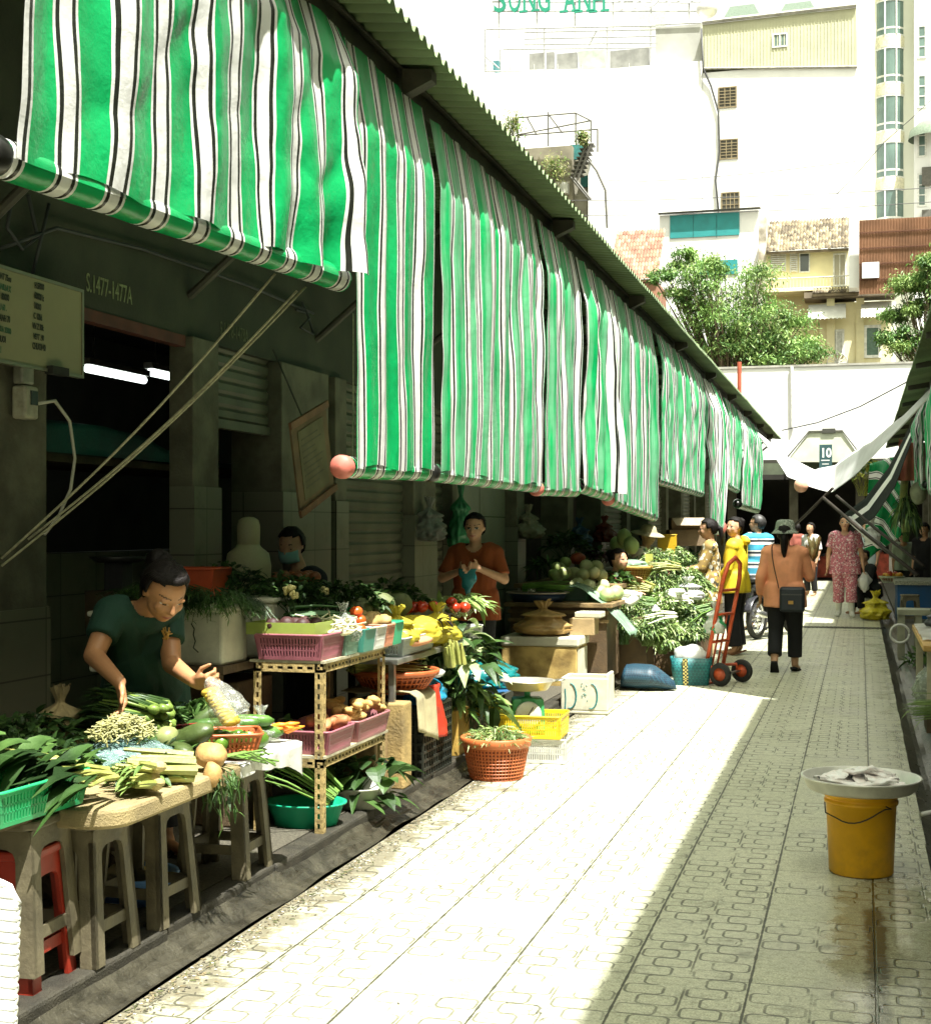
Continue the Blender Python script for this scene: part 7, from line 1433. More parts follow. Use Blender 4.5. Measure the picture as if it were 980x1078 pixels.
tag(MB().tube([(.50, 8.95, .06), (.475, 8.4, .05), (.46, 8.0, .04)], [.03, .03, .028], 10).build('pipe', M('pvc_grey', (.34, .34, .26), .5, .2, 9, dirt=.5), None, True), 'grey plastic pipe lying along the right gutter behind the bucket', 'pipe')
tag(MB().tube([(.30, 7.55, .05), (.55, 7.75, .08), (.8, 7.8, .1)], .012, 8).build('white_bar', M('white_plastic', (.55, .55, .50)), None, True), 'thin white bar lying across the wet gutter', 'bar')
tag(MB().tube([(.44, 8.6, .03), (.60, 8.75, .12), (.8, 8.8, .3), (.85, 9.2, .42)], .014, 8).build('hose', M('white_hose', (.5, .5, .42), .4), None, True), 'pale hose curling up from the right gutter', 'hose')
bundle('grass_greens', 'bright yellow-green stalky greens lying at the right edge of the gutter', 'greens', (.85, 10.95, .16), (-1, -.12, .0), .50, 70, .005, [GREEN_L, GREEN_L], .25, 1, .1, .01, width=.11, bend=.1)
tag(MB().b2((.46, 10.75, .02), (.95, 11.2, .12)).build('low_crate', DWOOD, None), 'low dark crate under the yellow-green stalks', 'crate')
bbn = thing('blue_basin', 'teal-blue basin at the right edge beside the stalky greens', 'basin', (.76, 10.35, .07)); MB().lathe([(.001, 0), (.15, 0), (.2, .14), (.215, .142), (.215, .155), (.19, .15), (.14, .01), (.001, .01)], n=30).build('bowl', M('teal_blue_plastic', (.02, .16, .22), .35, .1), bbn, True, world=False)
bag('clear_bag', 'big clear bag of green leaves slumped by the right gutter', 'bag', (.63, 12.3, .06), (.20, .22, .34), film('milky_film', (.55, .60, .50), .45), 101, False)
herb('bagged_greens', 'dark greens stuffed in the big clear bag', 'greens', (.63, 12.3, .2), .15, 120, .08, .04, [GREEN_M, GREEN_D], flat=.8)
herb('wet_greens', 'clump of dark greens under the timber plank table', 'greens', (.66, 14.3, .2), .25, 160, .1, .05, [GREEN_D, GREEN_M], flat=.6)
tag(MB().b2((.5, 11.3, .02), (.9, 11.95, .16)).build('stone_block', M('grey_stone', (.16, .155, .11), .85, .3, 6, .6, dirt=.6), None, bevel=.02), 'rough grey block at the edge of the right gutter', 'block')
wt_ = thing('plank_table', 'pale timber plank table at the right edge with white film on top', 'table', (.8, 12.6, 0)); MB().b2((.46, 11.3, .56), (1.3, 13.7, .605)).build('top', M('honey_timber', (.46, .28, .08), .6, .25, 5, .3, dirt=.3), wt_, bevel=.005)
for x, y in ((.52, 11.4), (.52, 13.6), (1.2, 11.4), (1.2, 13.6)): MB().b2((x - .03, y - .03, .03), (x + .03, y + .03, .559)).build('leg', M('pale_timber_leg', (.42, .38, .26), .7, .2, 5, .3, dirt=.3), wt_)
mb = MB(); mb.grid(lambda u, v: V((.47 + .5 * u, 11.7 + 1.9 * v, .615 + .05 * abs(noise.noise(V((u * 4, v * 7, 2)))))), 12, 30); tag(mb.build('plastic_sheet', WHITEBAG, None, True), 'white film crumpled on the timber plank table', 'sheet')
bag('dark_bag', 'small dark knotted bag on the plank table', 'bag', (.62, 13.2, .62), (.07, .07, .15), M('dark_film', (.03, .03, .03), .3), 103)
gs = thing('grey_stand', 'grey slatted stand with a pale hoop behind the plank table', 'stand', (.52, 16.6, .03))
gm_ = M('stand_grey', (.26, .26, .18), .6, .25, 6, .2, dirt=.5)
for x, y in ((-.08, -.15), (.10, -.15), (-.08, .2), (.10, .2)): MB().b2((x - .035, y - .03, 0), (x + .035, y + .03, .50)).build('leg', gm_, gs, world=False)
MB().b2((-.12, -.2, .501), (.3, .25, .56)).build('top', gm_, gs, world=False)
MB().tube([(-.14 + .02 * cos(a), -.22, .28 + .16 * sin(a)) if False else (-.1 + .10 * cos(a), -.24, .30 + .10 * sin(a)) for a in [2 * pi * j / 24 for j in range(25)]], .014, 8).build('hoop', M('white_plastic', (.55, .55, .50)), gs, True, world=False)
bt_ = thing('blue_table', 'low blue panelled table with a speckled grey top on the right', 'table', (.85, 24.2, 0)); MB().b2((.52, 23.2, .60), (1.5, 25.0, .66)).build('top', M('speckled_top', (.24, .24, .18), .7, .6, 60, .3), bt_)
MB().b2((.56, 23.25, .03), (1.5, 24.9, .599)).build('panel', M('blue_panel', (.006, .07, .19), .45, .12, 4, dirt=.2), bt_)
st2 = copy_tree(stool, (.72, 22.4, .03), .1, 'small grey stool in front of the blue table on the right'); st2['group'] = 'grey stools on the right'
ybg = bag('yellow_bag', 'full yellow plastic bag with tied handles on the wet paving', 'bag', G(921, 653), (.22, .18, .46), PL('bright_yellow_film', (.55, .46, .03), .25, .25), 105, cr=1.8)
ws = make_stool(M('white_stool_plastic', (.52, .52, .44), .4, .1, 9, dirt=.2), 'low white stool under the crouching woman in black', .28); ws.location = (.20, 25.55, .004)
# white plastic chair, nearest left
ch = thing('plastic_chair', 'white ribbed plastic chair cut by the lower left edge', 'chair', (-1.838, 2.50, 0), radians(0)); cw = M('chair_white', (.78, .78, .75), .4, .03, 3)
mb = MB(); k = 26; pr = []
def chf(u, v):
    x = -.215 + .43 * u; z = .42 + .375 * v; rd = .05
    zt_ = .795 - (max(0, abs(x) - (.215 - rd)) ** 2 / rd if abs(x) > .215 - rd else 0); z = min(z, zt_)
    rib = .004 * sin(z * 2 * pi / .022 + x * 30); return V((x, .02 * v - .03 * (1 - (x / .22) ** 2) + rib - .0, z))
mb.grid(chf, 40, 150); mb.build('backrest', cw, ch, True, world=False, solid=.012)
MB().poly([(-.21, -.02, .41), (.21, -.02, .41), (.20, -.42, .42), (-.20, -.42, .42)], (0, 0, .014)).build('seat', cw, ch, world=False, bevel=.005)
for x, y in ((-.19, -.03), (.19, -.03), (-.19, -.4), (.19, -.4)): MB().box((x, y, .205), (.035, .035, .41)).build('leg', cw, ch, world=False)
# ------------------------------------------------------------------ hanging cloths across the alley
def slung(name, lab, A, B, A2, B2, sag, mat, nu=40, nv=16, cat='awning', curl=0., uv=None):
    mb = MB()
    def f(u, v):
        p = A.lerp(B, u).lerp(A2.lerp(B2, u), v); s = sag * sin(pi * u) * (1 - .0 * v) ; return p - V((0, 0, s)) + V((0, 0, .05 * noise.noise(V((u * 5, v * 3, sag * 9))) + curl * sin(pi * v)))
    mb.grid(f, nu, nv, 0, uv); return tag(mb.build(name, mat, None, True, solid=.004), lab, cat)
wc = M('white_tarpaulin', (.70, .70, .68), .55, .06, 3, .2, trans=.3, dirt=.15)
mb = MB(); LA, LB = XP(797, 452, -2.05), V((-2.1, 31.5, 3.45)); LOW, RA = PD(872, 512, 25.5), PD(985, 408, 20.2)
cl_pts = []
def wcl(u, v):
    up = [PD(797, 455, 29.2), PD(830, 482, 28.2), PD(858, 494, 27.2), PD(880, 489, 26), PD(915, 465, 24), PD(948, 440, 22.2), PD(990, 398, 20.2)]
    lo = [PD(799, 459, 28.8), PD(828, 500, 27.2), PD(850, 512, 26), PD(876, 518, 25.2), PD(905, 496, 23.6), PD(946, 450, 21.9), PD(992, 402, 20)]
    s = u * 6; i = min(5, int(s)); f = s - i; f = f * f * (3 - 2 * f); a = up[i].lerp(up[i + 1], f); b = lo[i].lerp(lo[i + 1], f)
    return a.lerp(b, v) + V((0, 0, .04 * noise.noise(V((u * 8, v * 3, 5))) - .06 * sin(pi * v)))
mb.grid(wcl, 60, 14); tag(mb.build('white_awning', wc, None, True, solid=.004), 'white tarpaulin slung across the alley between both roofs', 'awning')
dk = stripe_material('dark_striped_tarpaulin', (.004, .008, .005), .55, .0, .0, (.05, .06, .065), 0., .85)
mb = MB()
def bwl(u, v):
    up = [PD(957, 450, 21.6), PD(935, 492, 22.6), PD(910, 525, 23.6), PD(884, 544, 24.4)]; lo = [PD(960, 462, 21.4), PD(942, 512, 22.2), PD(920, 545, 23), PD(897, 560, 23.8)]
    s = u * 3; i = min(2, int(s)); f = s - i; a = up[i].lerp(up[i + 1], f); b = lo[i].lerp(lo[i + 1], f); return a.lerp(b, v) + V((0, 0, -.05 * sin(pi * v)))
mb.grid(bwl, 36, 12, 0, lambda u, v: (.10 + v * .52, u)); tag(mb.build('dark_awning', dk, None, True, solid=.004), 'black awning strip with white stripes slung below the white tarpaulin', 'awning')
mb = MB()
def gtl(u, v):
    a = PD(915 + 40 * u, 478 + 10 * (1 - u) - 2 * u, 25.2 - .8 * u); b = PD(908 + 40 * u, 592 - 28 * u, 25.0 - .8 * u); return a.lerp(b, v) + V((0, .1 * sin(u * 9 + v * 3), .03 * noise.noise(V((u * 4, v * 5, 2)))))
mb.grid(gtl, 30, 40, 0, lambda u, v: (.9 * v + .42 * u * (-1) + .08 * sin(u * 4), u)); tag(mb.build('green_tarp', stripe_material('slanted_striped_tarpaulin', (.004, .22, .06), .21, 0, .2, (.036, .020, .029)), None, True, solid=.004), 'green tarpaulin with slanting white stripes hung at the right', 'tarp')
pole = M('dark_pole', (.02, .014, .008), .6, .3, 12)
for lab, a, b, r in (('long dark pole slanting down to the right in front of the pink dress', PD(866, 524, 23.8), PD(966, 606, 21.5), .03), ('second dark pole just above the long slanting one', PD(880, 522, 23.9), PD(972, 596, 21.7), .026), ('pole leaning the other way, crossing under the white tarpaulin', PD(876, 514, 24.4), PD(822, 566, 26.0), .025)):
    tag(MB().tube([a, a.lerp(b, .5) - V((0, 0, .02)), b], r, 8).build('pole', pole, None, True), lab, 'pole')
tag(MB().tube([PD(893, 546, 23.6), PD(925, 575, 22.9)], .05, 10).build('rolled_cloth', M('white_tarpaulin', (.7, .7, .68)), None, True), 'white cloth rolled around the slanting poles', 'cloth')
pc_ = M('pink_ball', (.62, .33, .22), .5, .1)
tag(MB().ell(PD(843, 511, 26), (.13, .13, .13), None, 16, 0, .05).build('paper_lantern', pc_, None, True), 'small peach round lantern hanging below the white tarpaulin', 'lantern')
bag('white_bag', 'white bag hanging on the slanting pole', 'bag', PD(918, 562, 23.2) - V((0, 0, .16)), (.12, .12, .4), WHITEBAG, 111)
mb = MB()
def pk(u, v): a = PD(946 + 15 * u, 462 + 4 * u, 22.5); b = PD(944 + 18 * u, 506, 22.5); return a.lerp(b, v) + V((0, .05 * sin(u * 9), 0))
mb.grid(pk, 14, 14); tag(mb.build('pink_cloth', M('dusty_pink_cloth', (.42, .14, .09), .8, .15, 6, .2), None, True, solid=.006), 'dusty pink cloth hanging left of the right hand blind', 'cloth')
herb('hanging_vines', 'yellow-green vines hanging at the right beside the slanting poles', 'vines', PD(953, 545, 22.6), .16, 190, .16, .04, [GREEN_M, GREEN_L, GREEN_D], flat=2.4, droop=1.5, up=-.6)
tag(MB().tube([PD(952, 505, 22.6), PD(950, 530, 22.6), PD(953, 560, 22.6)], .06, 8).build('banana_stem', M('banana_stem', (.24, .28, .08), .5, .3), None, True), 'thick green stem hanging among the vines', 'stem')
o = fruit('hanging_gourd', 'small grey-green gourd hanging below the right hand blind', 'gourd', PD(966, 519, 22.4), .13, M('grey_gourd', (.25, .27, .17), .5, .2), None, (1, 1, 1.4), .1)
tag(MB().tube([PD(966, 500, 22.4), PD(966, 512, 22.4)], .01, 5).build('cord', M('dark_cord', (.05, .05, .04))), 'cord holding the grey-green gourd', 'cord')
herb('flower_basket', 'bunch of yellow and green leaves hanging in the dark behind the tarpaulin', 'plant', PD(908, 503, 33), .35, 220, .2, .12, [leafm('yellow_leaf', (.40, .36, .05), (.30, .34, .06)), GREEN_M], flat=1.2)
fbk = round_basket('shallow basket of fruit on the blue table beside the crouching woman', PD(938, 613, 23.6), .14, .2, .10, M('pale_green_plastic', (.32, .36, .24), .5), holes=24, rows=4)
heap(fruit('orange', 'small orange fruit in the shallow basket on the blue table', 'fruit', (0, 0, 0), .05, M('orange_skin', (.55, .28, .03), .4), 'oranges in the shallow basket', (1, 1, 1), .03), pile(PD(938, 609, 23.6), .15, 9, .05))
heap(fruit('red_apple', 'red fruit among the oranges on the blue table', 'fruit', (0, 0, 0), .05, M('apple_skin', (.42, .05, .02), .4), 'red fruit among the oranges', (1, 1, 1), .03), [PD(936, 604, 23.5), PD(942, 605, 23.6)])
# ------------------------------------------------------------------ end of the alley: market gate, white wall
def bpx(mb, x0, y0, x1, y1, Y, depth, mi=0, zlo=None):
    """a block whose front face (on the plane Y) spans the given corners"""
    a = YP(x0, y1, Y); b = YP(x1, y0, Y); m_ = YP(x0, y0, Y)
    z0 = a.z if zlo is None else zlo; xa, xb = min(a.x, m_.x), b.x
    mb.b2((xa, Y, z0), (xb, Y + depth, (b.z + m_.z) / 2), mi); return mb
whw = M('white_render', (.74, .74, .72), .85, .06, .6, .1, dirt=.14); crm = M('cream_render', (.70, .64, .40), .85, .1, .8, .1, dirt=.3)
gate = thing('market_gate', 'dark market hall entrance with a small gabled roof and a number sign', 'market hall', (-1.5, 41, 0))
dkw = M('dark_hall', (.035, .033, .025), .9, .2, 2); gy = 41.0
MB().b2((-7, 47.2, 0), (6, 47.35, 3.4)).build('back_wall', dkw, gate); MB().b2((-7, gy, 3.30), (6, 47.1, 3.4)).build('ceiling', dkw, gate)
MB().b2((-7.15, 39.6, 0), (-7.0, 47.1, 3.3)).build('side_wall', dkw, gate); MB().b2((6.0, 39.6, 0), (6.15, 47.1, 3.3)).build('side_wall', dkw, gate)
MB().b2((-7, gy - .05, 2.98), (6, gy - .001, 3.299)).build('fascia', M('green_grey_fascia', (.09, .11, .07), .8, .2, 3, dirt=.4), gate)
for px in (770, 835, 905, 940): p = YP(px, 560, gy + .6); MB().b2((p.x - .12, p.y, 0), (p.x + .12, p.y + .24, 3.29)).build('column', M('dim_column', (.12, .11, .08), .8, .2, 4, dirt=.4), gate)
pk_, lf, rt = YP(869, 456, gy), YP(828, 487, gy), YP(908, 487, gy)
mb = MB(); mb.poly([(lf.x, gy - .4, lf.z), (rt.x, gy - .4, rt.z), ((pk_.x + .45), gy - .4, pk_.z), ((pk_.x - .45), gy - .4, pk_.z)], (0, .3, 0)); mb.build('gable', M('pale_green_gable', (.60, .62, .50), .8, .1, 3, dirt=.2), gate)
mb = MB(); mb.poly([(lf.x - .1, gy - .44, lf.z - .06), (pk_.x - .45, gy - .44, pk_.z), (pk_.x + .45, gy - .44, pk_.z), (rt.x + .1, gy - .44, rt.z - .06), (rt.x + .1, gy - .44, rt.z), (pk_.x + .45, gy - .44, pk_.z + .05), (pk_.x - .45, gy - .44, pk_.z + .05), (lf.x - .1, gy - .44, lf.z)], (0, .039, 0)); mb.build('roof_edge', M('dark_edge', (.08, .08, .06), .8), gate)
mb = MB(); bpx(mb, 865, 451, 879, 456, gy - .45, .4); mb.build('roof_vent', M('vent_grey', (.05, .05, .04), .7), gate)
sg = thing('number_sign', 'dark blue-green sign with a white number 10 below the gable', 'sign', YP(868, 480, gy - .62))
mb = MB(); bpx(mb, 862, 468, 875.5, 496, gy - .66, .05); mb.build('panel', M('sign_teal', (.03, .08, .085), .6, .1, 6), sg)
o = YP(863.2, 481.3, gy - .664); text_mb('10', .35, o, (1, 0, 0), (0, 0, 1), .006, 0, .85, .012).build('number', M('sign_white', (.7, .72, .7), .6), sg)
mb = MB(); bpx(mb, 864, 484, 873, 485.2, gy - .664, .003); bpx(mb, 865, 488, 872, 489, gy - .664, .003); mb.build('rule_line', M('sign_white', (.7, .72, .7)), sg)
# dim goods inside the hall
for i in range(14):
    x = U(-5.5, 3.4); y = U(42.5, 46.6); h = U(.5, 1.0); t = thing('market_stall', ['red', 'brown', 'green', 'grey'][i % 4] + ' draped stall block deep in the dark hall, ' + ['far left', 'left by the wall', 'second bay', 'behind the first column', 'left of the middle', 'below the sign', 'right of the sign', 'middle row', 'beside the aisle', 'right bay', 'far right', 'rear row', 'rear left', 'rear right'][i], 'stall', (x, y, 0))
    MB().box((0, 0, h / 2), (U(.8, 1.4), .7, h)).build('block', M('hall_goods_%s' % 'abcd'[i % 4], [(.50, .10, .06), (.40, .26, .12), (.14, .34, .10), (.5, .5, .46)][i % 4], .8, .4, 5), t, world=False)
    mb = MB()
    mb.ell((0, 0, h + .02), (.42, .3, .1), None, 12, 0, .2, i)
    for k in range(16): mb.ell((U(-.3, .3), U(-.2, .2), h + .06 + U(0, .05)), (.09, .09, .08), None, 6, k % 3)
    mb.build('goods', [M('hall_goods_%s' % q, (.1, .1, .1)) for q in 'abc'], t, True, world=False)
wall = thing('boundary_wall', 'tall plain white wall rising behind the market gate', 'wall', (-1, 48, 0)); mb = MB(); a, b = YP(700, 389, 48), YP(985, 381, 48)
MB().b2((a.x, 48, 0), (b.x + 3, 48.25, YP(850, 386, 48).z)).build('wall', whw, wall)
MB().b2((a.x, 47.96, YP(850, 386, 48).z + .002), (b.x + 3, 48.3, YP(850, 386, 48).z + .07)).build('coping', M('grey_coping', (.35, .34, .3), .8, .2, 3, dirt=.4), wall)
mb = MB(); p0, p1 = YP(833, 386, 47.93), YP(834, 450, 47.93); mb.tube([p0, p1], .05, 8); mb.build('drain_pipe', M('white_pipe', (.66, .66, .64), .5), wall)
rpst = MB(); p0, p1 = YP(778, 412, 47), YP(778, 381, 47); rpst.tube([p0 - V((0, 0, 3)), p1], .07, 8); tag(rpst.build('post', M('red_post', (.36, .08, .04), .6, .2, 5)), 'slim red-brown post standing in front of the white wall', 'post')
tag(MB().tube([YP(823, 453, 47.5), YP(860, 445, 46), YP(905, 428, 44), YP(962, 398, 41)], .02, 5).build('cable', M('dark_cable', (.04, .04, .04), .7)), 'dark cable drooping across the white wall to the right roof', 'cable')

# ------------------------------------------------------------------ trees
def tree(label, base_, crowns, n, leaf, mats, trunk_r=.16, seed=0):
    random.seed(seed); t = thing('leafy_tree', label, 'tree', base_); bm_ = M('bark', (.12, .09, .055), .9, .3, 6, .5)
    mb = MB(); top = V((base_[0], base_[1], min(c[0].z - c[1] * .6 for c in crowns)))
    fork = V(base_).lerp(top, .8); mb.tube([base_, V(base_).lerp(fork, .5) + V((.1, 0, 0)), fork], [trunk_r, trunk_r * .8, trunk_r * .65], 9)
    mb.build('trunk', bm_, t, True)
    lb = MB(); lf = MB()
    tips = []
    for c, r in crowns:
        nb = max(9, int(r * 11))
        for k in range(nb):
            d = V((U(-1, 1), U(-1, 1), U(-.5, 1))).normalized(); tip = c + V((d.x * r, d.y * r * .9, d.z * r * .85)) * U(.55, 1.15); tips.append((tip, r * U(.22, .42)))
            mid = fork.lerp(tip, .55) + V((U(-.2, .2), U(-.2, .2), -.1)); lb.tube([fork, mid, tip], [trunk_r * .3, trunk_r * .16, .012], 5, 0, False)
    lb.build('branches', bm_, t, True)
    per = n // len(tips)
    for tip, rr in tips:
        tone = random.randrange(len(mats)); q = per
        for i in range(q):
            d = V((random.gauss(0, .5), random.gauss(0, .5), random.gauss(0, .32))) * rr * 1.75; p = tip + d
            dd = V((U(-1, 1), U(-1, 1), U(-.8, .4))); lf.leaf(p, dd, leaf * U(.6, 1.4), leaf * U(.3, .5), .4, (U(-1, 1), U(-1, 1), 1), tone if R() < .75 else random.randrange(len(mats)), .1, 2)
    lf.build('crown', mats, t); random.seed(seed + 50); return t
TL = [leafm('tree_dark', (.06, .14, .035), (.10, .20, .05), .5, .3, 1), leafm('tree_mid', (.12, .23, .055), (.18, .30, .075), .5, .3, 1), leafm('tree_light', (.20, .31, .085), (.28, .38, .12), .5, .3, 1)]
Yt = 55
cr = lambda *a: [(YP(x, y, Yt + dy), r) for x, y, r, dy in a]
tree('wide airy green tree behind the white wall, left of the yellow house', (YP(770, 500, Yt).x, Yt, 0), cr((735, 300, .95, -.5), (765, 330, 1.25, 0), (740, 355, 1.2, -.4), (790, 300, .9, .5), (800, 345, 1.1, 0), (775, 375, 1.2, 0), (835, 345, .8, .4), (720, 275, .5, .3), (815, 378, 1.2, .2), (845, 372, .7, 0), (700, 290, .45, 0), (725, 380, 1.0, .5), (750, 285, .5, .2), (780, 320, .9, .4), (755, 365, 1.0, -.5), (800, 375, 1.0, -.3), (830, 370, .8, -.2), (745, 325, .9, .2), (718, 310, .5, 0)), 30000, .14, TL, .2, 11)
Yt = 52
tree('green tree at the right edge in front of the brown sheet wall', (YP(985, 500, Yt).x, Yt, 0), cr((985, 275, .6, 0), (965, 300, .7, 0), (950, 330, .65, .3), (990, 330, 1, 0), (945, 360, .55, 0), (970, 365, .8, .2), (1000, 300, 1, 0), (1010, 360, 1.1, 0)), 22000, .14, TL, .18, 23)
# ------------------------------------------------------------------ houses beyond
def win(parent, x0, y0, x1, y1, Y, fr=.06, glass=None, bars=1, hb=1, name='window', frm=None):
    gl_ = glass or M('dark_glass', (.05, .06, .055), .12, .2, 1, spec=.8); fm2 = frm or M('white_frame', (.62, .62, .58), .6)
    mb = MB(); a, b = YP(x0, y1, Y), YP(x1, y0, Y); z0, z1 = a.z, b.z; xa, xb = a.x, b.x
    mb.b2((xa - fr, Y - .05, z0 - fr), (xb + fr, Y - .004, z0)); mb.b2((xa - fr, Y - .05, z1), (xb + fr, Y - .004, z1 + fr)); mb.b2((xa - fr, Y - .05, z0), (xa, Y - .004, z1)); mb.b2((xb, Y - .05, z0), (xb + fr, Y - .004, z1))
    for k in range(1, bars + 1): xx = xa + (xb - xa) * k / (bars + 1); mb.b2((xx - fr * .35, Y - .045, z0), (xx + fr * .35, Y - .012, z1))
    for k in range(1, hb + 1): zz = z0 + (z1 - z0) * k / (hb + 1); mb.b2((xa, Y - .044, zz - fr * .3), (xb, Y - .013, zz + fr * .3))
    w_ = mb.build(name, fm2, parent); MB().b2((xa, Y - .010, z0), (xb, Y - .003, z1)).build('pane', gl_, w_); return w_
# white house with teal sheet panels
hs_ = thing('white_house', 'white house with teal sheet panels under its roof line', 'house', YP(740, 500, 66)); mb = MB(); bpx(mb, 694, 224, 798, 330, 66, 6, 0, 0); mb.build('wall', whw, hs_)
tl = M('teal_sheet', (.02, .22, .22), .55, .12, 1.5); mb = MB(); bpx(mb, 705, 225, 778, 251, 65.95, .045); pnl = mb.build('sheet_panel', tl, hs_)
mb = MB(); bpx(mb, 735, 274, 776, 290, 65.95, .045); mb.build('sheet_panel', tl, hs_)
mb = MB(); bpx(mb, 692, 221, 800, 224, 65.7, .5); mb.build('roof_edge', M('dark_edge', (.08, .08, .06)), hs_)
for k in range(1, 3): p = YP(705 + 24.5 * k, 250, 65.93); q = YP(705 + 24.5 * k, 226, 65.93); MB().b2((p.x - .015, 65.93, p.z), (p.x + .015, 65.949, q.z)).build('seam', M('teal_seam', (.01, .12, .12), .6), hs_)
# yellow house
yh = thing('yellow_house', 'yellow plastered two storey house with an old tiled roof and a balcony', 'house', YP(850, 500, 62)); mb = MB(); bpx(mb, 803, 264, 899, 330, 63, 5, 0, 0); mb.build('wall', crm, yh)
mb = MB(); bpx(mb, 862, 318, 938, 400, 62, .95, 0, 0); mb.build('wall', crm, yh); mb = MB(); bpx(mb, 846, 306, 942, 314, 61.5, 1.45); mb.build('ledge', M('dark_ledge', (.16, .13, .09), .85, .3, 3, dirt=.5), yh)
def tile_roof(parent, x0, y0, x1, y1, Y, run, mat, nx=26, rows=11, name='roof'):
    a, b = YP(x0, y1, Y), YP(x1, y1, Y); zt_ = YP(x0, y0, Y).z + (YP(x0, y0, Y + run).z - YP(x0, y0, Y).z) ; mb = MB(); W_ = b.x - a.x; hz = YP((x0 + x1) / 2, y0, Y + run).z - a.z
    for r in range(rows):
        for k in range(nx):
            xx = a.x + W_ * (k + .5) / nx; f = r / rows; yy = Y + run * f; zz = a.z + hz * f; j = U(-.015, .02)
            mb.add([V((xx - W_ / nx * .5, yy - .04, zz + j)), V((xx, yy - .04, zz + .07 + j)), V((xx + W_ / nx * .5, yy - .04, zz + j)), V((xx + W_ / nx * .5, yy + run / rows, zz + hz / rows + .01)), V((xx, yy + run / rows, zz + hz / rows + .08)), V((xx - W_ / nx * .5, yy + run / rows, zz + hz / rows + .01))], [(0, 1, 4, 5), (1, 2, 3, 4), (0, 2, 1)], random.randrange(3))
    mb.b2((a.x, Y, a.z - .12), (b.x, Y + .08, a.z - .01), 0); return mb.build(name, mat, parent)
old_t = [M('old_tile', (.17, .135, .085), .9, .4, 2.5, .3, dirt=.6), M('old_tile_pale', (.27, .23, .15), .9, .35, 3, .3, dirt=.4), M('old_tile_dark', (.10, .08, .055), .9, .4, 3, .3, dirt=.5)]
tile_roof(yh, 806, 232, 895, 265, 62.6, 2.6, old_t)
tile_roof(yh, 855, 304, 900, 309, 61.4, .7, old_t, 14, 3)
for x0, x1 in ((812, 826), (832, 838)): 
    mb = MB(); a, b = YP(x0, 286, 62.94), YP(x1, 266, 62.94)
    for k in range(9): z = a.z + (b.z - a.z) * k / 9; mb.b2((a.x, 62.9, z), (b.x, 62.96, z + (b.z - a.z) / 16))
    mb.b2((a.x - .04, 62.92, a.z - .04), (a.x, 62.99, b.z + .04)); mb.b2((b.x, 62.92, a.z - .04), (b.x + .04, 62.99, b.z + .04)); mb.build('shutter', M('white_frame', (.62, .62, .58)), yh)
win(yh, 842, 267, 851, 286, 63, .05, None, 0, 0); win(yh, 878, 268, 889, 300, 63, .06, M('curtain', (.36, .34, .26), .8, .1, 3), 1, 0, 'balcony_door')
win(yh, 874, 349, 886, 372, 62, .09, M('pale_glass', (.45, .45, .40), .3), 1, 0); win(yh, 912, 345, 924, 374, 62, .12, M('green_glass', (.08, .14, .10), .2), 0, 0, 'door')
mb = MB(); a, b = YP(804, 305, 61.9), YP(898, 290, 61.9)
for zz in (a.z, b.z): mb.tube([(a.x, 61.9, zz), (b.x, 61.9, zz)], .025, 6)
for k in range(28): xx = a.x + (b.x - a.x) * k / 27; mb.tube([(xx, 61.9, a.z), (xx, 61.9, b.z)], .012, 5)
mb.build('balcony_rail', M('white_iron', (.5, .5, .46), .5), yh); mb = MB(); bpx(mb, 803, 305, 899, 308, 61.8, 1.19); mb.build('balcony_floor', crm, yh)
for x0, x1, y0 in ((850, 890, 327), (906, 938, 325)):
    a, b = YP(x0, y0 + 10, 61.2), YP(x1, y0, 61.95); mb = MB(); n = 16
    mb.grid(lambda u, v: V((a.x + (b.x - a.x) * u, 61.2 + .78 * v, a.z + (b.z - a.z + .3) * v + (.05 * abs(sin(u * 9 * pi)) if v < .1 else 0))), 36, 6); mb.build('awning', M('faded_white_awning', (.55, .55, .50), .7, .1, 3), yh, solid=.02)
for px in (874, 905): p = YP(px, 400, 61.98); q = YP(px, 314, 61.98); MB().b2((p.x - .16, 61.88, 0), (p.x + .16, 61.999, q.z)).build('pilaster', crm, yh)
mb = MB(); c = YP(881, 382, 61.9)
for k in range(6): a = pi * k / 6; mb.tube([c + V((.42 * cos(a), 0, .42 * sin(a))), c - V((.42 * cos(a), 0, .42 * sin(a)))], .03, 5)
mb.tube([c + V((.42 * cos(a), 0, .42 * sin(a))) for a in [2 * pi * j / 20 for j in range(21)]], .03, 5); mb.build('fanlight_grille', M('white_iron', (.5, .5, .46)), yh)
# ruined strip between
mb = MB(); bpx(mb, 798, 228, 806, 300, 62.9, 4, 0, 0); tag(mb.build('party_wall', M('patched_wall', (.42, .36, .26), .9, .4, 1.5, .4, col2=(.60, .56, .48), dirt=.5)), 'narrow patchy party wall left of the yellow house', 'wall')
# brown sheet wall
bw_ = thing('sheet_wall', 'rust brown corrugated sheet wall below the hotel tower', 'wall', YP(945, 500, 60)); a, b = YP(904, 310, 60), YP(992, 227, 60); mb = MB(); n = 110
mb.add([V((a.x + (b.x - a.x) * k / n, 60 + .05 * (k % 2), z)) for k in range(n + 1) for z in (a.z, b.z)], [(2 * k, 2 * k + 2, 2 * k + 3, 2 * k + 1) for k in range(n)]); mb.build('sheet', M('rust_sheet', (.26, .14, .08), .7, .2, .8, .1, dirt=.3), bw_)
for k in (1, 2, 3, 4): z = YP(940, 227 + 16.5 * k, 60).z; MB().b2((a.x, 59.96, z - .02), (b.x, 59.995, z + .02)).build('seam', M('rust_seam', (.10, .04, .02), .8), bw_)
mb = MB(); bpx(mb, 907, 276, 925, 293, 59.9, .05); mb.build('white_patch', whw, bw_)
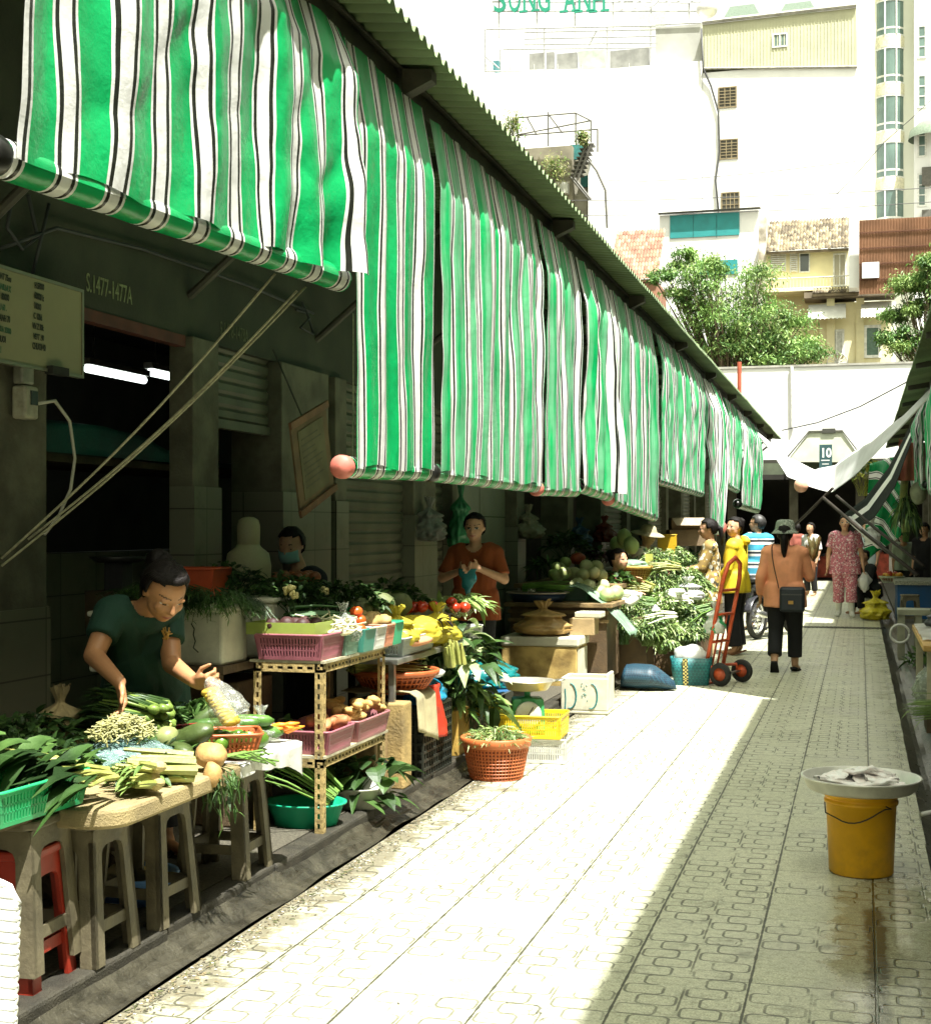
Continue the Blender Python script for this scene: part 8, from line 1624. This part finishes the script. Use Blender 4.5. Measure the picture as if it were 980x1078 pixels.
mb = MB(); bpx(mb, 893, 228, 904, 303, 60.4, 2, 0); mb.build('end_pier', whw, bw_)
# pink brick tiled roof on the left
bh = thing('brick_house', 'house with a pink tiled roof showing above the market roof', 'house', YP(660, 500, 58)); brt = [M('pink_tile', (.28, .15, .10), .9, .2, 3, .2, dirt=.2), M('pink_tile_pale', (.34, .20, .14), .9, .2, 3, .2), M('pink_tile_dark', (.22, .11, .075), .9, .2, 3, .2)]
tile_roof(bh, 626, 244, 692, 296, 58, 2.4, brt, 20, 12); mb = MB(); bpx(mb, 628, 297, 691, 340, 58.1, 3, 0, 0); mb.build('wall', M('brick_red', (.28, .14, .09), .9, .2, 3, .2), bh)
# roof terrace with stair
tb2 = thing('terrace_house', 'house with a roof terrace, an iron frame and a zigzag stair', 'house', YP(590, 500, 57)); mb = MB(); bpx(mb, 520, 156, 602, 300, 58, 4, 0, 0); mb.build('wall', M('brown_grey_wall', (.20, .18, .13), .9, .3, 1, .2, dirt=.4), tb2)
mb = MB(); bpx(mb, 619, 168, 640, 260, 58.1, 3.8, 0, 0); mb.build('wall', whw, tb2); mb = MB(); bpx(mb, 600, 170, 618, 260, 58.6, 3, 0, 0); mb.build('wall', M('grey_render', (.34, .32, .25), .85, .2, 1, dirt=.4), tb2)
irn = M('dark_iron', (.10, .095, .08), .6); mb = MB()
def P3_(x, y, dy=0): return YP(x, y, 57.5 + dy)
for a, b in (((545, 124), (606, 119)), ((545, 142), (622, 127)), ((543, 143), (605, 138)), ((577, 118), (577, 154)), ((577, 120), (592, 140)), ((606, 119), (622, 127)), ((555, 124), (565, 142)), ((622, 127), (622, 150)), ((629, 136), (629, 160)), ((605, 138), (629, 136)), ((545, 124), (545, 156)), ((606, 119), (606, 150))): mb.tube([P3_(*a), P3_(*b)], .035, 5)
mb.build('iron_frame', irn, tb2); mb = MB()
for a, b in (((618, 150), (604, 187)), ((622, 152), (608, 189)), ((604, 187), (622, 210)), ((600, 186), (620, 210))): mb.tube([P3_(*a), P3_(*b)], .05, 5)
for k in range(8): f = k / 8; p = P3_(618 - 14 * f, 152 + 36 * f); mb.b2((p.x - .25, p.y, p.z), (p.x + .25, p.y + .6, p.z + .04))
mb.build('stair', irn, tb2); mb = MB(); bpx(mb, 600, 152, 617, 168, 58.4, .15); mb.build('teal_screen', M('teal_screen', (.03, .16, .15), .6), tb2); mb = MB(); bpx(mb, 611, 185, 620, 197, 58.4, .1); mb.build('teal_screen', M('teal_screen', (.03, .16, .15)), tb2)
for a, b in (((619, 168), (628, 180)), ((628, 180), (637, 200)), ((637, 200), (639, 240))): MB().tube([P3_(*a), P3_(*b)], .05, 6).build('cable_run', irn, tb2)
mb = MB(); bpx(mb, 578, 192, 597, 204, 57.6, .5); mb.build('planter', M('pale_planter', (.5, .5, .44), .8), tb2)
TL2 = [leafm('terrace_leaf', (.16, .20, .06), (.30, .32, .12), .5, .3, 2), TL[1], leafm('terrace_pale', (.34, .34, .16), (.40, .38, .2), .5, .3, 2)]
for lab, x, y, r, s in (('bushy pot plant on the far roof terrace by the iron frame', 539, 132, .55, 1), ('yellow-green climber hanging on the terrace house', 583, 178, .62, 2), ('small hanging plant on the terrace iron frame', 613, 145, .26, 3)):
    c = YP(x, y, 57.3); t = thing('terrace_plant', lab, 'plant', c - V((0, 0, r))); mb = MB()
    for i in range(620): d = V((random.gauss(0, .42), random.gauss(0, .42), random.gauss(0, .5))) * r; mb.leaf(c + d, (U(-1, 1), U(-1, 1), U(-.6, .6)), .16, .06, .3, None, i % 3, .1, 2)
    mb.build('foliage', TL2, t); MB().tube([c - V((0, 0, r * 1.1)), c + V((.05, 0, r * .6))], .03, 5).build('stem', irn, t)
# large white building
wb = thing('white_block', 'big blank white building with three small windows and a rooftop annexe', 'building', YP(720, 500, 82)); Yb = 82
mb = MB(); bpx(mb, 511, 74, 739, 300, Yb, 12, 0, 0); mb.build('wall', whw, wb); mb = MB(); bpx(mb, 739.5, 70, 904, 300, Yb, 12, 0, 0); mb.build('wall', whw, wb)
olv = M('olive_cladding', (.46, .46, .31), .6, .08, .8, dirt=.12); mb = MB(); a0, a1, a2, a3 = YP(740, 72, Yb - .04), YP(902, 70, Yb - .04), YP(901, 8, Yb - .04), YP(739, 26, Yb - .04)
mb.poly([a0, a1, a2, a3], (0, 7, 0)); ann = mb.build('annexe', olv, wb)
mb = MB()
for k in range(46): f = (k + .5) / 46; p = a0.lerp(a1, f); q = a3.lerp(a2, f); mb.b2((p.x - .02, Yb - .07, p.z), (p.x + .02, Yb - .041, q.z - .05))
mb.build('cladding_rib', olv, ann); win(wb, 814, 36, 827, 49, Yb - .05, .08, M('grey_glass', (.12, .17, .15), .2), 1, 0)
mb = MB(); mb.tube([a0 + V((0, -.05, -.02)), a1 + V((0, -.05, -.02))], .06, 6); mb.build('cornice', M('grey_coping', (.35, .34, .3)), wb); mb = MB(); mb.tube([a3 + V((0, -.1, .1)), a2 + V((0, -.1, .1))], .12, 6); mb.build('roof_edge', M('grey_coping', (.35, .34, .3)), wb)
lou = M('louvre_brown', (.20, .16, .09), .8, .2, 2)
for (x0, y0, x1, y1, nb_, nh) in ((757, 92, 774, 113, 2, 5), (758.5, 147, 775.5, 167, 2, 5), (760, 203, 777, 222, 3, 2)): win(wb, x0, y0, x1, y1, Yb, .07, M('dark_shadow_glass', (.06, .055, .04), .5), nb_, nh, 'window', lou)
mb = MB(); bpx(mb, 690, 27, 738.5, 73, Yb + .5, 3); mb.build('annexe', M('grey_sheet', (.38, .38, .34), .7, .15, .6, dirt=.4), wb)
fr2 = M('pale_steel', (.34, .34, .31), .6); mb = MB()
def PB(x, y, dy=0): return YP(x, y, Yb + .4 + dy)
for a, b in (((511, 75), (690, 73)), ((512, 31), (690, 27)), ((511, 31), (511, 76)), ((530, 52), (690, 50)), ((527, 52), (527, 74)), ((573, 29), (573, 75)), ((639, 28), (639, 74)), ((685, 27), (685, 72)), ((690, 26), (738, 24)), ((552, 34), (690, 31)), ((552, 41), (690, 38)), ((552, 47), (690, 45)), ((620, 48), (628, 32)), ((512, 60), (525, 72))): mb.tube([PB(*a), PB(*b)], .045, 5)
for k in range(8): mb.tube([PB(512 + 25 * k, 75 - .25 * k), PB(512 + 25 * k, 68 - .25 * k)], .03, 4)
mb.build('roof_frame', fr2, wb)
for x0, x1, y0, mm in ((557, 573, 56, 'slat_grey'), (575, 583, 55, 'slat_grey'), (586, 607, 56, 'slat_grey'), (608, 637, 53, 'pale_green_screen'), (642, 683, 52, 'slat_grey')):
    mb = MB(); bpx(mb, x0, y0, x1, 73, Yb + 1.2, .2); mb.build('screen', M(mm, (.22, .22, .20) if mm[0] == 's' else (.38, .42, .36), .7, .2, 2), wb)
mb = MB(); bpx(mb, 519, 64, 525, 74, Yb + .8, .5); mb.build('water_drum', M('teal_drum', (.06, .18, .19), .6), wb)
mb = MB(); bpx(mb, 672, 14, 700, 28, Yb + 8, 1); mb.build('rooftop_window', M('far_glass', (.36, .38, .36), .3), wb)
# rooftop tank, solar panels
for lab, cx, cy, r in (('pale round water tank on the roof edge of the white building', 744, 10, 11.5),):
    c = YP(cx, cy, Yb + 4); MB().ell(c, (r * .055, r * .055, r * .045), None, 18).build('water_tank', M('tank_steel', (.52, .50, .46), .4, .1, 1, metal=.3), wb, True)
for x0, x1, y0 in ((760, 800, 4), (818, 860, 1)):
    a, b, c = YP(x0, 22 - (x0 - 760) * .05, Yb + 4), YP(x1, 17 - (x0 - 760) * .05, Yb + 4), YP(x0 + 8, y0 + 4, Yb + 6); mb = MB(); mb.add([a, b, c + (b - a) * .65, c], [(0, 1, 2, 3)]); mb.build('solar_panel', M('panel_green', (.09, .12, .09), .3), wb, solid=.1); MB().tube([a, c], .05, 5).build('panel_leg', fr2, wb); MB().tube([b, c], .05, 5).build('panel_leg', fr2, wb)
cb = MB(); cb.tube([YP(738, 30, Yb - .2), YP(740, 72, Yb - .2), YP(748, 90, Yb - .12), YP(756, 118, Yb - .12), YP(757, 160, Yb - .12), YP(753, 190, Yb - .12), YP(756, 224, Yb - .12)], .055, 7); tag(cb.build('cable', M('black_cable', (.05, .05, .05), .6), None, True), 'thick dark cable snaking down the blank white facade', 'cable')
# sign behind
sb = thing('roof_sign', 'large green serif roof sign reading SONG ANH, cut by the top edge', 'sign', YP(580, 20, 96))
def sign(txt, x0, x1, yb, Y, H_, mat, nm):
    a, b = YP(x0, yb, Y), YP(x1, yb, Y); mb = text_mb(txt, H_, a, (1, 0, 0), (0, 0, 1), .12, 0, 1, .02); xs = [v[0] for v in mb.v]; k = (b.x - a.x) / (max(xs) - min(xs)); x_0 = min(xs); mb.v = [(a.x + (x - x_0) * k, y, z) for x, y, z in mb.v]; return mb.build(nm, mat, sb)
gsg = M('sign_green', (.01, .20, .12), .5, .1, 1)
def serif(txt, x0, x1, yb, Y, H_, mat):
    n = len(txt); adv = (x1 - x0) / 8.3; x = x0
    for ch_ in txt:
        if ch_ == ' ': x += adv * .75; continue
        sign(ch_, x, x + adv * .82, yb, Y, H_, mat, 'letter'); a, b = YP(x, yb, Y), YP(x + adv * .82, yb, Y)
        if ch_ in 'NAH':
            for xx in (a.x, b.x): MB().b2((xx - .28, Y - .062, a.z - .02), (xx + .28, Y + .058, a.z + .12)).build('serif', mat, sb)
        x += adv
serif('SONG ANH', 520, 648, 13, 96, 2.6, gsg)
gry = M('sign_grey', (.42, .42, .42), .6); x = 655
sign('HOTEL', 653, 742, 10, 96, 2.4, gry, 'letter')
mb = MB()
for y_ in (12, 2): mb.tube([YP(518, y_, 96.15), YP(745, y_, 96.15)], .05, 5)
for x_ in range(525, 745, 40): mb.tube([YP(x_, 40, 96.2), YP(x_, -20, 96.2)], .05, 5)
mb.build('sign_frame', M('pale_steel', (.34, .34, .31)), sb)
# hotel tower
ht_ = thing('hotel_tower', 'pale hotel tower with a stack of curved bay windows at the right', 'building', YP(940, 500, 90)); Yh = 90
mb = MB(); bpx(mb, 901, -60, 962, 300, Yh, 10, 0, 0); mb.build('wall', M('pale_green_white', (.62, .63, .54), .85, .05, .5), ht_)
mb = MB(); bpx(mb, 962, -60, 1040, 300, Yh - 1, 11, 0, 0); mb.build('wall', whw, ht_)
hg = M('hotel_glass', (.10, .16, .14), .12, .25, .6, spec=.8); cx0, cx1 = YP(921, 100, Yh).x, YP(952, 100, Yh).x; xm, hw2 = (cx0 + cx1) / 2, (cx1 - cx0) / 2
def bow(mb, za, zb, r, mi=0):
    n = 14; a0_ = radians(62); pts = []
    for k in range(n + 1): a = -a0_ + 2 * a0_ * k / n; pts.append(V((xm + r / sin(a0_) * sin(a), Yh + .1 - r / sin(a0_) * (cos(a) - cos(a0_)) * 1.1, za)))
    mb.poly(pts, (0, 0, zb - za), mi)
for k in range(-1, 5):
    y0 = 2 + 50 * k + (1 if k < 3 else 0); y1 = y0 + 35; za, zb = YP(936, y1, Yh).z, YP(936, y0, Yh).z
    mb = MB(); bow(mb, za, zb, hw2 * .97); w_ = mb.build('bay_window', hg, ht_)
    mb = MB(); bow(mb, za - .10, za, hw2 * 1.03); bow(mb, zb, zb + .10, hw2 * 1.03); bow(mb, za + (zb - za) * .16, za + (zb - za) * .22, hw2 * .99)
    for q in (-62, -18, 22, 62):
        a = radians(q); rr = hw2 * 1.0 / sin(radians(62)); p = V((xm + rr * sin(a), Yh + .09 - rr * (cos(a) - cos(radians(62))) * 1.1, 0)); mb.b2((p.x - .045, p.y - .05, za), (p.x + .045, p.y + .04, zb))
    mb.build('frame', M('white_frame', (.62, .62, .58)), w_); mb = MB(); bow(mb, za - .75, za - .101, hw2 * 1.04); mb.build('spandrel', M('cream_spandrel', (.60, .57, .42), .8), ht_)
for k in range(4):
    y0 = 28 + 52 * k; win(ht_, 967, y0, 973, y0 + 32, Yh - 1, .1, hg, 0, 2)
mb = MB(); mb.lathe([(1.6, 0), (1.5, .5), (1.0, .95), (.4, 1.15), (.001, 1.2)], YP(985, 146, Yh - 1.1), 24); mb.build('window_canopy', M('green_canopy', (.16, .20, .15), .6), ht_, True)
for y in (195, 240): mb = MB(); bpx(mb, 970, y - 20, 1000, y, Yh - 1.3, .2); mb.build('balcony_rail', M('dark_iron', (.10, .095, .08)), ht_)
# cables over the scene
wr = M('black_cable', (.05, .05, .05))
for i, (lab, pts) in enumerate((('upper overhead wire crossing below the hotel windows', [(600, 211), (760, 208), (990, 197)]), ('second overhead wire, just under the upper one', [(600, 227), (780, 223), (990, 212)]), ('faint wire low against the white facade', [(640, 190), (720, 189), (900, 170)]), ('wire rising to the hotel tower', [(880, 205), (930, 150), (990, 95)]))):
    q = [YP(x, y, 56.8 - .3 * i) for x, y in pts]; tag(MB().tube([q[0], q[0].lerp(q[1], .5) - V((0, 0, .05)), q[1], q[1].lerp(q[2], .5) - V((0, 0, .05)), q[2]], .014, 5).build('wire', wr), lab, 'wire')
